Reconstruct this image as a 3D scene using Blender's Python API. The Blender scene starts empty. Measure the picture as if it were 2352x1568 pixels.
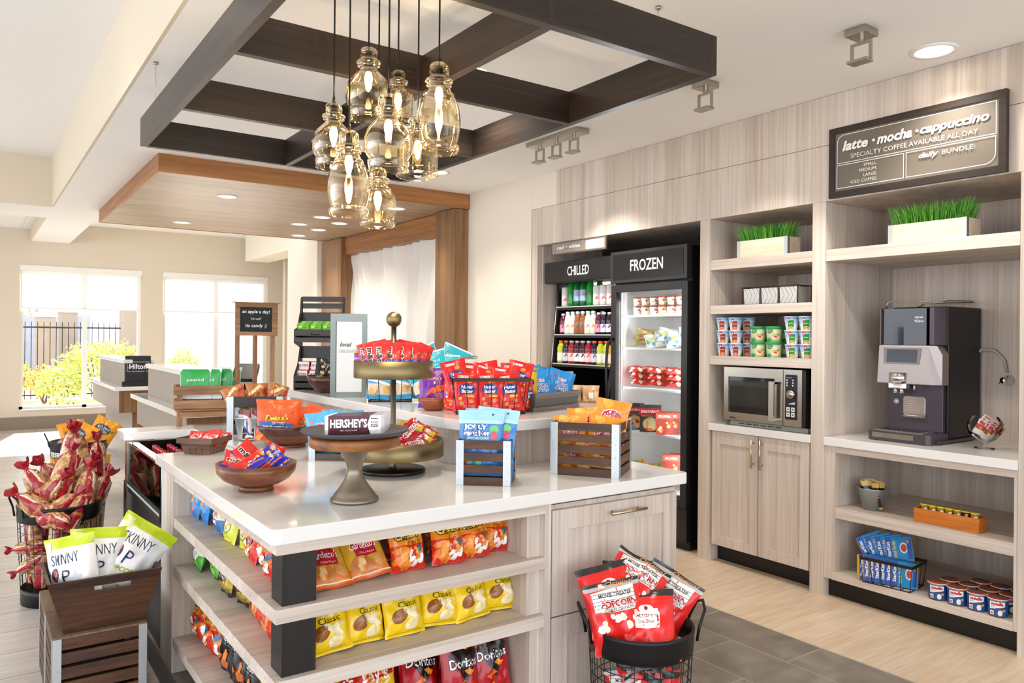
import bpy, bmesh, math, random
from mathutils import Vector, Matrix, noise

sc = bpy.context.scene
C = sc.collection
PI = math.pi
R = math.radians

# ---------------------------------------------------------------- camera
YAW, ROLL, FPX = R(35.147), R(.5225), 1762.8
cam_d = bpy.data.cameras.new('camera'); cam = bpy.data.objects.new('camera', cam_d); C.objects.link(cam)
cam_d.sensor_width = 36; cam_d.lens = FPX / 2352 * 36; cam_d.shift_y = -10 / 2352; cam_d.clip_start = .05; cam_d.clip_end = 200
_f = Vector((math.sin(YAW), math.cos(YAW), 0)); _r0 = Vector((math.cos(YAW), -math.sin(YAW), 0)); _u0 = Vector((0, 0, 1))
_r = _r0 * math.cos(ROLL) + _u0 * math.sin(ROLL); _u = -_r0 * math.sin(ROLL) + _u0 * math.cos(ROLL)
cam.matrix_world = Matrix(((_r.x, _u.x, -_f.x, 0), (_r.y, _u.y, -_f.y, 0), (_r.z, _u.z, -_f.z, 1.47), (0, 0, 0, 1)))
sc.camera = cam

# ---------------------------------------------------------------- world, sun, exposure
w = bpy.data.worlds.new('sky'); sc.world = w; w.use_nodes = True
nt = w.node_tree; nt.nodes.clear()
bg = nt.nodes.new('ShaderNodeBackground'); wo = nt.nodes.new('ShaderNodeOutputWorld')
bg.inputs[0].default_value = (.90, .96, 1.06, 1); bg.inputs[1].default_value = 2.5
nt.links.new(bg.outputs[0], wo.inputs[0])
def light(name, kind, loc, energy, color=(1, 1, 1), rot=(0, 0, 0), **kw):
    l = bpy.data.lights.new(name, kind); l.energy = energy; l.color = color
    for k, v in kw.items(): setattr(l, k, v)
    o = bpy.data.objects.new(name, l); o.location = loc; o.rotation_euler = rot; C.objects.link(o)
    return o
light('sun', 'SUN', (0, 20, 12), 13.0, (1, .96, .88), (R(-58), 0, R(-12)), angle=R(2))
sc.view_settings.view_transform = 'Standard'; sc.view_settings.look = 'None'
sc.view_settings.exposure = 0.55; sc.view_settings.gamma = 1.0; sc.view_settings.use_curve_mapping = False
cy = sc.cycles
cy.max_bounces = 7; cy.diffuse_bounces = 4; cy.glossy_bounces = 3; cy.transmission_bounces = 6; cy.transparent_max_bounces = 12
cy.caustics_reflective = False; cy.caustics_refractive = False; cy.sample_clamp_indirect = 6.0
cy.use_denoising = True

# ---------------------------------------------------------------- materials
MATS = {}
def srgb(h):
    if isinstance(h, str):
        h = tuple(int(h[i:i + 2], 16) / 255 for i in (0, 2, 4))
    return tuple(((c / 12.92) if c <= .04045 else ((c + .055) / 1.055) ** 2.4) for c in h[:3])
def mat(name, col, rough=.5, metal=0, coat=0, emis=None, es=0, alpha=None, trans=0, ior=1.45, spec=None, bump=None):
    if name in MATS: return MATS[name]
    m = bpy.data.materials.new(name); m.use_nodes = True; MATS[name] = m
    b = m.node_tree.nodes['Principled BSDF']
    b.inputs['Base Color'].default_value = (*srgb(col), 1)
    b.inputs['Roughness'].default_value = rough; b.inputs['Metallic'].default_value = metal
    b.inputs['Coat Weight'].default_value = coat; b.inputs['IOR'].default_value = ior
    if spec is not None: b.inputs['Specular IOR Level'].default_value = spec
    if trans: b.inputs['Transmission Weight'].default_value = trans
    if alpha is not None: b.inputs['Alpha'].default_value = alpha
    if emis: b.inputs['Emission Color'].default_value = (*srgb(emis), 1); b.inputs['Emission Strength'].default_value = es
    if bump: add_bump(m, *bump)
    return m
def N(m, t, **kw):
    n = m.node_tree.nodes.new(t)
    for k, v in kw.items():
        if k in n.inputs: n.inputs[k].default_value = v
        else: setattr(n, k, v)
    return n
def L(m, a, b): m.node_tree.links.new(a, b)
def bsdf(m): return m.node_tree.nodes['Principled BSDF']
def add_bump(m, scale, strength, stretch=(1, 1, 1)):
    tc = N(m, 'ShaderNodeTexCoord'); mp = N(m, 'ShaderNodeMapping'); mp.inputs['Scale'].default_value = stretch
    nz = N(m, 'ShaderNodeTexNoise'); nz.inputs['Scale'].default_value = scale; nz.inputs['Detail'].default_value = 3
    bp = N(m, 'ShaderNodeBump'); bp.inputs['Strength'].default_value = strength; bp.inputs['Distance'].default_value = .002
    L(m, tc.outputs['Object'], mp.inputs[0]); L(m, mp.outputs[0], nz.inputs['Vector']); L(m, nz.outputs['Fac'], bp.inputs['Height'])
    L(m, bp.outputs[0], bsdf(m).inputs['Normal'])
def wood(name, cols, axis='z', fine=1.0, rough=.5, tight=60, long=1.6, coat=0, planks=None):
    """grain runs along axis; cols = dark, mid, light"""
    if name in MATS: return MATS[name]
    m = mat(name, cols[1], rough, coat=coat)
    tc = N(m, 'ShaderNodeTexCoord')
    s = {'x': (long, tight, tight), 'y': (tight, long, tight), 'z': (tight, tight, long)}[axis]
    mp = N(m, 'ShaderNodeMapping'); mp.inputs['Scale'].default_value = tuple(v * fine for v in s)
    nz = N(m, 'ShaderNodeTexNoise'); nz.inputs['Scale'].default_value = 1; nz.inputs['Detail'].default_value = 4; nz.inputs['Roughness'].default_value = .65
    mp2 = N(m, 'ShaderNodeMapping'); mp2.inputs['Scale'].default_value = tuple(v * fine * .12 for v in s)
    nz2 = N(m, 'ShaderNodeTexNoise'); nz2.inputs['Scale'].default_value = 1; nz2.inputs['Detail'].default_value = 2; nz2.inputs['Distortion'].default_value = .6
    L(m, tc.outputs['Object'], mp.inputs[0]); L(m, tc.outputs['Object'], mp2.inputs[0])
    L(m, mp.outputs[0], nz.inputs['Vector']); L(m, mp2.outputs[0], nz2.inputs['Vector'])
    mx = N(m, 'ShaderNodeMath', operation='ADD'); mul = N(m, 'ShaderNodeMath', operation='MULTIPLY'); mul.inputs[1].default_value = .5
    L(m, nz.outputs['Fac'], mx.inputs[0]); L(m, nz2.outputs['Fac'], mx.inputs[1]); L(m, mx.outputs[0], mul.inputs[0])
    cr = N(m, 'ShaderNodeValToRGB'); e = cr.color_ramp.elements
    e[0].position = .36; e[0].color = (*srgb(cols[0]), 1); e[1].position = .66; e[1].color = (*srgb(cols[2]), 1)
    k = e.new(.5); k.color = (*srgb(cols[1]), 1)
    L(m, mul.outputs[0], cr.inputs[0]); out = cr.outputs[0]
    L(m, out, bsdf(m).inputs['Base Color'])
    return m
LAMC = ('b6a697', 'cdbfb1', 'dfd3c7')
lam_z = wood('pale_laminate_vertical', LAMC, 'z', tight=70, long=1.4)
lam_x = wood('pale_laminate_along_x', LAMC, 'x', tight=70, long=1.4)
lam_y = wood('pale_laminate_along_y', LAMC, 'y', tight=70, long=1.4)
quartz = mat('white_quartz', 'e9e6e1', .14, coat=.3, bump=(300, .02))
wall_m = mat('cream_wall_covering', 'e6dccb', .8, bump=(500, .05, (1, 1, .2)))
wallb_m = mat('beige_wall_paint', 'd9cdb9', .85, bump=(300, .03))
ceil_m = mat('white_ceiling_paint', 'f8f7f5', .9, bump=(200, .04))
soff_m = mat('beige_soffit_paint', 'dccfb8', .85, bump=(200, .03))
dark = mat('black_toe_board', '14110f', .4)
espresso_x = wood('espresso_wood_x', ('1d1510', '2b211a', '3b2e25'), 'x', tight=90, rough=.38)
espresso_y = wood('espresso_wood_y', ('1d1510', '2b211a', '3b2e25'), 'y', tight=90, rough=.38)
espresso_z = wood('espresso_wood_z', ('14100d', '1f1916', '2a221d'), 'z', tight=90, rough=.4)
amber_x = wood('amber_oak_x', ('7c4d26', '9c6737', 'b27f4c'), 'x', tight=45, rough=.42)
amber_y = wood('amber_oak_y', ('7c4d26', '9c6737', 'b27f4c'), 'y', tight=45, rough=.42)
amber_z = wood('amber_oak_z', ('64442a', '83603f', '997553'), 'z', tight=45, rough=.4)
canopy_m = wood('washed_oak_x', ('8a7156', 'a38a6e', 'b9a288'), 'x', tight=50, long=4, rough=.45)
crate_x = wood('walnut_stain_x', ('29170d', '4a2d1a', '6b4427'), 'x', tight=60, long=5, rough=.45)
crate_y = wood('walnut_stain_y', ('29170d', '4a2d1a', '6b4427'), 'y', tight=60, long=5, rough=.45)
crate_z = wood('walnut_stain_z', ('29170d', '4a2d1a', '6b4427'), 'z', tight=60, long=5, rough=.45)
rustic_x = wood('rustic_pine_x', ('7a5638', '9b7350', 'b8906b'), 'x', tight=60, long=5, rough=.6)
rustic_z = wood('rustic_pine_z', ('7a5638', '9b7350', 'b8906b'), 'z', tight=60, long=5, rough=.6)
galv = mat('galvanised_steel', 'b9bec0', .38, .85, bump=(60, .3))
galv_dk = mat('weathered_zinc', '6f7270', .45, .8, bump=(50, .4))
brass = mat('aged_brass', '8a7a58', .36, .95, bump=(160, .25, (1, 1, 6)))
pewter = mat('warm_pewter', '8d8271', .38, .9, bump=(120, .15))
slate = mat('dark_slate_plate', '4a4448', .5, bump=(150, .2))
blackmetal = mat('black_painted_metal', '1d1b1a', .38, .3)
bronze = mat('bronze_wire', '3d2a22', .42, .6)
steel = mat('brushed_steel', 'b3aca0', .24, 1, bump=(300, .1, (1, 1, .05)))
nickel = mat('champagne_nickel', 'c9b49b', .3, 1)
chrome = mat('chrome', 'dcdcdc', .06, 1)
blackgl = mat('gloss_black_plastic', '0c0b0c', .1, coat=.5)
blackpl = mat('black_plastic', '151314', .42)
whitepl = mat('white_plastic', 'eeeeec', .35)
pane = bpy.data.materials.new('window_glass'); pane.use_nodes = True; MATS['window_glass'] = pane; glass = pane
_n = pane.node_tree; _n.nodes.remove(_n.nodes['Principled BSDF'])
_t = _n.nodes.new('ShaderNodeBsdfTransparent'); _g = _n.nodes.new('ShaderNodeBsdfGlossy'); _m = _n.nodes.new('ShaderNodeMixShader')
_g.inputs['Roughness'].default_value = .02; _fr = _n.nodes.new('ShaderNodeFresnel'); _fr.inputs[0].default_value = 1.2
_n.links.new(_fr.outputs[0], _m.inputs[0]); _n.links.new(_t.outputs[0], _m.inputs[1]); _n.links.new(_g.outputs[0], _m.inputs[2])
_n.links.new(_m.outputs[0], _n.nodes['Material Output'].inputs[0])
amber_gl = bpy.data.materials.new('smoked_amber_glass'); amber_gl.use_nodes = True; MATS['amber'] = amber_gl
_n = amber_gl.node_tree; _n.nodes.remove(_n.nodes['Principled BSDF'])
_t = _n.nodes.new('ShaderNodeBsdfTransparent'); _t.inputs[0].default_value = (.92, .82, .62, 1)
_g = _n.nodes.new('ShaderNodeBsdfGlossy'); _g.inputs['Roughness'].default_value = .03; _g.inputs[0].default_value = (1, .95, .85, 1)
_m = _n.nodes.new('ShaderNodeMixShader'); _lw = _n.nodes.new('ShaderNodeLayerWeight'); _lw.inputs[0].default_value = .42
_n.links.new(_lw.outputs['Facing'], _m.inputs[0]); _n.links.new(_t.outputs[0], _m.inputs[1]); _n.links.new(_g.outputs[0], _m.inputs[2])
_n.links.new(_m.outputs[0], _n.nodes['Material Output'].inputs[0])
def vcol(name, rough, coat=0, metal=0, bump=None, emis=0):
    m = mat(name, 'ffffff', rough, metal, coat)
    a = N(m, 'ShaderNodeAttribute', attribute_name='Col'); L(m, a.outputs['Color'], bsdf(m).inputs['Base Color'])
    if bump: add_bump(m, *bump)
    return m
pack = vcol('glossy_printed_film', .26, .25, 0, (35, .5))
paper = vcol('matt_printed_card', .55)
foil = vcol('metallic_printed_foil', .25, .2, .35, (45, .6))
flat = vcol('painted_print', .45)

# ---------------------------------------------------------------- mesh building
class MB:
    def __init__(s): s.v = []; s.f = []; s.c = []; s.m = []; s.sm = []; s.M = None
    def add(s, vs, fs, col=(1, 1, 1), mi=0, smooth=False, M=None):
        M = M if M is not None else s.M
        n = len(s.v)
        s.v += [tuple(M @ Vector(p)) if M is not None else tuple(p) for p in vs]
        multi = isinstance(col, list)
        for i, f in enumerate(fs):
            s.f.append([k + n for k in f]); s.c.append(col[i] if multi else col); s.m.append(mi); s.sm.append(smooth)
        return s
    def box(s, x0, y0, z0, x1, y1, z1, col=(1, 1, 1), mi=0, M=None):
        vs = [(x, y, z) for x in (x0, x1) for y in (y0, y1) for z in (z0, z1)]
        return s.add(vs, [(0, 1, 3, 2), (4, 6, 7, 5), (0, 4, 5, 1), (2, 3, 7, 6), (0, 2, 6, 4), (1, 5, 7, 3)], col, mi, False, M)
    def lathe(s, prof, n=32, col=(1, 1, 1), mi=0, M=None, smooth=True, cols=None, caps=True, a0=0, a1=2 * PI):
        full = abs(a1 - a0 - 2 * PI) < 1e-6; k = n if full else n + 1
        vs = [(r * math.cos(a0 + (a1 - a0) * i / n), r * math.sin(a0 + (a1 - a0) * i / n), z) for r, z in prof for i in range(k)]
        fs = []; cc = []
        for j in range(len(prof) - 1):
            for i in range(n):
                i2 = (i + 1) % k
                fs.append((j * k + i, j * k + i2, (j + 1) * k + i2, (j + 1) * k + i)); cc.append(cols[j] if cols else col)
        if caps and full:
            if prof[0][0] > 1e-5: fs.append(tuple(range(k - 1, -1, -1))); cc.append(cols[0] if cols else col)
            if prof[-1][0] > 1e-5: fs.append(tuple((len(prof) - 1) * k + i for i in range(k))); cc.append(cols[-1] if cols else col)
        return s.add(vs, fs, cc, mi, smooth, M)
    def cyl(s, x, y, z0, z1, r, n=20, col=(1, 1, 1), mi=0, M=None, r1=None):
        T = Matrix.Translation((x, y, 0)); T = M @ T if M is not None else (s.M @ T if s.M is not None else T)
        r1 = r if r1 is None else r1
        vs = [(q * math.cos(2 * PI * i / n), q * math.sin(2 * PI * i / n), z) for q, z in ((r, z0), (r1, z1)) for i in range(n)]
        s.add(vs, [(i, (i + 1) % n, n + (i + 1) % n, n + i) for i in range(n)], col, mi, True, T)
        return s.add(vs, [tuple(range(n - 1, -1, -1)), tuple(range(n, 2 * n))], col, mi, False, T)
    def tube(s, pts, r, n=8, col=(1, 1, 1), mi=0, closed=False, M=None, caps=True):
        P = [Vector(p) for p in pts]; k = len(P); vs = []
        up = None
        for i, p in enumerate(P):
            a = P[i - 1] if (i > 0 or closed) else p; b = P[(i + 1) % k] if (i < k - 1 or closed) else p
            t = (b - a).normalized() if (b - a).length > 1e-9 else Vector((0, 0, 1))
            if up is None: up = Vector((0, 0, 1)) if abs(t.z) < .9 else Vector((1, 0, 0))
            x = t.cross(up)
            if x.length < 1e-6: x = t.cross(Vector((0, 1, 0)))
            x.normalize(); y = x.cross(t).normalized(); up = y
            rr = r[i] if isinstance(r, (list, tuple)) else r
            vs += [p + x * rr * math.cos(2 * PI * j / n) + y * rr * math.sin(2 * PI * j / n) for j in range(n)]
        fs = []
        for i in range(k if closed else k - 1):
            for j in range(n):
                q = (i + 1) % k
                fs.append((i * n + j, i * n + (j + 1) % n, q * n + (j + 1) % n, q * n + j))
        if caps and not closed: fs += [tuple(range(n - 1, -1, -1)), tuple((k - 1) * n + j for j in range(n))]
        return s.add(vs, fs, col, mi, True, M)
    def prism(s, pts, z0, z1, col=(1, 1, 1), mi=0, M=None, plane='xy'):
        """2-D outline extruded"""
        def q(a, b, c): return {'xy': (a, b, c), 'xz': (a, c, b), 'yz': (c, a, b)}[plane]
        n = len(pts); vs = [q(a, b, z0) for a, b in pts] + [q(a, b, z1) for a, b in pts]
        fs = [tuple(range(n - 1, -1, -1)), tuple(range(n, 2 * n))] + [(i, (i + 1) % n, n + (i + 1) % n, n + i) for i in range(n)]
        return s.add(vs, fs, col, mi, False, M)
    def sheet(s, f, nu, nv, col=(1, 1, 1), mi=0, smooth=True, M=None):
        vs = [f(i / nu, j / nv) for j in range(nv + 1) for i in range(nu + 1)]; fs = []; cc = []
        for j in range(nv):
            for i in range(nu):
                a = j * (nu + 1) + i; fs.append((a, a + 1, a + nu + 2, a + nu + 1)); cc.append(col(( i + .5) / nu, (j + .5) / nv) if callable(col) else col)
        return s.add(vs, fs, cc, mi, smooth, M)
    def build(s, name, mats, parent=None, bevel=0, fix=True, solid=0, colors=True, loc=None):
        me = bpy.data.meshes.new(name); me.from_pydata(s.v, [], s.f)
        if not isinstance(mats, (list, tuple)): mats = [mats]
        for m in mats: me.materials.append(m)
        me.polygons.foreach_set('material_index', s.m); me.polygons.foreach_set('use_smooth', s.sm)
        if colors:
            ca = me.color_attributes.new('Col', 'BYTE_COLOR', 'CORNER'); buf = []
            for f, c in zip(s.f, s.c): buf += [c[0], c[1], c[2], 1.0] * len(f)
            ca.data.foreach_set('color', buf)
        me.validate()
        o = bpy.data.objects.new(name, me); C.objects.link(o)
        if parent: o.parent = parent
        if loc: o.location = loc
        if solid:
            d = o.modifiers.new('solidify', 'SOLIDIFY'); d.thickness = solid; d.offset = -1
        if bevel:
            b = o.modifiers.new('bevel', 'BEVEL'); b.width = bevel; b.segments = 2; b.limit_method = 'ANGLE'; b.angle_limit = R(40)
        return o
def bx(*a, **k): return MB().box(*a, **k)
def box_obj(name, x0, y0, z0, x1, y1, z1, m, parent=None, bevel=0): return bx(x0, y0, z0, x1, y1, z1).build(name, m, parent, bevel, colors=False)
def tag(o, label=None, cat=None, group=None, kind=None):
    if label: o['label'] = label
    if cat: o['category'] = cat
    if group: o['group'] = group
    if kind: o['kind'] = kind
    return o
def struct(o): o['kind'] = 'structure'; return o
def thing(name, label, cat, loc=(0, 0, 0), rz=0, group=None, rot=None, scale=None):
    o = bpy.data.objects.new(name, None); C.objects.link(o); o.empty_display_size = .05
    o.location = loc; o.rotation_euler = rot or (0, 0, rz)
    if scale: o.scale = (scale,) * 3 if not isinstance(scale, tuple) else scale
    return tag(o, label, cat, group)
def dup(o, label=None, loc=None, rot=None, scale=None, group=None, parent=None):
    c = o.copy(); C.objects.link(c)
    if parent: c.parent = parent
    if loc is not None: c.location = loc
    if rot is not None: c.rotation_euler = rot
    if scale is not None: c.scale = (scale,) * 3 if not isinstance(scale, tuple) else scale
    if label: c['label'] = label
    if group: c['group'] = group
    for ch in [k for k in bpy.data.objects if k.parent == o] if o.get('_kids') is None else [bpy.data.objects[n] for n in o['_kids'].split('|') if n]:
        dup(ch, parent=c)
    return c
def pos(i, n, a='leftmost', b='rightmost', side='left'):
    if n == 1: return 'single'
    if i == 0: return a
    if i == n - 1: return b
    return ['', 'second', 'third', 'fourth', 'fifth', 'sixth', 'seventh', 'eighth', 'ninth', 'tenth', 'eleventh', 'twelfth', 'thirteenth', 'fourteenth', 'fifteenth', 'sixteenth'][i] + ' from ' + side
def rrect(x0, y0, x1, y1, r, n=5):
    out = []
    for cx, cy_, a in ((x1 - r, y1 - r, 0), (x0 + r, y1 - r, 90), (x0 + r, y0 + r, 180), (x1 - r, y0 + r, 270)):
        out += [(cx + r * math.cos(R(a + 90 * k / n)), cy_ + r * math.sin(R(a + 90 * k / n))) for k in range(n + 1)]
    return out
def Tm(x=0, y=0, z=0, rx=0, ry=0, rz=0, s=1):
    return Matrix.Translation((x, y, z)) @ Matrix.Rotation(rz, 4, 'Z') @ Matrix.Rotation(ry, 4, 'Y') @ Matrix.Rotation(rx, 4, 'X') @ Matrix.Scale(s, 4)

# ---- 2-D print layers (text, blobs, bands) laid on any surface ----
_TX = {}
def text2d(s, shear=0, bold=0):
    k = (s, shear, bold)
    if k in _TX: return _TX[k]
    cu = bpy.data.curves.new('t', 'FONT'); cu.body = s; cu.size = 1; cu.shear = shear; cu.offset = bold; cu.resolution_u = 2; cu.fill_mode = 'FRONT'
    o = bpy.data.objects.new('t', cu); me = o.to_mesh(); me.calc_loop_triangles()
    vs = [(v.co.x, v.co.y) for v in me.vertices]; fs = [tuple(t.vertices) for t in me.loop_triangles]
    # keep one winding only
    good = []
    for t in fs:
        a, b, c = (vs[i] for i in t); ar = (b[0] - a[0]) * (c[1] - a[1]) - (b[1] - a[1]) * (c[0] - a[0])
        if abs(ar) > 1e-9: good.append(t if ar > 0 else (t[0], t[2], t[1]))
    o.to_mesh_clear(); bpy.data.objects.remove(o); bpy.data.curves.remove(cu)
    if not vs: _TX[k] = ([], [], (0, 0, 1, 1)); return _TX[k]
    xs = [v[0] for v in vs]; ys = [v[1] for v in vs]
    _TX[k] = (vs, good, (min(xs), min(ys), max(xs), max(ys))); return _TX[k]
def txt(s, cx, cy_, w_, col, h=None, rot=0, shear=0, bold=0, out=None, ow=.05, vert=False):
    """layer: text fitted to width w_ (or height h) around (cx,cy); out = outline colour"""
    L_ = []
    if out is not None: L_.append(('T', s, cx, cy_, w_, h, rot, shear, bold + ow, out, (s, shear, bold)))
    L_.append(('T', s, cx, cy_, w_, h, rot, shear, bold, col, (s, shear, bold)))
    return L_
def ell(cx, cy_, rx, ry, col, rot=0, n=20): return [('E', cx, cy_, rx, ry, col, rot, n)]
def ell_pts(l):
    _, cx, cy_, rx, ry, col, rot, n = l
    return ('P', [(cx + rx * math.cos(a) * math.cos(rot) - ry * math.sin(a) * math.sin(rot), cy_ + rx * math.cos(a) * math.sin(rot) + ry * math.sin(a) * math.cos(rot)) for a in [2 * PI * i / n for i in range(n)]], col)
def pol(pts, col): return [('P', pts, col)]
def rect(x0, y0, x1, y1, col): return [('P', [(x0, y0), (x1, y0), (x1, y1), (x0, y1)], col)]
def frame2(x0, y0, x1, y1, t, col): return rect(x0, y0, x1, y0 + t, col) + rect(x0, y1 - t, x1, y1, col) + rect(x0, y0, x0 + t, y1, col) + rect(x1 - t, y0, x1, y1, col)
def blobs(x0, y0, x1, y1, n, r, cols, seed=1, asp=1.6, k=7):
    rd = random.Random(seed); out = []
    for i in range(n):
        cx, cy_ = rd.uniform(x0, x1), rd.uniform(y0, y1); a0 = rd.uniform(0, PI); rr = r * rd.uniform(.6, 1.2)
        pts = []
        for j in range(k):
            a = 2 * PI * j / k; q = rd.uniform(.75, 1.15); px, py = rr * asp * q * math.cos(a), rr * q * math.sin(a)
            pts.append((cx + px * math.cos(a0) - py * math.sin(a0), cy_ + px * math.sin(a0) + py * math.cos(a0)))
        out.append(('P', pts, cols[i % len(cols)], (cx, cy_)))
    return out
def lay(mb, layers, fmap, step, off0=.0006, doff=.00018, mi=0, clip=None):
    """fmap(x, y, off) -> 3-D; coordinates in metres on the face"""
    for li, l in enumerate(layers):
        off = off0 + doff * li
        if l[0] == 'E': l = ell_pts(l)
        if l[0] == 'T':
            _, s, cx, cy_, w_, h, rot, shear, bold, col, ref = l
            vs, fs, _b = text2d(s, shear, bold); bb = text2d(*ref)[2]
            if not fs: continue
            bw, bh = bb[2] - bb[0], bb[3] - bb[1]
            k = w_ / bw; ky = k if h is None else h / bh
            c, sn = math.cos(rot), math.sin(rot)
            V2 = []
            for x, y in vs:
                x = (x - bb[0] - bw / 2) * k; y = (y - bb[1] - bh / 2) * ky
                V2.append((cx + x * c - y * sn, cy_ + x * sn + y * c))
            tris = [tuple(V2[i] for i in t) for t in fs]
        else:
            pts, col = l[1], l[2]; n = len(pts); m_ = (sum(p[0] for p in pts) / n, sum(p[1] for p in pts) / n)
            ar = sum(pts[i][0] * pts[(i + 1) % n][1] - pts[(i + 1) % n][0] * pts[i][1] for i in range(n))
            if ar < 0: pts = pts[::-1]
            tris = [(m_, pts[i], pts[(i + 1) % n]) for i in range(n)] if n > 4 else [(pts[0], pts[i], pts[i + 1]) for i in range(1, n - 1)]
        col = srgb(col) if isinstance(col, str) else col
        out = []; st = list(tris); s2 = step * step
        while st:
            t = st.pop(); d = [((t[i][0] - t[(i + 1) % 3][0]) ** 2 + (t[i][1] - t[(i + 1) % 3][1]) ** 2) for i in range(3)]
            mx = max(d)
            if mx > s2 and len(out) < 6000:
                i = d.index(mx); a, b, c_ = t[i], t[(i + 1) % 3], t[(i + 2) % 3]; mm = ((a[0] + b[0]) / 2, (a[1] + b[1]) / 2)
                st += [(a, mm, c_), (mm, b, c_)]
            else: out.append(t)
        if clip: out = [t for t in out if all(clip[0] <= p[0] <= clip[2] and clip[1] <= p[1] <= clip[3] for p in t)]
        idx = {}; V = []; F = []
        for t in out:
            ff = []
            for p in t:
                q = (round(p[0], 6), round(p[1], 6))
                if q not in idx: idx[q] = len(V); V.append(fmap(p[0], p[1], off))
                ff.append(idx[q])
            if len(set(ff)) == 3: F.append(tuple(ff))
        mb.add(V, F, tuple(col), mi, True)
# ================================================================ SETTING
def tile_mat(name, cols, tx, ty, groutc, rough, offset=.33, grout=.004, axis='x', noise_s=(2, 30, 30), gloss=None):
    m = mat(name, cols[1], rough)
    tc = N(m, 'ShaderNodeTexCoord'); mp = N(m, 'ShaderNodeMapping')
    if axis == 'y': mp.inputs['Rotation'].default_value = (0, 0, PI / 2)
    br = N(m, 'ShaderNodeTexBrick'); br.offset = offset; br.offset_frequency = 2
    br.inputs['Scale'].default_value = 1; br.inputs['Brick Width'].default_value = tx; br.inputs['Row Height'].default_value = ty
    br.inputs['Mortar Size'].default_value = grout; br.inputs['Mortar Smooth'].default_value = .1; br.inputs['Bias'].default_value = 0
    br.inputs['Color1'].default_value = (.35, .35, .35, 1); br.inputs['Color2'].default_value = (.65, .65, .65, 1); br.inputs['Mortar'].default_value = (0, 0, 0, 1)
    L(m, tc.outputs['Object'], mp.inputs[0]); L(m, mp.outputs[0], br.inputs['Vector'])
    m2 = N(m, 'ShaderNodeMapping'); m2.inputs['Scale'].default_value = noise_s
    nz = N(m, 'ShaderNodeTexNoise'); nz.inputs['Scale'].default_value = 1; nz.inputs['Detail'].default_value = 4; nz.inputs['Distortion'].default_value = .8
    L(m, tc.outputs['Object'], m2.inputs[0]); L(m, m2.outputs[0], nz.inputs['Vector'])
    ad = N(m, 'ShaderNodeMath', operation='MULTIPLY_ADD'); ad.inputs[1].default_value = .3
    bw = N(m, 'ShaderNodeRGBToBW'); L(m, br.outputs['Color'], bw.inputs[0]); L(m, bw.outputs[0], ad.inputs[0])
    sb = N(m, 'ShaderNodeMath', operation='MULTIPLY'); sb.inputs[1].default_value = .7; L(m, nz.outputs['Fac'], sb.inputs[0]); L(m, sb.outputs[0], ad.inputs[2])
    cr = N(m, 'ShaderNodeValToRGB'); e = cr.color_ramp.elements
    e[0].position = .32; e[0].color = (*srgb(cols[0]), 1); e[1].position = .68; e[1].color = (*srgb(cols[2]), 1); k = e.new(.5); k.color = (*srgb(cols[1]), 1)
    L(m, ad.outputs[0], cr.inputs[0])
    mx = N(m, 'ShaderNodeMix', data_type='RGBA'); mx.inputs[7].default_value = (*srgb(groutc), 1)
    L(m, br.outputs['Fac'], mx.inputs[0]); L(m, cr.outputs[0], mx.inputs[6]); L(m, mx.outputs[2], bsdf(m).inputs['Base Color'])
    bp = N(m, 'ShaderNodeBump'); bp.inputs['Strength'].default_value = .25; bp.inputs['Distance'].default_value = .003; bp.invert = True
    L(m, br.outputs['Fac'], bp.inputs['Height']); L(m, bp.outputs[0], bsdf(m).inputs['Normal'])
    return m
fl_plank = tile_mat('pale_plank_tile', ('c0b7ae', 'cfc7be', 'dcd5cd'), 1.2, .3, 'a39b93', .26, noise_s=(2, 40, 1))
fl_cream = tile_mat('cream_stone_tile', ('c9b093', 'd6bfa3', 'e2cfb7'), .9, .3, 'dccbb2', .35, offset=.5, noise_s=(3, 34, 1))
fl_slate = tile_mat('grey_slate_tile', ('6b6259', '857b70', '9d9387'), .61, .305, 'aaa193', .38, offset=.5, axis='y', noise_s=(5, 5, 1))
YB = 13.8
def plane(name, x0, y0, x1, y1, z, m, th=.05, up=True):
    return struct(bx(x0, y0, z - (th if up else 0), x1, y1, z + (0 if up else th)).build(name, m, colors=False))
plane('floor', -7, -5, .66, YB + .1, 0, fl_plank)
o = plane('floor', .66, 4.9, 5.6, YB + .1, 0, fl_plank)
plane('floor', .715, -5, 3.32, 4.9, 0, fl_slate)
plane('floor', 3.33, -5, 5.6, 4.9, 0, fl_cream)
o = bx(.66, -5, -.05, .715, 4.9, .0015).build('trim_1', mat('dark_transition_strip', '6a6764', .3, .6), colors=False); struct(o)
o = bx(3.32, -5, -.05, 3.33, 4.9, .001).build('trim_2', mat('pale_edge_trim', 'bdb6a8', .3, .4), colors=False); struct(o)
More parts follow.
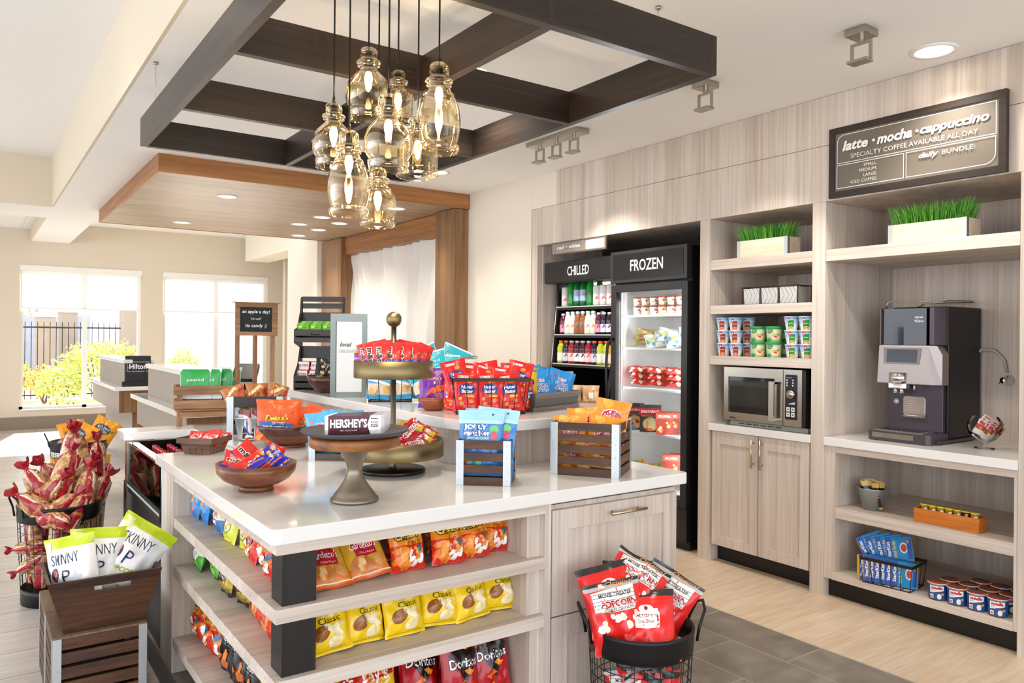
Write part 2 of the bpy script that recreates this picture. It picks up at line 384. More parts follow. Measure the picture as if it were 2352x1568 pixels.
# ceiling: main plane, cove behind the canopy, higher tray on the left
ZC = 2.87
plane('ceiling', .736, -5, 5.6, 10.35, ZC, ceil_m, .06, False)
plane('ceiling', .736, 10.35, 1.24, YB, ZC, ceil_m, .3, False)          # beam running on to the windows
plane('ceiling', 1.24, 10.35, 5.6, YB, 3.17, ceil_m, .06, False)
plane('ceiling', -7, -5, .736, 9.93, 3.42, ceil_m, .06, False)
plane('ceiling', -7, 9.93, .736, 10.9, ZC, ceil_m, .06, False)
act = tile_mat('lay_in_ceiling_tile', ('ecebe7', 'efeeea', 'f2f1ee'), .6, .6, 'd8d6d0', .9, offset=0, noise_s=(40, 40, 1))
plane('ceiling', -7, 10.92, .736, YB, 3.05, act, .06, False)
struct(bx(.716, -5, ZC + .001, .736, 9.93, 3.42).build('trim_3', soff_m, colors=False))
struct(bx(-7, 9.915, ZC - .001, .716, 9.929, 3.42).build('trim_4', soff_m, colors=False))
struct(bx(.716, 10.9, ZC + .001, .736, YB, 3.05).build('trim_5', soff_m, colors=False))
struct(bx(-7, 10.901, ZC + .001, .716, 10.92, 3.05).build('trim_6', soff_m, colors=False))
# back wall with two windows
wx = [(.59, 2.28), (2.60, 4.34)]; wz = (.29, 2.5)
for q in [(-7, 0, wx[0][0], 3.5), (wx[0][1], 0, wx[1][0], 3.5), (wx[1][1], 0, 7, 3.5)] + [(a, 0, b, wz[0]) for a, b in wx] + [(a, wz[1], b, 3.5) for a, b in wx]: struct(bx(q[0], YB, q[1], q[2], YB + .2, q[3]).build('wall_back', wallb_m, colors=False))
mb = MB(); mb.box(-7, YB - .015, 0, 7, YB, .17); mb.box(-7, YB - .022, .17, 7, YB, .19)
struct(mb.build('baseboard_back', mat('taupe_baseboard', '8f7d6d', .5), colors=False))
blind = bpy.data.materials.new('roller_shade_cloth'); blind.use_nodes = True
_n = blind.node_tree; _b = _n.nodes['Principled BSDF']; _b.inputs['Base Color'].default_value = (.9, .89, .86, 1); _b.inputs['Roughness'].default_value = .9
_tr = _n.nodes.new('ShaderNodeBsdfTranslucent'); _tr.inputs[0].default_value = (.95, .94, .9, 1); _mx = _n.nodes.new('ShaderNodeMixShader'); _mx.inputs[0].default_value = .42
_n.links.new(_b.outputs[0], _mx.inputs[1]); _n.links.new(_tr.outputs[0], _mx.inputs[2]); _n.links.new(_mx.outputs[0], _n.nodes['Material Output'].inputs[0])
wf = mat('white_window_frame', 'eeebe4', .4)
for i, (a, b) in enumerate(wx):
    W_ = struct(thing('window_%d' % (i + 1), None, None, ((a + b) / 2, YB + .1, wz[0] + .001)))
    c = (a + b) / 2; h = wz[1] - wz[0] - .002; q = (b - a) / 2 - .001
    m = MB(); t = .05; mid = a + (.88 if i == 0 else .87) - c
    m.box(-q, -.04, 0, -q + t, .04, h); m.box(q - t, -.04, 0, q, .04, h); m.box(-q, -.04, 0, q, .04, t); m.box(-q, -.04, h - t, q, .04, h); m.box(mid - .03, -.04, 0, mid + .03, .04, h)
    m.build('window_frame', wf, W_, colors=False)
    bx(-q + t, -.004, t, q - t, .004, h - t).build('window_pane', pane, W_, colors=False)
    bx(-q, -.14, 0, q, -.041, .012).build('window_sill', wf, W_, colors=False)
    s = thing('roller_shade', 'half-lowered white roller shade in the %s window of the far wall' % ('left' if i == 0 else 'right'), 'window shade', (c, YB + .0, 1.86), group='roller shades at the far windows')
    bx(-q + .01, .012, 0, q - .01, .015, .62).build('shade_cloth', blind, s, colors=False)
    bx(-q + .01, .002, -.02, q - .01, .022, .0).build('bottom_bar', wf, s, colors=False)
    bx(-q, -.01, .56, q, .05, .64).build('cassette', wf, s, colors=False)
# right wall: cream stretch, wave-panel wall, return and opening
struct(bx(4.007, 5.41, 0, 4.2, 6.55, ZC).build('wall_right', wall_m, colors=False))
struct(bx(4.03, 6.55, 0, 4.2, 10.0, ZC).build('wall_right', wall_m, colors=False))
struct(bx(3.80, 9.98, 0, 4.2, 11.15, 3.17).build('wall_right', mat('light_wall_paint', 'eee6d8', .8), colors=False))
struct(bx(3.80, 11.15, 2.72, 4.2, 13.3, 3.17).build('wall_right', MATS['light_wall_paint'], colors=False))
struct(bx(5.0, 11.15, 0, 5.1, YB, 3.17).build('wall_right', wallb_m, colors=False))
struct(bx(4.2, 11.0, 0, 5.1, 11.15, 3.17).build('wall_right', wallb_m, colors=False))
struct(bx(4.35, 12.9, 0, 5.0, 13.0, 3.17).build('wall_right', wallb_m, colors=False))
struct(bx(4.76, -5, 0, 4.9, 5.41, ZC).build('wall_right', wall_m, colors=False))
struct(bx(4.2, 5.41, 0, 4.9, 5.55, ZC).build('wall_right', wall_m, colors=False))

# ================================================================ WOODEN CANOPY over the reception
t = thing('reception_canopy', 'dropped brown wooden ceiling canopy above the reception desks', 'canopy', (0, 0, 2.73))
MB().box(1.19, 6.45, 0, 4.0, 9.8, .012).build('soffit_panel', canopy_m, t, colors=False)
MB().box(1.17, 6.43, -.004, 4.0, 6.45, .139).build('fascia', amber_x, t, colors=False)
MB().box(1.17, 6.45, -.004, 1.19, 9.82, .139).build('fascia', amber_y, t, colors=False)
MB().box(1.19, 9.8, -.004, 4.0, 9.82, .139).build('fascia', amber_x, t, colors=False)
lamp_em = mat('lit_lamp_lens', 'fff6e6', .4, emis='fff0d8', es=9)
trimw = mat('white_lamp_trim', 'f2f0ec', .4)
def downlight(x, y, z, label, group, power, r=.075, col=(1, .94, .86), tz=None):
    o = thing('recessed_light', label, 'ceiling light', (x, y, z), group=group)
    m = MB(); m.lathe([(r * 1.25, -.001), (r * 1.25, -.006), (r, -.008), (r * .92, -.001)], 28, caps=False); m.build('trim_ring', trimw, o, colors=False)
    m = MB(); m.lathe([(0.0001, -.002), (r * .92, -.002)], 28, caps=False); m.build('lens', lamp_em, o, colors=False)
    l = bpy.data.lights.new('spot', 'SPOT'); l.energy = power; l.color = col; l.spot_size = R(120); l.spot_blend = .8; l.shadow_soft_size = .06
    lo = bpy.data.objects.new('light_source', l); C.objects.link(lo); lo.parent = o; lo.location = (0, 0, -.03)
    return o
cl = [(1.895, 7.22), (1.93, 9.22), (3.045, 7.86), (3.03, 8.51), (3.366, 8.16), (3.377, 8.82), (3.368, 9.48), (3.42, 6.86)]
cn = ['front left', 'back left', 'middle row front', 'middle row back', 'wall side third', 'wall side fourth', 'rearmost wall side', 'frontmost wall side']
for (x, y), n in zip(cl, cn): downlight(x, y, 2.73, 'small round lit downlight in the wooden canopy, %s' % n, 'downlights in the wooden canopy', 34)
for i, (x, y) in enumerate([(2.151, 3.441), (3.782, 1.862), (3.233, 5.715)]):
    downlight(x, y, ZC, 'round white recessed downlight in the main ceiling, %s' % ['seen through the dark grid', 'above the coffee sign', 'behind the glass pendants'][i], 'downlights in the main ceiling', (45, 30, 45)[i], .085)
for i, y in enumerate((4.8, 7.5)): downlight((.11, .0)[i] - .03, y * (1.0, 1.18)[i], 3.42, 'round white recessed downlight in the raised left ceiling, %s' % ['nearer one', 'farther one'][i], 'downlights in the raised left ceiling', 24, .09)

# ================================================================ WALL OF WAVE PANELS AND POSTS
for i, (y0, y1) in enumerate(((6.455, 6.84), (9.28, 9.93))):
    o = MB().box(3.85, y0, 0, 4.02, y1, 2.725)
    o.build('wooden_post', amber_z, colors=False, bevel=.004)
    p = bpy.data.objects['wooden_post' if i == 0 else 'wooden_post.001']
    tag(p, ['wide brown wooden post at the near end of the white wave panel', 'wide brown wooden post at the far end of the white wave panel'][i], 'post', 'posts flanking the wave panel')
tag(bx(3.90, 6.84, 2.50, 4.02, 9.28, 2.725).build('wooden_header', amber_y, colors=False, bevel=.003), 'brown wooden header beam across the top of the white wave panel', 'beam')
wave = mat('matt_white_relief', 'd9d4cc', .6)
mb = MB()
def wf_(u, v):
    y = 6.84 + u * 2.44; z = v * 2.5
    a = .35 * math.sin(z * 1.9 + y * 1.3) + .15 * math.sin(z * 3.7 - y * 2)
    ph = (y * 5.2 + a * 1.6) % 1.0; d = (ph ** 1.6) if ph < .8 else (.8 ** 1.6) * (1 - ph) / .2
    amp = .5 + .5 * math.sin(z * 1.7 + math.floor(y * 5.2 + a * 1.6) * 1.9)
    return (4.018 - .11 * d * (.25 + amp), y, z)
mb.sheet(wf_, 260, 60)
tag(mb.build('wave_panel', wave, colors=False), 'white sculpted wave-pattern wall panel between two wooden posts', 'wall panel')

# ================================================================ CABINET WALL (right)
X0, XB = 4.007, 4.75
o = MB(); o.box(X0, 1.2, 2.266, X0 + .03, 5.40, 2.585); o.box(X0, 1.2, 2.588, X0 + .03, 5.06, ZC - .002)
o.box(X0 + .03, 1.2, 2.266, XB, 5.32, 2.29)
v = o.build('cabinet_fascia', lam_z, colors=False); tag(v, 'pale wood-grain panelled fascia above the cabinet shelves and coolers', 'wall panel')
struct(bx(X0 + .002, 5.06, 2.588, X0 + .03, 5.41, ZC).build('wall_right', wall_m, colors=False))
# tall end panels
for i, (y0, y1) in enumerate(((1.50, 1.568), (2.571, 2.655), (3.413, 3.50), (5.32, 5.40))):
    o = tag(box_obj('cabinet_upright', X0, y0, 0, XB, y1, 2.265, lam_z), 'tall pale wood upright %s' % ['at the right edge beyond the coffee shelves', 'between the microwave column and coffee shelves', 'between the freezer and the microwave column', 'left of the drinks cooler against the cream wall'][i], 'cabinet panel', 'tall cabinet uprights')
# microwave column
def shelf(parent, y0, y1, z0, z1, name='shelf', x0=X0 + .002): return box_obj(name, x0, y0, z0, XB - .01, y1, z1, lam_y, parent, .0015)
t = thing('microwave_cabinet', 'narrow open shelf column with double doors below holding the microwave', 'cabinet', (0, 0, 0))
for z0, z1 in ((1.925, 1.990), (1.634, 1.690), (1.302, 1.359)): shelf(t, 2.6565, 3.4115, z0, z1)
box_obj('back_panel', XB - .01, 2.6565, .92, XB, 3.4115, 2.265, lam_z, t)
box_obj('carcass', X0 + .03, 2.6565, .115, XB, 3.4115, .866, lam_z, t)
box_obj('toe_board', X0 + .10, 2.6565, 0, XB, 3.4115, .114, dark, t)
for s, (a, b) in enumerate(((3.0275, 3.386), (2.668, 3.0225))):
    m = MB(); x1 = X0 + .03; x0 = X0 + .008; z0, z1 = .118, .864; r = .062
    m.box(x0, a, z0, x1, a + r, z1); m.box(x0, b - r, z0, x1, b, z1); m.box(x0, a + r, z0, x1, b - r, z0 + r); m.box(x0, a + r, z1 - r * 1.3, x1, b - r, z1); m.box(x0 + .010, a + r, z0 + r, x1, b - r, z1 - r * 1.3)
    d = m.build('door', lam_z, t, colors=False)
    hy = a + .03 if s == 0 else b - .03
    m = MB(); m.tube([(x0 - .03, hy, .665), (x0 - .03, hy, .845)], .006, 10)
    for zz in (.69, .82): m.tube([(x0 - .03, hy, zz), (x0 + .001, hy, zz)], .0045, 8)
    m.build('handle', nickel, d, colors=False)
tag(box_obj('countertop', X0 - .008, 2.657, .868, XB - .011, 3.411, .914, quartz, bevel=.002), 'short white countertop slab under the microwave', 'countertop')
# coffee column
t = thing('coffee_cabinet', 'wide open shelf unit with pale shelves around the coffee machine', 'cabinet', (0, 0, 0))
shelf(t, 1.5695, 2.5695, 1.922, 1.988); shelf(t, 1.59, 2.505, .459, .520, x0=X0 + .012); shelf(t, 1.59, 2.52, .108, .150, x0=X0 + .005)
box_obj('back_panel', XB - .01, 1.5695, 0, XB, 2.5695, 2.265, lam_z, t)
box_obj('side_panel', X0 + .012, 2.505, .108, XB - .01, 2.5695, .866, lam_z, t); box_obj('side_panel', X0 + .012, 1.5695, .108, XB - .01, 1.59, .866, lam_z, t)
box_obj('apron', X0 + .012, 1.59, .83, X0 + .03, 2.505, .867, lam_y, t)
box_obj('toe_board', X0 + .06, 1.5695, 0, XB - .01, 2.5695, .107, dark, t)
tag(box_obj('countertop', X0 - .006, 1.5695, .868, XB - .011, 2.5695, .914, quartz, bevel=.002), 'white countertop slab under the coffee machine', 'countertop')
# cooler niche
t = thing('cooler_niche', 'dark recess in the cabinet wall holding the two coolers', 'niche', (0, 0, 0))
nd = mat('dark_niche_lining', '2a211c', .6)
box_obj('back_panel', XB - .01, 3.5, 0, XB, 5.32, 2.265, nd, t); box_obj('side_lining', X0 + .05, 5.30, 0, XB - .01, 5.319, 2.265, lam_z, t); box_obj('side_lining', X0 + .05, 3.501, 0, XB - .01, 3.51, 2.265, nd, t)

# ================================================================ ISLAND
t = thing('island_counter', 'pale wood island cabinet with open snack shelves on two sides', 'cabinet', (0, 0, 0))
IX0, IY0 = .722, 2.195
CX = 1.18; CY = 2.72    # core behind the shelves
for z0, z1 in ((.634, .675), (.424, .467), (.115, .155)):
    m = MB(); m.prism([(IX0, IY0), (1.70, IY0), (1.70, CY), (CX, CY), (CX, 3.56), (IX0, 3.56)], z0, z1)
    o = m.build('shelf', lam_x, t, colors=False)
m = MB(); m.prism([(IX0, IY0), (1.70, IY0), (1.70, IY0 + .02), (IX0 + .02, IY0 + .02), (IX0 + .02, 3.56), (IX0, 3.56)], .833, .867); m.build('top_rail', lam_x, t, colors=False)
box_obj('core_panel', CX, CY + .001, .0, 1.70, 2.74, .866, lam_z, t); box_obj('core_panel', CX + .001, 2.74, 0, 1.2, 3.56, .866, lam_z, t)
box_obj('end_panel', IX0 - .004, 3.561, 0, 1.7, 3.80, .866, lam_z, t)
box_obj('divider', 1.701, IY0 + .001, 0, 1.728, 2.739, .866, lam_z, t); box_obj('divider', 1.655, IY0 + .03, .155, 1.70, CY, .424, lam_z, t)
for z0, z1 in ((.675, .833), (.467, .634)):
    box_obj('divider', 1.64, IY0 + .03, z0, 1.70, CY, z1, lam_z, t)
    box_obj('corner_post', IX0 + .026, IY0 + .024, z0, IX0 + .13, IY0 + .12, z1, espresso_z, t)
box_obj('corner_post', IX0 + .026, IY0 + .024, .155, IX0 + .13, IY0 + .12, .424, espresso_z, t)
box_obj('plinth', IX0 + .09, IY0 + .09, 0, 1.7, 3.56, .114, dark, t)
box_obj('cabinet_body', 1.729, IY0 + .022, 0, 2.395, 3.0, .855, lam_z, t)
box_obj('cabinet_body', 1.2, 3.801, 0, 2.395, 5.0, .866, lam_z, t); box_obj('cabinet_body', 1.71, 3.0, 0, 2.395, 3.80, .866, lam_z, t)
for k, (z0, z1) in enumerate(((.452, .838), (.06, .446))):
    a, b = 1.735, 2.385; y0, y1 = IY0 + .002, IY0 + .022; r = .075; m = MB()
    m.box(a, y0, z0, a + r, y1, z1); m.box(b - r, y0, z0, b, y1, z1); m.box(a + r, y0, z0, b - r, y1, z0 + r); m.box(a + r, y0, z1 - r, b - r, y1, z1); m.box(a + r, y0 + .009, z0 + r, b - r, y1, z1 - r)
    d = m.build('drawer', lam_z, t, colors=False)
    m = MB(); zz = z1 - .038; m.tube([(2.0, y0 - .03, zz), (2.185, y0 - .03, zz)], .006, 10)
    for xx in (2.025, 2.16): m.tube([(xx, y0 - .03, zz), (xx, y0 + .001, zz)], .0045, 8)
    m.build('handle', nickel, d, colors=False)
# worktop: deck round the sunken cooler
out = [(.70, 2.17)] ; r_ = .03
def arc(cx, cy_, r, a0, a1, n=6): return [(cx + r * math.cos(R(a0 + (a1 - a0) * k / n)), cy_ + r * math.sin(R(a0 + (a1 - a0) * k / n))) for k in range(n + 1)]
deck = arc(.70 + r_, 2.17 + r_, r_, 180, 270) + arc(2.45 - r_, 2.185 + r_, r_, 270, 360) + [(2.45, 5.0)] + [(.70, 5.0), (.70, 4.755), (1.072, 4.755), (1.072, 3.86), (.70, 3.86)]
m = MB(); m.prism(deck, .868, .914)
tag(m.build('countertop', quartz, bevel=.004, colors=False), 'large white quartz countertop covering the island, holding bowls and crates', 'countertop')
# raised bar
t = thing('raised_bar', 'raised serving tier with pale wood front standing on the island', 'counter', (0, 0, .914))
bo = [(1.71, 4.95), (1.71, 2.90), (1.93, 2.72), (2.46, 2.72), (2.72, 3.0), (2.72, 4.95)]
m = MB(); m.prism(bo, .0005, .160); m.build('riser', lam_z, t, colors=False)
bt = [(1.66, 5.0), (1.66, 2.90)] + arc(1.66 + .24, 2.87, .24, 185, 262, 8) + [(1.95, 2.63), (2.46, 2.63), (2.78, 2.95), (2.78, 5.0)]
m = MB(); m.prism(bt, .1605, .206); m.build('bar_top', quartz, t, bevel=.004, colors=False)

# sunken open drinks merchandiser at the back left of the island
t = thing('drinks_merchandiser', 'black glass-sided bottle cooler sunk behind the island countertop', 'cooler', (0, 0, 0))
box_obj('base', .73, 3.81, 0, 1.19, 4.95, .62, blackpl, t); box_obj('bottom_rail', .712, 3.81, .60, .73, 4.74, .655, blackpl, t)
box_obj('light_strip', .7105, 3.82, .628, .7118, 4.70, .640, mat('pale_cooler_strip', 'b9cfc6', .3), t)
box_obj('end_post', .708, 4.70, 0, .735, 4.76, .867, steel, t); box_obj('end_wall', .735, 4.72, .62, 1.07, 4.745, .867, mat('mirror_black_panel', '1a1514', .12, .4), t)
box_obj('cooler_glow_strip', .74, 3.86, .855, .765, 4.70, .864, mat('cool_white_glow', 'ffffff', .4, emis='f4f8ff', es=6), t)  # glowing strip added only to brighten the dark bottles, no known fitting
box_obj('inner_wall', 1.06, 3.87, .62, 1.071, 4.72, .867, blackpl, t); box_obj('side_glass', .716, 3.84, .655, .722, 4.70, .862, pane, t)
box_obj('end_wall', .735, 3.812, .62, 1.07, 3.835, .867, blackpl, t)

# ================================================================ HANGING GRID
t = thing('ceiling_grid', 'dark brown wooden grid frame suspended above the island', 'ceiling grid', (0, 0, 2.5))
gx = (.749, 1.545, 2.341); gh = .153; gt = .035
edge_lt = wood('taupe_veneer_y', ('8f8474', '9f9484', 'aea494'), 'y', tight=60)
def gy(i): return 2.0 + .867 * i
for i, x in enumerate(gx): box_obj('beam', x, 2.0, 0, x + gt, 4.63, gh, espresso_y, t, .001)
for i in range(4):
    for a, b in ((gx[0] + gt, gx[1]), (gx[1] + gt, gx[2])): box_obj('crossbeam', a, gy(i), 0, b, gy(i) + gt, gh, espresso_x, t, .001)
for x, y in ((gx[0] + .017, 4.3), (gx[2] + .017, 2.3), (gx[0] + .017, 2.3), (gx[2] + .017, 4.3)):
    m = MB(); m.tube([(x, y, gh), (x, y, ZC - 2.5)], .0012, 6); m.lathe([(.012, ZC - 2.5 - .012), (.012, ZC - 2.5 - .001)], 12, M=Tm(x, y)); m.build('suspension_cable', steel, t, colors=False)

# ================================================================ RECEPTION DESKS
taupe = mat('taupe_metallic_laminate', 'a0968a', .4, .1)
def desk(y0, y1, label, apron):
    t = thing('reception_desk', label, 'desk', (0, 0, 0), group='reception desks')
    m = MB(); m.box(1.24, y0, .86, 1.95, y1, .90); m.build('desk_top', quartz, t, bevel=.004, colors=False)
    m = MB(); m.box(1.36, y0 + .12, .9005, 1.64, y1 - .25, 1.15); m.build('raised_box', amber_z, t, colors=False); box_obj('front_panel', 1.352, y0 + .13, .9005, 1.3595, y1 - .25, 1.149, taupe, t)
    box_obj('ledge_top', 1.335, y0 + .09, 1.151, 1.67, y1 - .2, 1.19, quartz, t, .003)
    box_obj('apron', 1.30, y0 + .06, .62, 1.9, y1 - .06, .859, amber_z, t); box_obj('front_panel', 1.292, y0 + .07, .62, 1.2995, y1 - .06, .858, taupe, t)
    box_obj('pedestal', 1.44, y0 + .12, 0, 1.85, y1 - .15, .619, amber_z, t); box_obj('front_panel', 1.432, y0 + .13, 0, 1.4395, y1 - .15, .618, taupe, t)
desk(5.90, 8.07, 'nearer white-topped reception desk with a raised ledge, right behind the pine crate', 1)
desk(9.06, 11.35, 'farther white-topped reception desk by the left window', 1)
# ================================================================ PACKAGING KIT
def scl(layers, w, h):
    out = []
    for l in layers:
        if l[0] == 'T': out.append(('T', l[1], l[2] * w / 2, l[3] * h, l[4] * w / 2, None if l[5] is None else l[5] * h) + l[6:])
        elif l[0] == 'E': out.append(('E', l[1] * w / 2, l[2] * h, l[3] * w / 2, l[4] * h, l[5], l[6], l[7]))
        elif len(l) == 4: out.append(('P', [(l[3][0] * w / 2 + (x - l[3][0]) * w * .85, l[3][1] * h + (y - l[3][1]) * w * .85) for x, y in l[1]], l[2]))
        else: out.append(('P', [(x * w / 2, y * h) for x, y in l[1]], l[2]))
    return out
def bag_mb(w, h, d, bands, layers, seed=0, nx=16, ny=20, crimp=.06, bend=.0, p=2.6, skew=.85, back=None, mb=None, wr=1.0):
    mb = mb or MB(); bands = [(a, b, srgb(c)) for a, b, c in bands]
    def prof(v):
        vv = min(1, max(0, (v - crimp) / (1 - 2 * crimp))); return math.sin(PI * vv ** skew) ** .55 if 0 < vv < 1 else 0
    def half(x, y):
        u = max(-1, min(1, 2 * x / w)); v = max(0, min(1, y / h)); pr = prof(v)
        t = d / 2 * (max(0, 1 - abs(u) ** p)) ** .55 * pr
        n = noise.noise(Vector((u * 1.7 + seed * 3.1, v * 2.6, seed * 1.7))) * d * .16 + noise.noise(Vector((u * 5 + seed, v * 4, seed * 2.3))) * d * .06
        n -= (abs(noise.noise(Vector((u * 2.6 + seed * 7, v * 3.4 + seed, 3.3)))) - .12) * d * .22 + abs(noise.noise(Vector((u * 4 - v * 3, seed * 5, v * 4)))) * d * .10
        k = abs(math.sin((u * 7 + seed) * 1.3)) * .03 * d * math.exp(-((v - .1) / .09) ** 2) + abs(math.sin(u * 9 + seed)) * .03 * d * math.exp(-((v - .9) / .08) ** 2)
        e = (1 - abs(u) ** 6) if abs(u) < 1 else 0
        return t + (n * wr * pr + k) * e, pr
    def lean(v): return bend * max(0, v - .6) ** 2 * h * 6
    def F(x, y, off=0, s=-1):
        t, pr = half(x, y); v = max(0, min(1, y / h)); u = 2 * x / w
        sq = 1 - .09 * pr + .02 * noise.noise(Vector((v * 4, seed, 0)))
        return (x * sq, s * (t + off) - lean(v) * -1 + .004 * math.sin(u * 5 + seed) * (1 - pr) * (d / .05), y - .03 * h * abs(u) ** 3 * (v - .5) * pr)
    def colf(u, v):
        for a, b, c in bands:
            if a <= v <= b: return c
        return bands[-1][2]
    G = [[F((i / nx - .5) * w, j / ny * h, 0, -1) for i in range(nx + 1)] for j in range(ny + 1)]
    vs = [p for r_ in G for p in r_]; fs = []; cc = []
    for j in range(ny):
        for i in range(nx):
            q = j * (nx + 1) + i; c = colf((i + .5) / nx, (j + .5) / ny); fs += [(q, q + 1, q + nx + 2), (q, q + nx + 2, q + nx + 1)]; cc += [c, c]
    mb.add(vs, fs, cc, 0, True)
    bc = colf if back is None else (lambda u, v, c=srgb(back): c)
    mb.sheet(lambda u, v: F((.5 - u) * w, v * h, 0, 1), nx, ny, bc)
    def S(x, y, off):
        a = min(nx - 1e-6, max(0, (x / w + .5) * nx)); b_ = min(ny - 1e-6, max(0, y / h * ny)); i, j = int(a), int(b_); fu, fv = a - i, b_ - j
        p00, p10, p11, p01 = G[j][i], G[j][i + 1], G[j + 1][i + 1], G[j + 1][i]
        if fu >= fv: q = [p00[k] + (p10[k] - p00[k]) * fu + (p11[k] - p10[k]) * fv for k in range(3)]
        else: q = [p00[k] + (p11[k] - p01[k]) * fu + (p01[k] - p00[k]) * fv for k in range(3)]
        return (q[0], q[1] - off, q[2])
    lay(mb, scl(layers, w, h), S, w / 16, off0=.0011, doff=.00013, clip=(-w / 2, 0, w / 2, h))
    return mb
def box_mb(w, h, d, col, layers=(), side=None, top=None, slay=(), mb=None):
    """upright carton, front faces -y, base at z 0"""
    mb = mb or MB(); c = srgb(col); s_ = srgb(side or col); t_ = srgb(top or col)
    vs = [(-w / 2, 0, 0), (w / 2, 0, 0), (w / 2, d, 0), (-w / 2, d, 0), (-w / 2, 0, h), (w / 2, 0, h), (w / 2, d, h), (-w / 2, d, h)]
    mb.add(vs, [(0, 1, 5, 4), (1, 2, 6, 5), (2, 3, 7, 6), (3, 0, 4, 7), (4, 5, 6, 7), (3, 2, 1, 0)], [c, s_, s_, s_, t_, s_])
    lay(mb, scl(list(layers), w, h), lambda x, y, off: (x, -off, y), 1, off0=.0003)
    if slay: lay(mb, scl(list(slay), d, h), lambda x, y, off: (w / 2 + off, d / 2 + x, y), 1, off0=.0003)
    return mb
def cup_mb(prof, n, cols, layers, r_of, step=.006, mb=None, mi=0, mats=None):
    mb = mb or MB(); mb.lathe(prof, n, cols=[srgb(c) for c in cols])
    def f(x, y, off):
        r = r_of(y) + off; a = x / r_of(y) - PI / 2
        return (r * math.cos(a), r * math.sin(a), y)
    lay(mb, layers, f, step, off0=.0004)
    return mb
def fc(X, Y): return -math.atan2(X, Y)      # rotation that turns a front (-y) towards the aisle where the photographer stands
_P = {}
def proto(key, fn, name, mats):
    """one shared mesh per kind"""
    if key not in _P:
        o = fn().build(name, mats); _P[key] = o.data; bpy.data.objects.remove(o)
    return _P[key]
def put(key, name, label, cat, loc, rot=(0, 0, 0), scale=1, group=None):
    o = bpy.data.objects.new(name, _P[key]); C.objects.link(o); o.location = loc; o.rotation_euler = rot
    o.scale = (scale,) * 3 if not isinstance(scale, tuple) else scale
    return tag(o, label, cat, group)
def putc(key, name, label, cat, ctr, rot=(0, 0, 0), scale=1, group=None):
    """like put, but ctr is the middle of the piece"""
    me = _P[key]; S_ = scale if isinstance(scale, tuple) else (scale,) * 3
    e = rot if hasattr(rot, 'to_matrix') else Vector(rot)
    import mathutils
    M = (rot if hasattr(rot, 'to_matrix') else mathutils.Euler(rot)).to_matrix() @ Matrix.Diagonal(S_)
    if me.name not in _BB:
        xs = [v.co for v in me.vertices]; _BB[me.name] = Vector([(min(p[k] for p in xs) + max(p[k] for p in xs)) / 2 for k in range(3)])
    c = M @ _BB[me.name]
    return put(key, name, label, cat, (ctr[0] - c.x, ctr[1] - c.y, ctr[2] - c.z), rot, scale, group)
_BB = {}
def pack_rot(rz, lean=0, roll=0):
    """lean back (top away from the front), roll sideways, then face rz"""
    return (Matrix.Rotation(rz, 4, 'Z') @ Matrix.Rotation(-lean, 4, 'X') @ Matrix.Rotation(roll, 4, 'Y')).to_euler()

# ---- designs (x -1..1, y 0..1) ----
Y1, OR, RD = 'f6d21c', 'f18a1d', 'd8261c'
def D_(key, name, w, h, d, bands, layers, m=None, seeds=(1, 2), **k):
    for i, s in enumerate(seeds): proto(key + str(i), lambda: bag_mb(w, h, d, bands, layers, s, **k), name, m or pack)
chips = ['f3dfa6', 'eccb82', 'f6e7bd']
D_('lays', 'chip_bag', .165, .19, .09, [(0, 1, 'f3cf1a')],
   ell(0, .80, .62, .15, 'f9e08a') + ell(0, .80, .52, .11, 'f0a52a') + pol([(-.8, .79), (-.7, .90), (.75, .93), (.8, .83), (-.6, .74)], 'c8201e') + txt("Lay's", .02, .83, 1.1, 'ffffff', shear=.15, bold=.02)
   + txt('Classic', .1, .60, 1.0, '3a3510', rot=.06) + ell(-.35, .38, .40, .13, '8f5526', .5) + ell(-.28, .40, .30, .09, 'a86a36', .5)
   + ell(.12, .43, .42, .06, 'efe0b4', -.6) + ell(.30, .38, .36, .06, 'f4e8c6', -.5) + ell(.42, .47, .30, .05, 'f0dca8', .2) + ell(.22, .2, .34, .10, 'f2e0b0', .4) + ell(.24, .2, .24, .06, 'ecd394', .4) + rect(-.9, .05, .9, .065, 'd9a915') + txt('NET WT 2 5/8 OZ', .35, .09, .6, '6b5a10'), seeds=(1, 2, 3))
ch_lay = blobs(-.75, .08, .75, .5, 20, .09, ['f0892a', 'ee7a1c', 'f7a445'], 4, 2.4) + blobs(-.6, .1, .7, .5, 7, .07, ['f4f0e6', 'ffffff'], 9, 2.0) + [('P', [(.38, .5), (.7, .52), (.62, .4), (.45, .36)], '2b6d92')] \
    + txt('Cheetos', -.02, .78, 1.62, 'f6d33a', h=.2, rot=.1, bold=.05, shear=.2, out='17120c', ow=.07) + txt('Crunchy', .3, .59, .95, 'f6d33a', rot=.12, shear=.3, out='a8330f', ow=.05)
D_('cheetos', 'cheese_snack_bag', .138, .178, .09, [(0, .54, 'd92d17'), (.54, 1, 'f08e1e')], ch_lay, seeds=(1, 2, 3))
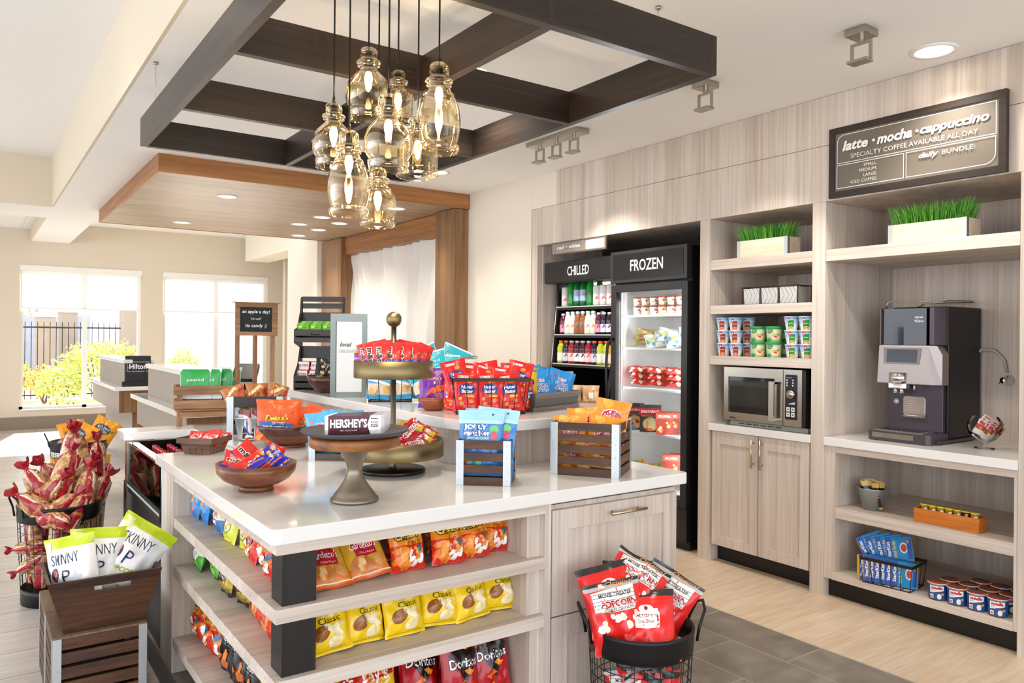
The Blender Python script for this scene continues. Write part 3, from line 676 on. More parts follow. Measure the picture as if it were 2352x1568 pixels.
D_('gard', 'snack_mix_bag', .15, .2, .05, [(0, .07, 'c85418'), (.07, .2, 'd87a26'), (.2, 1, 'd9a52c')],
   ell(0, .55, .62, .16, 'b8152f') + rect(-.5, .36, .55, .5, 'b8152f') + txt("Gardetto's", -.02, .56, 1.35, 'ffffff', shear=.25, bold=.01, h=.15) + txt('Original Recipe', .05, .41, .8, 'f2e4d0', shear=.3)
   + blobs(-.7, .12, .8, .3, 9, .1, ['d79450', 'c2763a', 'e6b77a'], 3, 1.8) + rect(-1, .065, 1, .08, 'f4e3c2') + blobs(-.8, .8, .8, .95, 6, .06, ['e9c45a', 'c88d22'], 5), seeds=(1, 2))
D_('prtz', 'snack_mix_pouch', .17, .16, .04, [(0, 1, 'e8962c')],
   blobs(-.8, .05, .8, .95, 12, .12, ['f2b04a', 'd9781f', 'f5c06a', 'cf6a1c'], 8, 1.3) + ell(0, .52, .62, .2, 'ffffff') + ell(.02, .51, .6, .19, 'c01838') + txt("Gardetto's", 0, .5, 1.0, 'ffffff', shear=.2, h=.14), seeds=(1, 2))
D_('dor', 'tortilla_chip_bag', .17, .25, .08, [(0, 1, 'b3101c')],
   [('P', [(-.75, .74), (0, 1.0), (.85, .72), (.05, .3)], '1a0c0c')] + [('P', [(-.1, .95), (.05, .84), (.0, .8), (.3, .78), (0, .83)], 'f7b64a')] + txt('Doritos', 0, .62, 1.5, 'ffffff', bold=.02, h=.13, out='1a0c0c', ow=.06)
   + blobs(-.3, .2, .4, .5, 5, .14, ['f0902a', 'e6731c'], 2, 1.0, 3) + rect(-.4, .12, .5, .17, '1a0c0c') + txt('NACHO CHEESE', .05, .145, .8, 'f6d33a'), seeds=(1, 2, 3))
D_('bbq', 'barbecue_chip_bag', .155, .22, .07, [(0, 1, '1c1a19')],
   ell(0, .82, .5, .16, 'f2c94a') + pol([(-.75, .78), (-.6, .94), (.72, .98), (.78, .86)], 'c8201e') + txt("Lay's", 0, .87, 1.1, 'ffffff', shear=.15, bold=.02) + txt('Barbecue', 0, .58, 1.2, 'f4f1ea', shear=.1)
   + blobs(-.6, .1, .6, .42, 7, .13, ['e0772a', 'ee8d3a', 'c95f1c'], 6, 1.5) + rect(-.8, .5, .8, .51, '6d6a66'), seeds=(1, 2))
D_('green', 'corn_chip_bag', .17, .19, .07, [(0, .06, '12602c'), (.06, .38, '4fae35'), (.38, 1, 'e9ece4')],
   ell(0, .48, .8, .25, 'e9ece4') + txt('CORN CHIPS', 0, .76, 1.4, '4c5552') + txt('Hint of Lime', 0, .65, 1.0, 'c3302a', shear=.3) + [('P', [(-.6, .42), (-.1, .5), (-.2, .28), (-.5, .22)], 'f0dc8a')] + blobs(-.7, .08, .8, .3, 5, .1, ['8fd14a', '2f8f35', 'd7e34a'], 3) + ell(.2, .42, .2, .06, 'c9d4c4'), seeds=(1, 2))
D_('fun', 'onion_ring_bag', .14, .185, .06, [(0, 1, 'dfe03a')],
   txt('Funyuns', 0, .82, 1.5, '2c7a3c', bold=.05, h=.16, rot=.06, out='f6f6c0', ow=.04) + ell(-.1, .42, .62, .25, '2c7a3c') + ell(-.1, .42, .56, .22, 'f2d79a') + ell(-.12, .42, .34, .12, 'dca95c') + ell(-.12, .42, .2, .06, 'f4e4b8') + rect(-.7, .66, .6, .69, 'e58a24') + ell(.3, .6, .2, .07, '7fc241'), seeds=(1, 2))
D_('cook', 'cookie_bag', .10, .16, .06, [(0, .3, '1f7fd0'), (.3, .72, '3a95dc'), (.72, .82, '9fc4de'), (.82, 1, 'cfcac4')],
   blobs(-.6, .2, .6, .64, 9, .13, ['dba566', 'c78a4a', 'e6bd84', 'c7523a'], 5, 1.2) + txt('COOKIES', 0, .72, 1.2, 'ffffff') , seeds=(1, 2))
D_('pita', 'pita_chip_bag', .135, .175, .075, [(0, .32, '2f6db4'), (.32, .36, 'e9e4d0'), (.36, 1, 'e6d48f')],
   txt('ROASTED', 0, .37, .9, 'ffffff', out='2f6db4') + txt('CHIPS', 0, .22, 1.35, 'ffffff', bold=.05, h=.1) + ell(-.2, .66, .34, .12, '3a4ea8') + txt('BLUE', -.2, .67, .4, 'ffffff') + blobs(-.8, .42, .8, .6, 8, .1, ['c9402f', '7fb64a', 'efb64a'], 6) + blobs(-.7, .75, .8, .95, 8, .1, ['f4ecc0', 'd9c06a', 'e8d9a0'], 7), seeds=(1,))
D_('kettle', 'kettle_snack_bag', .13, .165, .065, [(0, .1, '241a16'), (.1, .22, '8a7a3a'), (.22, 1, 'b89a3c')],
   [('P', [(-.8, .95), (.1, .98), (-.1, .45), (-.8, .4)], '5a4020')] + txt('OVEN BAKED', -.2, .74, 1.0, 'efe6d6') + ell(-.1, .46, .56, .17, '54261a') + txt('NATURAL', -.1, .5, .95, 'f3e3dc', bold=.03, out='b8233a', ow=.05) + txt('PRETZELS', -.1, .41, .95, 'f3e3dc', bold=.02) + blobs(.1, .55, .8, .9, 6, .12, ['d9952f', 'c47a20'], 4), m=foil, seeds=(1, 2))
D_('ruf', 'red_cracker_bag', .15, .165, .065, [(0, .12, 'b01c26'), (.12, 1, 'd8401f')],
   blobs(-.7, .15, .75, .7, 12, .15, ['ef8a44', 'f3a468', 'e87a34'], 5, 1.4) + [('P', [(-.9, .1), (-.3, .12), (-.7, .5)], 'f0c43a'), ('P', [(.2, .6), (.8, .75), (.6, .2)], 'c02434')] + txt('Cheddar', 0, .84, 1.2, 'ffffff', shear=.2, bold=.02), seeds=(1, 2))
D_('popi', 'popcorn_bag', .22, .25, .11, [(0, .9, 'e0231f'), (.9, .912, 'b9b5b0'), (.912, 1, '2b2a29')],
   [('P', [(-.42, .72), (.42, .72), (.42, .68), (.47, .66), (.42, .46), (.0, .44), (-.42, .46), (-.47, .66)], 'f1ece6')] + ell(0, .72, .26, .06, 'f1ece6') + txt('POPCORN', 0, .62, .76, '8e1b22', bold=.02, h=.05) + txt('INDIANA', 0, .54, .55, '8e1b22') + ell(0, .73, .07, .03, '8e1b22')
   + txt('Original', .12, .2, 1.2, 'f5c35a', shear=.3, bold=.01, h=.12), seeds=(1, 2))
mv = [('P', [(-.8, .88), (.75, .92), (.75, .58), (-.8, .6)], 'efebe4')] + [('P', [(-.8, .6 + .05 * k), (.75, .6 + .05 * k), (.75, .606 + .05 * k), (-.8, .606 + .05 * k)], '3c3a38') for k in range(6)] + txt('MOVIE THEATER', .05, .82, 1.2, '3c3a38', bold=.02) + txt('POPCORN', .1, .7, 1.3, 'b5222a', bold=.05, h=.09, out='efebe4', ow=.03) + txt('CRISPY CRUNCHY', .1, .62, 1.1, '3c3a38')
D_('popm', 'popcorn_bag', .22, .25, .11, [(0, .92, 'e0231f'), (.92, .93, 'b9b5b0'), (.93, 1, '2b2a29')],
   mv + blobs(-.7, .36, .6, .55, 9, .07, ['f5efdc', 'eadfbf', 'fbf8ee'], 5, 1.1) + txt('Original', .3, .955, 1.0, 'f5a35a', shear=.3, h=.07), seeds=(3, 4))
D_('skin', 'large_popcorn_bag', .29, .36, .15, [(0, .1, 'b9cf1f'), (.1, .84, 'f0efed'), (.84, 1, 'c3d61f')],
   txt('SKINNY', -.05, .7, 1.2, '2b3350', h=.15, rot=.05) + ell(-.5, .47, .2, .11, '2b3350', .1) + ell(-.5, .47, .16, .09, 'c8202c', .1) + ell(-.5, .47, .1, .055, 'ecd9b0', .1) + txt('P', -.86, .48, .18, '2b3350', h=.15) + txt('P', 0.02, .45, .28, '2b3350', h=.19)
   + txt('POPCORN', .1, .29, 1.2, 'a9bf1f', bold=.05, h=.07, rot=.15) + ell(.1, .18, .2, .07, 'd9d9d6') + ell(.1, .18, .17, .06, 'efeeec') + rect(-.9, .8, -.6, .95, 'e8efb0'), seeds=(1, 2, 3))
nb = txt('BIG BAG', -.3, .9, .7, '8a1b22', h=.05, bold=.02) 
D_('nutb', 'peanut_cookie_bag', .15, .22, .06, [(0, 1, 'da1f1d')],
   rect(-.68, .865, .1, .93, 'f2ece6') + nb + ell(.2, .78, .22, .05, 'c98a2c') + ell(0, .58, .66, .14, '223a8c') + rect(-.6, .46, .62, .66, '223a8c') + txt('Nutter', 0, .63, .95, 'ffffff', bold=.03, h=.09, shear=.1) + txt('Butter', .02, .52, .95, 'ffffff', bold=.03, h=.09, shear=.1)
   + txt('Bites', .25, .4, .75, 'f6d21c', bold=.05, h=.07, shear=.15) + ell(.35, .27, .17, .05, 'cf9140') + ell(-.4, .2, .17, .05, 'cf9140') + ell(-.55, .33, .15, .045, 'd69c4e') + txt('PEANUT BUTTER', .2, .14, .9, 'f4dfd8') + txt('SANDWICH COOKIES', .2, .1, .9, 'f4dfd8'), seeds=(1, 2, 3))
D_('ahoy', 'mini_cookie_bag', .16, .19, .055, [(0, 1, '1f8ad2')],
   [('P', [(-.8, .8), (-.5, .83), (-.62, .68)], 'd2304a')] + txt('Mini', -.05, .66, .6, 'e8343c', bold=.03, h=.09, out='ffffff', ow=.06) + txt('Chips', -.05, .5, 1.0, '1d3c96', bold=.05, h=.13, out='ffffff', ow=.07) + txt('Ahoy!', 0, .36, .95, '1d3c96', bold=.04, h=.12, out='ffffff', ow=.07) + blobs(-.7, .08, .7, .24, 8, .09, ['c98a4a', '9c5f2c'], 4, 1.1), seeds=(1, 2))
D_('ahoyl', 'mini_cookie_bag', .16, .19, .055, [(0, 1, '58b0e0')],
   [('P', [(-.8, .8), (-.5, .83), (-.62, .68)], 'e87a8a')] + txt('Mini', -.05, .7, .6, 'e85a64', bold=.03, h=.09, out='ffffff', ow=.06) + txt('Chips', -.05, .54, 1.0, '1d3c96', bold=.04, h=.13, out='ffffff', ow=.07) + txt('Ahoy!', 0, .39, .95, 'e8343c', bold=.04, h=.12, out='ffffff', ow=.07), seeds=(3,))
D_('ann', 'fruit_snack_pouch', .15, .19, .05, [(0, 1, '7a2aa6')],
   txt("Annie's", .05, .76, .95, 'f0b93a', bold=.02, h=.1) + frame2(-.78, .1, .82, .9, .012, 'e58a3a') + ell(.05, .64, .07, .04, 'f1ece6') + blobs(-.3, .42, .4, .5, 1, .2, ['e5622a'], 2, 2.2) + ell(.05, .45, .42, .08, 'e5622a', .3) + ell(.4, .54, .12, .05, 'e5622a') + ell(.42, .64, .05, .07, 'f08a3a') + ell(-.4, .36, .14, .03, 'e5622a', .6) + ell(.25, .35, .12, .03, 'e5622a', .8) + txt('Bunny Fruit Snacks', .05, .22, 1.2, 'f1ece6'), seeds=(1,))
D_('peel', 'dried_fruit_pouch', .2, .2, .018, [(0, .3, 'e8e4d6'), (.3, .34, 'f4f4f0'), (.34, .93, '27aebf'), (.93, 1, 'cfeaec')],
   txt('peeled', -.02, .66, 1.2, 'd5f1f2', h=.12, bold=.0) + txt('snacks', .1, .55, .6, 'd5f1f2') + ell(-.3, .2, .4, .09, 'eeb04a', .3) + ell(.3, .16, .35, .08, 'e58a2c') + frame2(-.98, .02, .98, .98, .02, 'e9f2f0') + rect(-.4, .42, .5, .44, 'd5f1f2'), seeds=(1,), wr=.6)
D_('peelg', 'dried_apple_pouch', .2, .2, .02, [(0, .3, 'f0ece6'), (.3, .93, '12a03c'), (.93, 1, 'e6eee6')],
   txt('peeled', 0, .6, 1.1, 'e6f4e6', h=.12) + ell(-.35, .22, .3, .12, 'c83424') + ell(-.3, .14, .2, .08, 'f2ead8') + frame2(-.98, .02, .98, .98, .025, 'eaf2ea') + [('P', [(-.98, .85), (-.98, .98), (-.7, .98)], 'eef4ee'), ('P', [(.98, .85), (.98, .98), (.7, .98)], 'eef4ee')], seeds=(1,), wr=.6)
D_('rees', 'pretzel_candy_pouch', .24, .22, .06, [(0, 1, 'ee5a1c')],
   txt("Reese's", -.1, .56, 1.1, 'f6dc2a', bold=.03, shear=.3, h=.14, out='4a2410', ow=.03) + [('P', [(-.95, .48), (.75, .4), (.6, .14), (-.9, .2)], '2b62b8')] + txt('DIPPED', .0, .42, .6, 'f6f1e8', bold=.02, h=.06) + txt('PRETZELS', -.15, .3, 1.2, 'f6f1e8', bold=.05, h=.11, rot=-.03) + blobs(.4, .05, .9, .3, 5, .1, ['6b3a1c', 'e6a23c'], 3, 1.2) + blobs(-.9, .04, -.2, .14, 4, .08, ['d97a2a', 'f0b060'], 5), seeds=(1, 2))
D_('jolly', 'hard_candy_pouch', .19, .26, .06, [(0, .8, '3b86cc'), (.8, .84, 'b4ddf0'), (.84, 1, '9fd2ea')],
   txt('JOLLY', -.22, .74, 1.1, 'ffffff', bold=.06, h=.095, out='1d3f88', ow=.05) + txt('rancher', -.15, .655, 1.25, 'ffffff', bold=.06, h=.085, out='1d3f88', ow=.05) + ell(.62, .72, .2, .06, '6fc86a') + ell(.62, .62, .14, .07, 'e84a5c') + rect(-.6, .56, .4, .6, '9fd2ea') + txt('HARD CANDY', -.1, .58, .7, '1d3f88') + ell(.5, .94, .05, .015, '24536e') + blobs(-.8, .03, .8, .25, 8, .08, ['e84a8c', '5fc46a', '2c62b4', 'e84a5c'], 3, 1.2), seeds=(1, 2))
def mm(c1, c2, sub):
    return txt("m&m's", -.1, .5, 1.5, '5a2416', bold=.05, h=.24, out='f6efe6', ow=.06) + txt(sub, .3, .24, 1.0, 'f2902c', bold=.03, shear=.2, h=.1, out=c2, ow=.03) + [('P', [(-1, .0), (-1, .16), (.2, .0)], c2)] + blobs(.2, .68, .9, .85, 4, .09, ['d98a3a', 'f0b34a', '8a4a20'], 4, 1.1)
D_('mmb', 'candy_pack', .2, .12, .035, [(0, 1, '2a2cb4')], mm('2a2cb4', 'd8281c', 'Caramel'), seeds=(1, 2))
D_('mmr', 'candy_pack', .2, .12, .035, [(0, 1, 'd8281c')], mm('d8281c', '2a2cb4', 'Caramel'), seeds=(1, 2))
D_('mmy', 'candy_pack', .17, .1, .03, [(0, 1, 'd9241c')], ell(.3, .5, .5, .3, 'f0b32c') + txt('CHEWY', -.1, .5, 1.2, 'f6efe6', bold=.04), seeds=(1,))
D_('mmv', 'candy_pack', .105, .19, .03, [(0, .5, '2d2fb8'), (.5, 1, 'e0261f')],
   [l for l in txt("m&m's", -.25, .52, 1.45, '5a2416', bold=.05, h=.11, rot=-PI / 2, out='f6efe6', ow=.06)] and
   [('T', "m&m's", -.25, .5, 2.6, .2, -PI / 2, 0, .11, 'f6efe6', ("m&m's", 0, .05)), ('T', "m&m's", -.25, .5, 2.6, .2, -PI / 2, 0, .05, '5a2416', ("m&m's", 0, .05))]
   + blobs(.2, .55, .8, .85, 4, .07, ['d98a3a', 'f0b34a', '8a4a20'], 4, 1.1) + [('T', 'Caramel', .45, .3, 1.3, .12, -PI / 2, 0, .03, 'f2902c', ('Caramel', 0, .03))], seeds=(1, 2))
D_('skit', 'fruit_candy_pack', .17, .10, .03, [(0, 1, 'cf1f22')], txt('MIKES', 0, .5, 1.5, 'ffffff', bold=.05, h=.34, out='e9e3d8', ow=.05) + txt('MIKES', 0, .5, 1.4, 'cf1f22', bold=.02, h=.26) + blobs(-.8, .05, .8, .25, 5, .12, ['e8c93a', '5fa83c', 'b98a3a'], 4, 1.1), seeds=(1, 2))
D_('gold', 'caramel_candy_pack', .17, .11, .03, [(0, 1, 'dfa42a')], blobs(-.6, .2, .7, .8, 5, .15, ['f0c95a', 'b8741c', 'c4322a'], 4) + txt('Gold', -.2, .5, .8, 'a1241c', bold=.04), seeds=(1,))
D_('kit', 'wafer_bar_pack', .085, .085, .022, [(0, 1, 'd6211c')], ell(-.05, .5, .62, .3, 'f4ede6') + ell(-.05, .5, .56, .27, 'd6211c') + txt('KitKat', -.05, .5, .9, 'ffffff', bold=.03, h=.22) + ell(.65, .7, .13, .12, 'f4ede6'), seeds=(1, 2))
D_('pay', 'snack_bar', .042, .15, .018, [(0, .1, '5a2a1c'), (.1, .86, 'e6e4ea'), (.86, 1, '6b4a3a')], [('P', [(-1, .86), (1, .86), (1, .72)], 'b0242c'), ('P', [(-1, .15), (.6, .15), (-1, .5)], '3038a0')] + [('T', 'nougat', 0, .48, 2.6, .1, PI / 2, .2, .02, '2c3494', ('nougat', .2, .02))], seeds=(1, 2), nx=8, ny=12)
D_('kind', 'nut_bar', .042, .15, .02, [(0, .12, 'caa24a'), (.12, .86, '1d1b1c'), (.86, 1, 'd6ac55')], [('P', [(-1, .55), (1, .55), (1, .62), (-1, .62)], '4aa6b8'), ('P', [(-1, .45), (1, .45), (1, .5), (-1, .5)], 'd8622a')] + txt('KIND', 0, .7, 1.2, 'ffffff', bold=.03), seeds=(1, 2), nx=8, ny=12)
D_('purp', 'purple_candy_bar', .05, .12, .02, [(0, 1, '7a3a9c')], [('P', [(-1, .9), (1, .95), (1, 1), (-1, 1)], 'c99a3a')] + blobs(-.8, .1, .8, .8, 6, .08, ['a86ac0', 'e0c6e6'], 3), seeds=(1,), nx=8, ny=12)
D_('nutk', 'nut_pouch', .15, .17, .05, [(0, .88, '22231f'), (.88, 1, '2a2b28')], ell(-.4, .66, .16, .06, 'd9a077') + ell(.3, .5, .2, .07, 'd9a077') + blobs(-.8, .1, .8, .42, 10, .1, ['7d8a3a', 'a8894a', '5c6b2c', 'c4a86a'], 6, 1.2) + txt('ROASTED', 0, .78, .8, 'b9b6a8'), seeds=(1, 2))
D_('mush', 'crunchy_onion_bag', .17, .19, .05, [(0, 1, 'e9bd22')], blobs(-.6, .1, .6, .4, 6, .14, ['c9882c', '8fb03a', '4a6a2a'], 4, 1.3) + ell(0, .65, .5, .12, '3a2c1c') + txt('CRISPY', 0, .65, .7, 'f4e8c0'), seeds=(1, 2))
D_('bluc', 'shortbread_cookie_pouch', .17, .2, .05, [(0, .14, '3f9fd0'), (.14, .5, 'd9cdb4'), (.5, 1, '58a9cc')], blobs(-.8, .16, .8, .46, 8, .15, ['d6ac66', 'c8934a', 'e6c88e'], 4, 1.2) + [('P', [(-1, .6), (1, .42), (1, .5), (-1, .7)], 'e8eef0')] + txt('cookies', 0, .72, 1.2, 'eef4f4', shear=.2), seeds=(1, 2))
D_('cj', 'caramel_corn_bag', .2, .24, .07, [(0, .25, '8a6a5a'), (.25, 1, 'f2a31c')], ell(-.1, .58, .66, .17, '3c4a58') + txt('GOLDEN', -.1, .62, 1.0, 'cfe0e8', bold=.04, h=.1) + txt('CORN', -.1, .51, .8, 'cfe0e8', bold=.04, h=.09) + blobs(-.8, .05, .6, .26, 8, .1, ['c9a08a', 'a8483a', 'e3cfc0'], 5), seeds=(1, 2))
D_('roll', 'bread_roll_bag', .13, .12, .085, [(0, 1, 'b5713c')], blobs(-.8, .2, .8, .9, 9, .12, ['c88448', 'a35e2c', 'd59a5c', 'c43a30'], 4, 1.4) + [('P', [(-.9, .5), (.2, .95), (.4, .85), (-.8, .36)], 'ead0a0'), ('P', [(-1, .1), (-.7, .6), (-.5, .1)], 'b8203a')], seeds=(1, 2), p=2.0)
D_('froz', 'frozen_snack_bag', .22, .14, .05, [(0, 1, 'c4342c')], blobs(-.8, .1, .8, .9, 10, .14, ['e6dccb', 'b8242c', 'd98a4a', 'a81c28'], 6, 1.5) + txt('HOT & READY', 0, .5, 1.0, 'f3e8da', bold=.02), seeds=(1, 2))
D_('ice', 'ice_cream_bar', .16, .06, .035, [(0, 1, '8a7a3c')], txt('Crunch', 0, .5, 1.2, 'b8302c', bold=.04, h=.4, out='e8d9a0', ow=.04), seeds=(1,))
D_('icec', 'ice_cream_sandwich_pack', .16, .12, .05, [(0, 1, 'b9c4b4')], blobs(-.8, .1, .8, .9, 10, .16, ['4a8cc0', 'e6c44a', 'd3a06a', 'efe9da'], 6, 1.3), seeds=(1, 2))
D_('muff', 'wrapped_muffin', .1, .1, .08, [(0, 1, 'd9a878')], blobs(-.8, .2, .8, .8, 7, .15, ['e8c49a', 'b87a48', 'c79464'], 4, 1.3) + rect(-.2, .3, .3, .62, 'f2eee6'), seeds=(1, 2), p=2.0)
D_('spag', 'drink_mix_packet', .065, .085, .006, [(0, .25, 'f1ece6'), (.25, .62, 'b8542a'), (.62, 1, 'f1ece6')], rect(-.7, .7, .7, .92, 'e0455a') + ell(0, .44, .4, .12, 'd98a4a'), m=paper, seeds=(1,), nx=6, ny=6)
# twisted-neck cellophane sacks of pretzels
cello = mat('printed_cellophane', 'ffffff', .16, 0, .5); 
def _cel():
    m = cello; a = N(m, 'ShaderNodeAttribute', attribute_name='Col'); tc = N(m, 'ShaderNodeTexCoord'); nz = N(m, 'ShaderNodeTexNoise'); nz.inputs['Scale'].default_value = 38; nz.inputs['Detail'].default_value = 3
    cr = N(m, 'ShaderNodeValToRGB'); e = cr.color_ramp.elements; e[0].position = .38; e[0].color = (*srgb('8a4a22'), 1); e[1].position = .62; e[1].color = (*srgb('e6bd86'), 1)
    mx = N(m, 'ShaderNodeMix', data_type='RGBA'); sp = N(m, 'ShaderNodeSeparateColor'); L(m, tc.outputs['Object'], nz.inputs['Vector']); L(m, nz.outputs['Fac'], cr.inputs[0])
    L(m, a.outputs['Color'], mx.inputs[7]); L(m, cr.outputs[0], mx.inputs[6]); L(m, a.outputs['Color'], sp.inputs[0])
    lt = N(m, 'ShaderNodeMath', operation='LESS_THAN'); lt.inputs[1].default_value = .98; L(m, sp.outputs[1], lt.inputs[0]); L(m, lt.outputs[0], mx.inputs[0]); L(m, mx.outputs[2], bsdf(m).inputs['Base Color'])
    bp = N(m, 'ShaderNodeBump'); bp.inputs['Strength'].default_value = .8; bp.inputs['Distance'].default_value = .006; L(m, nz.outputs['Fac'], bp.inputs['Height']); L(m, bp.outputs[0], bsdf(m).inputs['Normal'])
_cel()
def sack(seed, r=.052, h=.29):
    mb = MB(); rd = random.Random(seed)
    red = srgb('a81a26'); clear = (1, 1, 1); pale = srgb('ead9b8')
    prof = [(.001, 0), (.6, .01), (.95, .06), (1.05, .2), (1.0, .45), (.92, .6), (.7, .72), (.32, .79), (.18, .82), (.4, .87), (.62, .93), (.7, .99)]
    n = 26; vs = []; fs = []; cc = []
    for j, (q, z) in enumerate(prof):
        for i in range(n):
            a = 2 * PI * i / n; rr = r * q * (1 + .10 * noise.noise(Vector((math.cos(a) * 2 + seed, math.sin(a) * 2, z * 5)))) * (1 + (.16 * math.sin(a * 7 + seed) if z > .62 else .03 * math.sin(a * 9 + seed)))
            vs.append((rr * math.cos(a), rr * (.75 if z > .8 else .88) * math.sin(a), h * z + (.01 * math.sin(a * 3 + seed) if z > .9 else 0)))
    for j in range(len(prof) - 1):
        for i in range(n):
            fs.append((j * n + i, j * n + (i + 1) % n, (j + 1) * n + (i + 1) % n, (j + 1) * n + i)); k = (i * 3 // n + seed) % 3
            z = prof[j][1]
            c = red if (z > .78 or (i % 9) in (0, 1, 2) or z < .12 and i % 2) else clear
            if z <= .78 and (i % 9) == 3: c = pale
            cc.append(c)
    mb.add(vs, fs, cc, 0, True)
    def f(x, y, off):
        a = x / r - PI / 2; z = y / h; q = 1.03
        return ((r * q + off + .002) * math.cos(a), (r * q * .9 + off + .002) * math.sin(a), y)
    lay(mb, ell(0, h * .38, .03, .045, 'a81a26') + txt('Pretzels', 0, h * .38, .05, 'e6bd5a', h=.02, shear=.2, rot=.2), f, .008)
    return mb
for i in range(3): proto('sack%d' % i, lambda: sack(i + 1), 'pretzel_sack', cello)
# ================================================================ ISLAND SHELVES
def face_bag(key, name, label, x, y, z, rz, lean=18, roll=0, cat='snack bag', group=None, sc_=1):
    """bag standing on z; its lowest edge is lifted so that it rests on the shelf"""
    me = _P[key]; rot = pack_rot(rz, R(lean), R(roll)); S_ = sc_ if isinstance(sc_, tuple) else (sc_,) * 3; M = rot.to_matrix() @ Matrix.Diagonal(S_)
    lo = min((M @ v.co).z for v in me.vertices)
    return put(key, name, label, cat, (x, y, z - lo + .0005), rot, sc_, group)
def side(i, n): return pos(i, n)
Z1, Z2, Z3 = .675, .467, .155
# front, upper shelf
g = 'snack mix bags on the front upper shelf'
face_bag('gard0', 'snack_mix_bag', 'golden snack mix bag with crimson oval logo, right beside the black corner post', .93, 2.28, Z1, .05, 48, 0, group=g)
face_bag('gard1', 'snack_mix_bag', 'golden snack mix bag leaning between its twin and the first cheese snack bag', 1.07, 2.30, Z1, -.1, 38, -8, group=g)
g = 'cheese snack bags on the front upper shelf'
xs = (1.215, 1.365, 1.487, 1.585)
for i, x in enumerate(xs):
    face_bag('cheetos%d' % (i % 3), 'cheese_snack_bag', 'orange and red crunchy cheese snack bag, %s of four, front upper shelf' % side(i, 4), x, 2.31 + (.01, 0, .02, .05)[i], Z1, (.05, .0, -.05, -.12)[i], 14, (0, 2, -2, 3)[i], group=g, sc_=(.98, .9, .88))
for i, x in enumerate((.95, 1.10, 1.26, 1.42)):
    face_bag('cheetos%d' % ((i + 1) % 3), 'cheese_snack_bag', 'cheese snack bag in the dark back row, front upper shelf, %s' % side(i, 4), x, 2.46, Z1, 0, 22, 0, group='cheese snack bags in the back row', sc_=.84)
# front, middle shelf: yellow potato chips
g = 'yellow potato chip bags on the front middle shelf'
for i, (x, y, rz, ro) in enumerate([(.925, 2.29, -.05, -4), (1.055, 2.31, .1, 3), (1.195, 2.30, 0, 0), (1.33, 2.31, -.1, 4), (1.465, 2.30, .05, -3), (1.595, 2.32, -.08, 2)]):
    face_bag('lays%d' % (i % 3), 'chip_bag', 'yellow classic potato chip bag, %s of six, front middle shelf' % side(i, 6), x, y, Z2, rz, 20, ro, group=g, sc_=(.94, .9, .88))
for i, x in enumerate((1.02, 1.20, 1.40)):
    face_bag('dor%d' % (i % 3), 'tortilla_chip_bag', 'dark red bag glimpsed behind the yellow middle-shelf bags, %s' % side(i, 3), x, 2.46, Z2, 0, 30, 0, group='red bags behind the yellow ones', sc_=.66)
# front, bottom shelf
g = 'red tortilla chip bags on the front bottom shelf'
for i, (x, y, rz, ro, ln) in enumerate([(1.565, 2.32, -.05, -3, 10), (1.42, 2.30, .1, 4, 14), (1.29, 2.36, .05, 8, 24), (1.47, 2.46, 0, -5, 12), (1.32, 2.50, .1, 6, 16), (1.19, 2.44, -.1, -6, 20), (1.58, 2.50, 0, 4, 8)]):
    face_bag('dor%d' % (i % 3), 'tortilla_chip_bag', 'red tortilla chip bag, %s on the front bottom shelf' % ['rightmost in the front row', 'second from right in the front row', 'third from right in the front row', 'back row behind the second', 'back row behind the third', 'leftmost, leaning on the yellow bags', 'back row in the right corner'][i], x, y, Z3, rz, ln, ro, group=g)
for i, (x, y) in enumerate([(1.10, 2.33), (.98, 2.32), (.87, 2.36), (1.06, 2.46)]):
    face_bag('lays%d' % (i % 3), 'chip_bag', 'yellow potato chip bag on the front bottom shelf, %s' % ['next to the red bags', 'in the middle', 'nearest the black corner post', 'in the back row'][i], x, y, Z3, .1 - .1 * i, 14, 3 - 4 * i, group='yellow chip bags on the front bottom shelf', sc_=1.12)
# left side faces -x
LF = -PI / 2
def left_row(z, items, where):
    n = 0
    for key, name, lab, y, x, ln, s in items: face_bag(key, name, lab + where, x, y, z, LF + .12 * math.sin(y * 9), ln, 3 * math.sin(y * 17), group=None, sc_=s)
left_row(Z1, [
    ('cook0', 'cookie_bag', 'blue cookie bag nearest the far end panel', 3.50, .80, 8, .96), ('cook1', 'cookie_bag', 'blue cookie bag beside the beige vegetable chip bag', 3.38, .81, 10, .96),
    ('pita0', 'pita_chip_bag', 'beige and blue roasted chip bag', 3.20, .82, 12, .92),
    ('fun0', 'onion_ring_bag', 'yellow-green onion ring bag beside the beige roasted chip bag', 3.02, .81, 14, .87), ('fun1', 'onion_ring_bag', 'yellow-green onion ring bag beside the cheese snack bags', 2.87, .83, 14, .87),
    ('cheetos0', 'cheese_snack_bag', 'red and orange cheese snack bag, farthest of four', 2.72, .81, 14, .86), ('cheetos1', 'cheese_snack_bag', 'red and orange cheese snack bag, second farthest of four', 2.60, .82, 14, .86),
    ('cheetos2', 'cheese_snack_bag', 'red and orange cheese snack bag, third farthest of four', 2.49, .80, 14, .86), ('cheetos0', 'cheese_snack_bag', 'red and orange cheese snack bag by the black post, nearest of four', 2.38, .815, 12, .86)], ', upper left-side shelf')
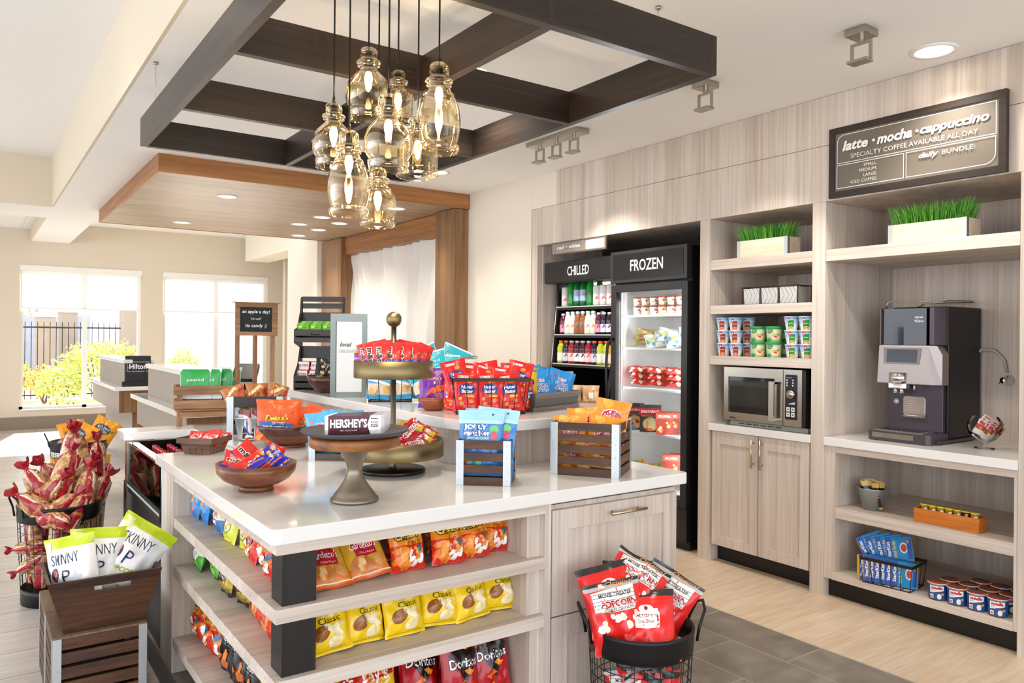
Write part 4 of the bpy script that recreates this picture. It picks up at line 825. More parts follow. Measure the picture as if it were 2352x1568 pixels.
left_row(Z2, [
    ('green0', 'corn_chip_bag', 'white and green corn chip bag nearest the end panel', 3.46, .80, 12, .84), ('green1', 'corn_chip_bag', 'white and green corn chip bag, middle of three', 3.31, .83, 16, .84), ('green0', 'corn_chip_bag', 'white and green corn chip bag beside the gold bags', 3.19, .85, 16, .84),
    ('kettle0', 'kettle_snack_bag', 'gold and brown pretzel bag, farther of two', 3.06, .81, 10, .95), ('kettle1', 'kettle_snack_bag', 'gold and brown pretzel bag, nearer of two', 2.89, .83, 10, .95),
    ('ruf0', 'red_cracker_bag', 'red and orange cracker bag beside the gold bag', 2.73, .83, 12, .95), ('ruf1', 'red_cracker_bag', 'red and orange cracker bag, middle of three', 2.58, .82, 12, .95), ('ruf0', 'red_cracker_bag', 'red and orange cracker bag by the black post', 2.42, .83, 12, .95)], ', middle left-side shelf')
left_row(Z3, [
    ('cheetos0', 'cheese_snack_bag', 'cheese snack bag, farthest', 3.48, .82, 10, 1.15), ('cheetos1', 'cheese_snack_bag', 'cheese snack bag, second farthest', 3.34, .83, 10, 1.15), ('cheetos2', 'cheese_snack_bag', 'cheese snack bag beside the black bags', 3.21, .84, 10, 1.15),
    ('bbq0', 'barbecue_chip_bag', 'black barbecue chip bag, farthest of three', 3.07, .82, 10, 1.05), ('bbq1', 'barbecue_chip_bag', 'black barbecue chip bag, middle of three', 2.91, .83, 10, 1.05), ('bbq0', 'barbecue_chip_bag', 'black barbecue chip bag, nearest of three', 2.76, .82, 10, 1.05),
    ('lays0', 'chip_bag', 'yellow potato chip bag, farther of two', 2.60, .83, 10, 1.15), ('lays1', 'chip_bag', 'yellow potato chip bag, nearer of two', 2.44, .83, 10, 1.15)], ', bottom left-side shelf')

# ================================================================ CRATES, BOWLS, BASKETS
def crate(name, label, cat, loc, rz, w, d, h, ns, gap, mx, my, strap=True, group=None, strapw=.028, th=.009, sl=None):
    """slatted crate; origin at the front left bottom corner, x to the right, y to the back"""
    t = thing(name, label, cat, loc, rz, group); sh = (h - gap * (ns - 1)) / ns
    for nm, a, b, ax in (('front_slats', (0, 0), (w, th), 0), ('back_slats', (0, d - th), (w, d), 0), ('side_slats', (0, th), (th, d - th), 1), ('side_slats', (w - th, th), (w, d - th), 1)):
        m = MB()
        for k in range(ns): m.box(a[0], a[1], k * (sh + gap), b[0], b[1], k * (sh + gap) + sh)
        m.build(nm, mx if ax == 0 else my, t, colors=False, bevel=.001)
    box_obj('base_board', th, th, .001, w - th, d - th, .006, my, t)
    if strap:
        for cx, cy_, sx, sy in ((0, 0, 1, 1), (w, 0, -1, 1), (0, d, 1, -1), (w, d, -1, -1)):
            m = MB(); e = .0012
            x0, x1 = sorted((cx - e * sx, cx + strapw * sx)); y0, y1 = sorted((cy_ - e * sy, cy_ - .0001 * sy)); m.box(x0, y0, 0, x1, y1, h + .0005)
            y0, y1 = sorted((cy_ - e * sy, cy_ + strapw * sy)); x0, x1 = sorted((cx - e * sx, cx - .0001 * sx)); m.box(x0, y0, 0, x1, y1, h + .0005)
            for zz in (.12, .38, .62, .88): m.lathe([(.0018, 0), (.001, .0012)], 6, M=Tm(cx + strapw * .5 * sx, cy_ - e * sy, h * zz, PI / 2 if sy > 0 else -PI / 2), col=(.1, .1, .1))
            m.build('corner_strap', galv, t, colors=False)
    return t
def inloc(t, x, y, z=0):
    """point inside a thing given in its own frame"""
    a = t.rotation_euler[2]; return (t.location.x + x * math.cos(a) - y * math.sin(a), t.location.y + x * math.sin(a) + y * math.cos(a), t.location.z + z)
# Jolly crate
t = crate('slatted_crate', 'small dark slatted crate with metal corners holding light blue candy pouches', 'crate', (1.489, 2.471, .9142), R(-41.8), .205, .18, .168, 4, .014, crate_x, crate_y, group='slatted crates on the island')
for i, (x, y, rz, ln, key) in enumerate([(.085, .045, 0, 4, 'jolly0'), (.125, .09, -.35, 4, 'jolly1'), (.10, .135, .05, 2, 'jolly0')]):
    p = inloc(t, x, y, .028); face_bag(key, 'hard_candy_pouch', 'light blue hard candy pouch in the small crate, %s' % ['front one showing its full logo', 'middle one turned to the right', 'hidden rearmost one'][i], p[0], p[1], p[2], R(-41.8) + rz, ln, (0, 4, 0)[i], 'candy pouch', 'blue candy pouches', .95)
# pretzel snack crate
t = crate('slatted_crate', 'large dark slatted crate with metal corners overflowing with orange snack mix pouches', 'crate', (1.931, 2.463, .9142), R(-54.4), .282, .262, .213, 5, .013, crate_x, crate_y, group='slatted crates on the island', strapw=.03)
sp = [(.07, .05, .10, 0, 12, -4), (.20, .06, .10, .1, 16, 6), (.13, .10, .13, -.1, 14, -8), (.21, .13, .16, .15, 6, 10), (.07, .16, .11, -.15, 10, 6), (.15, .19, .12, .2, 8, -6), (.08, .05, .02, .1, 20, 0), (.19, .05, .03, -.1, 24, 4)]
for i, (x, y, z, rz, ln, ro) in enumerate(sp):
    p = inloc(t, x, y, z); put('prtz%d' % (i % 2), 'snack_mix_pouch', 'orange snack mix pouch in the large island crate, %s' % ['front left, leaning on the top slat', 'front right, leaning on the top slat', 'middle of the heap', 'tallest one at the right', 'back left', 'back right', 'seen through the lower left slats', 'seen through the lower right slats'][i], 'snack pouch', p, pack_rot(R(-54.4) + rz, R(ln), R(ro)), .88, 'orange snack mix pouches')
# little crate behind the plate stand
t = crate('slatted_crate', 'small weathered slatted crate half hidden behind the pedestal plate stand', 'crate', (1.232, 3.314, .9142), R(-40), .20, .17, .112, 3, .012, wood('grey_brown_slat_x', ('3f352e', '5c4f45', '7a6c60'), 'x', long=5), wood('grey_brown_slat_y', ('3f352e', '5c4f45', '7a6c60'), 'y', long=5), group='slatted crates on the island')
for i, (x, y, rz, ro) in enumerate([(.06, .05, 0, -6), (.13, .06, .1, 8), (.08, .11, -.2, 4), (.15, .11, .1, -5)]):
    p = inloc(t, x, y, .012); face_bag('ahoyl0', 'mini_cookie_bag', 'light blue mini cookie bag behind the chocolate bars, %s' % ['front left', 'front right', 'back left', 'back right'][i], p[0], p[1], p[2] + .0, R(-30) + rz, 8, ro, 'snack bag', 'light blue mini cookie bags', 1.0)
# far crate with bread rolls
t = crate('slatted_crate', 'dark slatted crate with galvanised corners holding wrapped soft pretzels, at the back', 'crate', (1.163, 4.40, .9142), R(-25), .30, .2, .21, 2, .09, espresso_x, espresso_y, group='slatted crates on the island', strapw=.035)
for i, (x, y, z) in enumerate([(.05, .07, .15), (.15, .09, .16), (.25, .07, .16), (.10, .14, .12), (.2, .14, .12), (.15, .05, .06), (.24, .06, .05)]):
    p = inloc(t, x, y, z); put('roll%d' % (i % 2), 'bread_roll_bag', 'clear bag with a brown soft pretzel in the back crate, %s' % ['top left', 'top centre', 'top right', 'rear left', 'rear right', 'lower middle', 'lower right'][i], 'bread bag', p, pack_rot(R(-20) + .3 * i, R(10), R(20 * (i % 3 - 1))), 1.0, 'bagged soft pretzels')
# pine crate with green pouches
t = thing('pine_crate', 'light brown rustic pine crate of wide slats holding green dried fruit pouches', 'crate', (1.0, 5.0 - .08, .9142), R(-12))
for nm, y in (('front_slats', 0), ('back_slats', .20)):
    m = MB(); [m.box(-.01, y, z, .36, y + .014, z + .052) for z in (.19, .105)]; m.box(.03, y + .001, .055, .34, y + .013, .085)
    m.build(nm, rustic_x, t, colors=False, bevel=.002)
for x in (.008, .31):
    for y in (.0141, .175): box_obj('leg', x, y, 0, x + .032, y + .024, .235, rustic_z, t, .002)
for x in (-.009, .345): m = MB(); [m.box(x, .0141, z, x + .013, .199, z + .05) for z in (.19, .105)]; m.build('side_slats', rustic_x, t, colors=False)
box_obj('base_board', 0, .0141, .09, .35, .2, .1, rustic_x, t)
for i, (x, y) in enumerate([(.11, .05), (.17, .045), (.24, .09), (.29, .12)]):
    p = inloc(t, x, y, .16); face_bag('peelg0', 'dried_apple_pouch', 'bright green dried apple pouch in the pine crate, %s' % pos(i, 4), p[0], p[1], p[2], R(-22), 5, 0, 'snack pouch', 'green dried apple pouches', .95)
def bowl(name, label, loc, prof, m, foot=None, thick=.006, scale=1, grp=None):
    t = thing(name, label, 'bowl', loc, group=grp)
    inner = [(max(.001, r - thick), z + (thick if i == 0 else 0)) for i, (r, z) in enumerate(prof)][::-1]
    mb = MB(); mb.lathe([(.001, prof[0][1])] + prof + inner + [(.001, prof[0][1] + thick)], 44); mb.build('bowl_body', m, t, colors=False)
    if foot: mb = MB(); mb.lathe([(.001, 0), (foot[0], 0), (foot[1], foot[2])], 36); mb.build('foot', m, t, colors=False)
    return t
acacia = wood('acacia_bowl_wood', ('4a2413', '7a4424', 'a5683a'), 'x', tight=26, long=5, rough=.3, coat=.25)
darkbowl = wood('dark_mahogany_bowl', ('38180f', '4f261a', '6b3823'), 'x', tight=26, long=4, rough=.3, coat=.3)
redbowl = wood('red_brown_bowl', ('7c3a1c', '9a5128', 'b5683a'), 'x', tight=26, long=4, rough=.3, coat=.3)
bowl('wooden_bowl', 'round acacia bowl with dark grain, full of blue and red candy packs', (.84, 2.78, .9142), [(.055, .02), (.085, .026), (.115, .042), (.135, .066), (.14, .098)], acacia, (.062, .058, .021))
mm_ = [('mmb0', -.055, -.05, .06, -.5, 60, -55, 'far left one standing upright'), ('mmr0', -.02, .03, .07, .0, 20, 50, 'red one rising at the centre'), ('mmb1', .03, -.05, .065, .1, 35, -38, 'large blue one in front'), ('mmr1', -.03, -.065, .055, .3, 40, -28, 'low red and orange one at the front'),
       ('mmb0', .0, .02, .06, -.3, 30, 20, 'blue one at the back'), ('mmy0', .075, .0, .07, .4, 20, -60, 'red one sticking out to the right'), ('mmy0', .06, .05, .05, -.2, 30, 10, 'red one at the back right'), ('mmr0', -.06, .03, .05, .4, 40, 30, 'red one at the back left'), ('mmb1', .05, -.015, .04, 0, 50, 10, 'blue one deep at the right')]
for k, x, y, z, rz, ln, ro, lab in mm_:
    putc(k, 'candy_pack', 'chocolate candy pack in the acacia bowl, ' + lab, 'candy', (.84 + x * .75, 2.78 + y * .75, .9142 + z * .8 + .052), pack_rot(fc(.84, 2.78) + rz, R(ln), R(ro)), .70, 'candy packs in the acacia bowl')
t = bowl('wooden_bowl', 'large dark two-tone wooden bowl holding orange pretzel candy pouches', (1.31, 3.78, .9142), [(.07, .012), (.105, .03), (.14, .06), (.16, .09), (.168, .112)], acacia, (.075, .072, .013))
mb = MB(); mb.lathe([(.1415, .062), (.1612, .09), (.1692, .1125), (.165, .1135)], 44, caps=False); mb.build('dark_rim_band', darkbowl, t, colors=False)
for i, (x, y, z, rz, ro, k) in enumerate([(-.075, -.03, .025, .1, 3, 0), (.055, .0, .02, -.25, -8, 1), (.0, .06, .02, .1, 0, 0), (.105, -.03, .03, -.5, 14, 1)]):
    put('rees%d' % k, 'pretzel_candy_pouch', 'orange peanut butter pretzel pouch in the dark bowl, %s' % ['front left with full logo', 'second from left', 'at the back', 'right one tilted'][i], 'candy pouch', (1.31 + x, 3.78 + y, .9142 + z + .01), pack_rot(fc(1.31, 3.78) + rz, R(8), R(ro)), (.92, .92, .92) if i == 0 else .72, 'orange pretzel candy pouches')
# bucket of bars
t = thing('metal_bucket', 'small galvanised bucket with a black and white sign, full of snack bars', 'bucket', (1.215, 4.12, .9142))
mb = MB(); mb.lathe([(.001, .001), (.062, .001), (.064, .008), (.084, .115), (.087, .118), (.087, .122), (.083, .120), (.062, .01), (.001, .01)], 36); mb.build('bucket_body', galv, t, colors=False)
mb = MB(); mb.box(-.032, -.0012, 0, .032, 0, .085, srgb('1b1b1b')); lay(mb, frame2(-.032, 0, .032, .085, .003, 'efefec') + txt('you are', 0, .068, .042, 'efefec', shear=.2) + txt('not', 0, .05, .026, 'efefec', bold=.02) + txt('yourself!', 0, .032, .052, 'efefec', shear=.2) + blobs(-.02, .012, .02, .018, 4, .006, ['efefec'], 3, 2), lambda x, y, o_: (x, -.0012 - o_, y), 1)
o = mb.build('sign_label', paper, t); o.location = (-.036, -.0715, .012); o.rotation_euler = (R(-10), 0, R(-26))
for i in range(9):
    a = i * 2.4; rr = .016 + .012 * (i % 4)
    put('pay%d' % (i % 2), 'snack_bar', 'white and blue snack bar standing in the small bucket', 'candy bar', (1.215 + rr * math.cos(a) * 1.3, 4.12 + rr * math.sin(a) * 1.3, .93), pack_rot(fc(1.2, 4.1) + .4 * math.sin(a), R(-6), R(8 * math.cos(a + .3))), 1.0, 'snack bars in the bucket')
# berry basket
t = thing('chip_basket', 'small square brown chip-wood basket of red wafer packs at the far left corner', 'basket', (.90, 3.78, .9142), R(-46))
bm = MB()
for k in range(4):
    Mk = Tm(rz=k * PI / 2)
    bm.add([(-.062, -.062, 0), (.062, -.062, 0), (.084, -.084, .075), (-.084, -.084, .075), (-.062, -.060, .002), (.062, -.060, .002), (.084, -.0815, .075), (-.084, -.0815, .075)], [(0, 1, 2, 3), (5, 4, 7, 6), (3, 2, 6, 7), (0, 3, 7, 4), (1, 5, 6, 2)], M=Mk)
bm.box(-.061, -.061, .0005, .061, .061, .003); bm.build('basket_body', wood('brown_chip_wood', ('4a3426', '6b4e3a', '86664c'), 'x', long=6), t, colors=False)
bm = MB()
for k in range(4):
    for x in (-.03, 0, .03): bm.add([(x - .0012, -.0632, .003), (x + .0012, -.0632, .003), (x + .0012, -.072, .034), (x - .0012, -.072, .034)], [(0, 1, 2, 3)], M=Tm(rz=k * PI / 2))
bm.build('weave_slits', dark, t, colors=False)
bm = MB()
for k in range(4): bm.add([(-.0875, -.0875, .052), (.0875, -.0875, .052), (.0895, -.0895, .077), (-.0895, -.0895, .077), (-.0845, -.0845, .077), (.0845, -.0845, .077)], [(0, 1, 2, 3), (3, 2, 5, 4)], M=Tm(rz=k * PI / 2))
bm.build('rim_band', MATS['brown_chip_wood'], t, colors=False)
rd = random.Random(5)
for i in range(8):
    x, y = (-.045 + .03 * (i % 4)), (-.03 + .06 * (i // 4)); p = inloc(t, x, y, .03 + .006 * (i % 3))
    put('kit%d' % (i % 2), 'wafer_bar_pack', 'small red wafer pack in the chip-wood basket', 'candy bar', p, pack_rot(R(-46) + rd.uniform(-.3, .3), R(50 if i % 3 else 30), R(rd.uniform(-12, 12))), .92, 'red wafer packs')
# pedestal plate stand
t = thing('pedestal_stand', 'pewter pedestal stand topped by a wood disc and dark slate plate of chocolate bars', 'cake stand', (1.06, 2.42, .9142))
mb = MB(); mb.lathe([(.001, 0), (.078, 0), (.081, .005), (.079, .012), (.071, .018), (.069, .024), (.055, .042), (.038, .066), (.027, .090), (.0245, .104), (.026, .110), (.030, .130), (.042, .156), (.056, .176), (.066, .184), (.001, .184)], 48); mb.build('pedestal', pewter, t, colors=False)
mb = MB(); mb.lathe([(.001, .1845), (.146, .1845), (.151, .19), (.152, .212), (.148, .2185), (.001, .2185)], 56); mb.build('wood_disc', wood('oiled_acacia_disc', ('6b3c1c', '98602f', 'b9824a'), 'x', tight=22, long=5, rough=.35), t, colors=False)
mb = MB(); mb.lathe([(.001, .219), (.12, .219), (.165, .228), (.179, .238), (.1785, .242), (.160, .236), (.12, .229), (.001, .229)], 60); mb.build('slate_plate', slate, t, colors=False)
def hersh():
    mb = MB(); mr = srgb('4a1522'); wh = srgb('dedcdc')
    mb.box(-.0875, 0, 0, .0875, .011, .062, mr)
    lay(mb, rect(.052, 0, .0875, .062, 'e8e4e0') + [('P', [(.052, 0), (.052, .062), (.042, .031)], 'e8e4e0')] + txt("HERSHEY'S", -.020, .037, .122, 'ffffff', h=.030, bold=.03) + txt('MILK CHOCOLATE', -.02, .013, .055, 'e8d9d0', bold=.01) + txt('KING', .066, .040, .024, '4a1522', bold=.02) + txt('SIZE', .066, .028, .026, '4a1522', bold=.03) + rect(.054, .05, .078, .053, '4a1522'), lambda x, y, o_: (x, -o_, y), 1)
    for s in (-1, 1):   # crimped ends
        mb.add([(s * .0875, 0, 0), (s * .0875, .011, 0), (s * .0875, .011, .062), (s * .0875, 0, .062), (s * .0985, .0055, -.001), (s * .0985, .0055, .063)], [(0, 3, 5, 4), (1, 4, 5, 2), (0, 4, 1), (3, 2, 5)], wh)
    return mb
proto('hersh', hersh, 'chocolate_bar', foil)
fz = fc(1.06, 2.42) + .08; dx, dy = math.cos(fz), math.sin(fz)
for i in range(12):
    k = -.045 + .0105 * i; sx = .0035 * i; tilt = .0 
    put('hersh', 'chocolate_bar', 'maroon king size chocolate bar on the slate plate, ' + (['front one with full lettering', 'second behind the front', 'third behind the front', 'fourth behind the front', 'fifth behind the front', 'sixth behind the front', 'seventh behind the front', 'eighth behind the front', 'ninth behind the front', 'tenth behind the front', 'second from the back', 'rearmost'][i]), 'chocolate bar',
        (1.06 - dy * k + dx * sx - dx * .005, 2.42 + dx * k + dy * sx - dy * .005, .9142 + .2295), (R(-2), 0, fz + .012 * i), (.98, .95, .98), 'chocolate bars on the plate')
# two-tier brass stand
t = thing('tiered_stand', 'tall two-tier brass tray stand with a ball finial', 'tray stand', (1.418, 2.857, .9142))
mb = MB(); mb.lathe([(.001, 0), (.130, 0), (.134, .004), (.134, .012), (.130, .016), (.001, .016)], 56); mb.build('base_disc', mat('dark_bronze_disc', '3f372f', .35, .8), t, colors=False)
mb = MB(); mb.lathe([(.001, .0165), (.016, .0165), (.012, .024), (.0105, .03), (.0105, .60), (.001, .60)], 24); mb.build('pole', mat('grey_brass_pole', '77705f', .3, .9), t, colors=False)
mb = MB(); mb.lathe([(.001, .592)] + [(.032 * math.sin(R(a)), .624 - .032 * math.cos(R(a))) for a in range(15, 180, 11)] + [(.001, .656)], 32); mb.build('ball_finial', brass, t, colors=False)
def tray(z, r, h, nm):
    mb = MB(); mb.lathe([(.001, z), (r - .002, z), (r, z + .002), (r, z + h), (r - .003, z + h), (r - .004, z + .005), (.001, z + .005)], 60); return mb.build(nm, brass, t, colors=False)
tray(.385, .161, .070, 'upper_tray'); tray(.066, .208, .068, 'lower_tray')
ux, uy, uz = 1.418, 2.857, .9142 + .392
n = 0
for ring, (rr, cnt) in enumerate(((.105, 8), (.045, 4))):
    for i in range(cnt):
        a = fc(ux, uy) - PI / 2 + (i - (cnt - 1) / 2) * (.36 if ring == 0 else .8) + (.1 if ring else 0) + .25
        x, y = ux + rr * math.cos(a) * 1.0, uy + rr * math.sin(a) * .7
        if ring: y += .03; 
        put('mmv%d' % (i % 2), 'candy_pack', 'red and blue candy pack standing in the upper brass tray, %s' % ('front row ' + pos(i, 8) if ring == 0 else 'back row ' + pos(i, 4)), 'candy', (x, y, uz + .005 + .012 * ring), pack_rot(fc(ux, uy) + .10 * (i - 3), R(6 + 5 * ring), R(-14 + 5 * i if ring == 0 else 8 * (i - 1.5))), .70, 'candy packs in the upper tray')
for i in range(4):
    put('purp0', 'purple_candy_bar', 'purple wrapped candy bar at the left of the upper brass tray, %s' % pos(i, 4), 'candy bar', (ux - .125 + .016 * i, uy + .05 - .012 * i, uz + .002), pack_rot(fc(ux, uy) + .3 * (i - 1), R(4), R(4 * i - 6)), .85, 'purple candy bars')
lz = .9142 + .073
for i, (x, y, z, rz, ln, ro, k) in enumerate([(.10, -.07, .02, .2, 55, -35, 'skit0'), (.14, -.03, .03, .0, 50, -50, 'skit1'), (.05, -.11, .01, .3, 50, -10, 'skit0'), (.115, .0, .045, .1, 40, -52, 'skit1'), (.08, -.02, .05, -.2, 45, -60, 'skit0'), (.16, .02, .03, .1, 55, -42, 'skit1'), (.05, .06, .04, .3, 40, 20, 'gold0'), (.10, .08, .05, 0, 40, -20, 'gold0'), (-.02, .08, .04, -.2, 40, 10, 'gold0'), (-.08, .04, .04, .3, 45, 5, 'gold0'), (.14, .07, .03, .4, 50, -20, 'gold0')]):
    putc(k, 'fruit_candy_pack' if 'sk' in k else 'caramel_candy_pack', '%s in the lower brass tray, %s' % ('red and white fruit candy pack' if 'sk' in k else 'yellow candy pack', ['front middle', 'front right', 'low at the front', 'upper middle', 'topmost left', 'far right', 'behind the pole', 'back right', 'back centre', 'back left', 'rearmost right'][i]), 'candy', (ux + x * .85, uy + y * .85, lz + z + .032), pack_rot(fc(ux, uy) + rz, R(ln), R(ro)), .82, 'candy packs in the lower tray')
# ================================================================ ON THE RAISED BAR (z 1.12)
BZ = 1.1202
# chalkboard sign on a wooden stand (stands on the far strip of the island)
t = thing('chalkboard_sign', 'small chalkboard sign with handwriting in a brown wooden frame on tall legs', 'sign', (1.35, 4.92, .9142), R(-4))
box_obj('board', .028, .012, .575, .225, .018, .73, mat('chalkboard_slate', '262a2c', .8), t)
m = MB(); m.box(.0, .004, .55, .26, .024, .575); m.box(0, .004, .73, .26, .024, .757); m.box(0, .004, .575, .028, .024, .73); m.box(.225, .004, .575, .26, .024, .73); m.build('frame', rustic_x, t, bevel=.001, colors=False)
box_obj('top_ledge', -.015, -.008, .7575, .275, .035, .762, rustic_x, t)
for x in (.004, .113, .222): box_obj('leg', x, .0245, 0, x + .026, .042, .757, rustic_z, t)
m = MB(); lay(m, txt('an apple a day!', .126, .700, .17, 'f2f2f0', shear=.1, bold=.01) + txt('"oh well"', .126, .658, .07, 'f2f2f0', shear=.1) + txt('its candy :)', .126, .612, .13, 'f2f2f0', shear=.1, bold=.01), lambda x, y, o_: (x, .0118 - o_, y), 1); m.build('chalk_lettering', flat, t)
# rack of gum and mints
t = thing('candy_rack', 'dark slatted counter rack with gum and mint trays on the raised bar', 'rack', (1.695, 4.84, BZ), R(-38))
m = MB()
for z in (.525, .57, .32, .365, .10, .145): m.box(.02, .10, z, .29, .108, z + .034)
m.box(.02, .10, 0, .29, .108, .06); m.box(.02, .10, .20, .29, .108, .28); m.box(.02, .10, .42, .29, .108, .50); m.build('slatted_back', espresso_x, t, colors=False)
for x in (.008, .29):
    m = MB(); m.prism([(.112, 0), (-.03, 0), (-.03, .09), (.04, .16), (.085, .27), (-.03, .30), (-.03, .385), (.03, .40), (.085, .50), (.10, .60), (.112, .60)], x, x + .012, plane='yz'); m.build('side_panel', espresso_z, t, colors=False)
for z in (.015, .305):
    m = MB(); m.box(.02, -.03, z, .29, -.022, z + .03); m.box(.02, -.03, z + .042, .29, -.022, z + .078); m.box(.02, -.022, z, .29, .099, z + .006); m.build('tray_front', espresso_x, t, colors=False)
m = MB(); m.tube([(.12, -.0305, .36), (.12, -.04, .355), (.17, -.04, .355), (.17, -.0305, .36)], .0025, 6); m.build('tray_handle', blackmetal, t, colors=False)
proto('gum', lambda: box_mb(.075, .05, .022, '6fb52c', rect(-.9, .1, .9, .45, '2c5a1c') + txt('DOUBLEMINT', 0, .27, 1.5, 'f0f2e6', bold=.02) + txt('mint', 0, .7, .8, '2f8a2c') + ell(-.4, .75, .3, .15, 'bfe07a')), 'gum_pack', paper)
proto('altoid', lambda: box_mb(.075, .06, .02, 'efebe6', frame2(-1, 0, 1, 1, .08, 'c4242c') + txt('ALTOIDS', 0, .55, 1.6, '8a1a22', bold=.02, h=.26), side='b8202a', top='b8202a'), 'mint_tin', paper)
for i, x in enumerate((.058, .138, .218)):
    for j, y in enumerate((.0, .03, .06)): 
        p = inloc(t, x, y, .312); put('gum', 'gum_pack', 'green gum pack in the upper tray of the dark rack, %s row, %s' % (('front', 'middle', 'back')[j], pos(i, 3)), 'gum', (p[0], p[1], p[2] + .05 + .012 * j), (R(-6), 0, R(-38)), 1.15, 'green gum packs')
        p = inloc(t, x, y - .018 + .02 * j, .03); 
for i, x in enumerate((.05, .135, .22)):
    for j in range(2): p = inloc(t, x, .0 + .035 * j, .023 + .055 * j); put('altoid', 'mint_tin', 'red and white mint tin in the lower rack tray, %s row, %s' % (('front', 'back')[j], pos(i, 3)), 'mints', (p[0], p[1], p[2] + .045), (R(-10), 0, R(-38)), 1.0, 'mint tins')
# bowl of nut pouches beside the rack
t = bowl('wooden_bowl', 'brown wooden bowl of dark nut pouches between the rack and the sign frame', (1.80, 4.50, BZ), [(.05, .001), (.09, .02), (.125, .06), (.138, .105)], darkbowl, None)
for i, (x, y, z, rz, ro) in enumerate([(-.05, -.03, .05, .3, 14), (.03, -.02, .055, -.1, -8), (.0, .05, .05, 0, 5)]):
    put('nutk%d' % (i % 2), 'nut_pouch', 'black and green nut pouch in the bowl by the rack, %s' % ['left', 'right', 'rear'][i], 'snack pouch', (1.80 + x, 4.50 + y, BZ + z), pack_rot(fc(1.8, 4.5) + rz, R(15), R(ro)), .95, 'dark nut pouches')
# framed sign
fs = mat('silver_grey_frame', '7f8784', .35, .5)
t = thing('framed_sign', 'tall grey and black picture frame reading local delights on the raised bar', 'sign', (1.655, 4.13, BZ), R(-22))
fw, fh = .205, .475
m = MB(); m.box(0, 0, 0, .03, .008, fh); m.box(fw - .03, 0, 0, fw, .008, fh); m.box(.03, 0, 0, fw - .03, .008, .03); m.box(.03, 0, fh - .045, fw - .03, .008, fh); m.build('frame_face', fs, t, colors=False, bevel=.001)
m = MB(); m.box(0, .0081, 0, fw, .075, fh); m.build('frame_body', espresso_z, t, colors=False)
m = MB(); m.box(.03, .002, .03, fw - .03, .0079, fh - .045, srgb('dfe1e1'))
m.box(0.03, .0015, .03, .034, .008, fh - .045, srgb('2a2422'))
lay(m, txt('local', .085, .30, .065, '4b5256', shear=.25, bold=.03) + txt('DELIGHTS', .10, .262, .10, '8f9598', h=.018), lambda x, y, o_: (x, .0018 - o_, y), 1); m.build('poster', paper, t)
# wire basket with blue cookie pouches
def wire_basket(name, label, loc, rz, w, d, h, taper, nv, wr=.0022, rim=.016, color=bronze):
    t = thing(name, label, 'basket', loc, rz)
    def P_(x, y, z): k = 1 - taper * (1 - z / h); return (w / 2 * x * k, d / 2 * y * k, z)
    m = MB()
    for i in range(nv + 1):
        q = -1 + 2 * i / nv
        m.tube([P_(q, -1, h), P_(q, -1, wr), P_(q, 1, wr), P_(q, 1, h)], wr, 6)
    nd = max(2, int(nv * d / w))
    for i in range(nd + 1):
        q = -1 + 2 * i / nd; m.tube([P_(-1, q, h), P_(-1, q, wr), P_(1, q, wr), P_(1, q, h)], wr, 6)
    m.build('wire_frame', color, t, colors=False)
    m = MB(); m.tube([P_(-1, -1, wr), P_(1, -1, wr), P_(1, 1, wr), P_(-1, 1, wr)], wr * 1.5, 6, closed=True); m.build('base_wire', color, t, colors=False)
    m = MB(); e = .001
    for a, b in (((-1, -1), (1, -1)), ((1, -1), (1, 1)), ((1, 1), (-1, 1)), ((-1, 1), (-1, -1))):
        p, q = P_(*a, h), P_(*b, h); dx, dy = q[0] - p[0], q[1] - p[1]; l = math.hypot(dx, dy); nx_, ny_ = dy / l * .003, -dx / l * .003
        m.add([(p[0], p[1], h - rim), (q[0], q[1], h - rim), (q[0], q[1], h), (p[0], p[1], h), (p[0] + nx_, p[1] + ny_, h - rim), (q[0] + nx_, q[1] + ny_, h - rim), (q[0] + nx_, q[1] + ny_, h), (p[0] + nx_, p[1] + ny_, h)], [(4, 5, 6, 7), (0, 3, 2, 1), (3, 7, 6, 2), (0, 1, 5, 4)])
    m.build('rim_band', color, t, colors=False)
    return t
t = wire_basket('wire_basket', 'dark wire basket of blue and beige cookie pouches behind the brass stand', (1.86, 3.78, BZ), R(-28), .25, .20, .15, .1, 4, rim=.004, color=blackmetal)
for i, (x, y, rz) in enumerate([(-.06, -.05, .15), (.05, -.05, -.2), (-.05, .02, 0), (.06, .03, .1), (.15, -.04, -.5)]):
    p = inloc(t, x, y, .006); face_bag('bluc%d' % (i % 2), 'shortbread_cookie_pouch', 'blue and beige cookie pouch by the black wire basket, %s' % ['front left', 'front right', 'back left', 'back right', 'leaning outside on the right'][i], p[0], p[1], p[2], R(-28) + rz, 8, 4 * (-1) ** i, 'snack pouch', 'blue cookie pouches', .82)
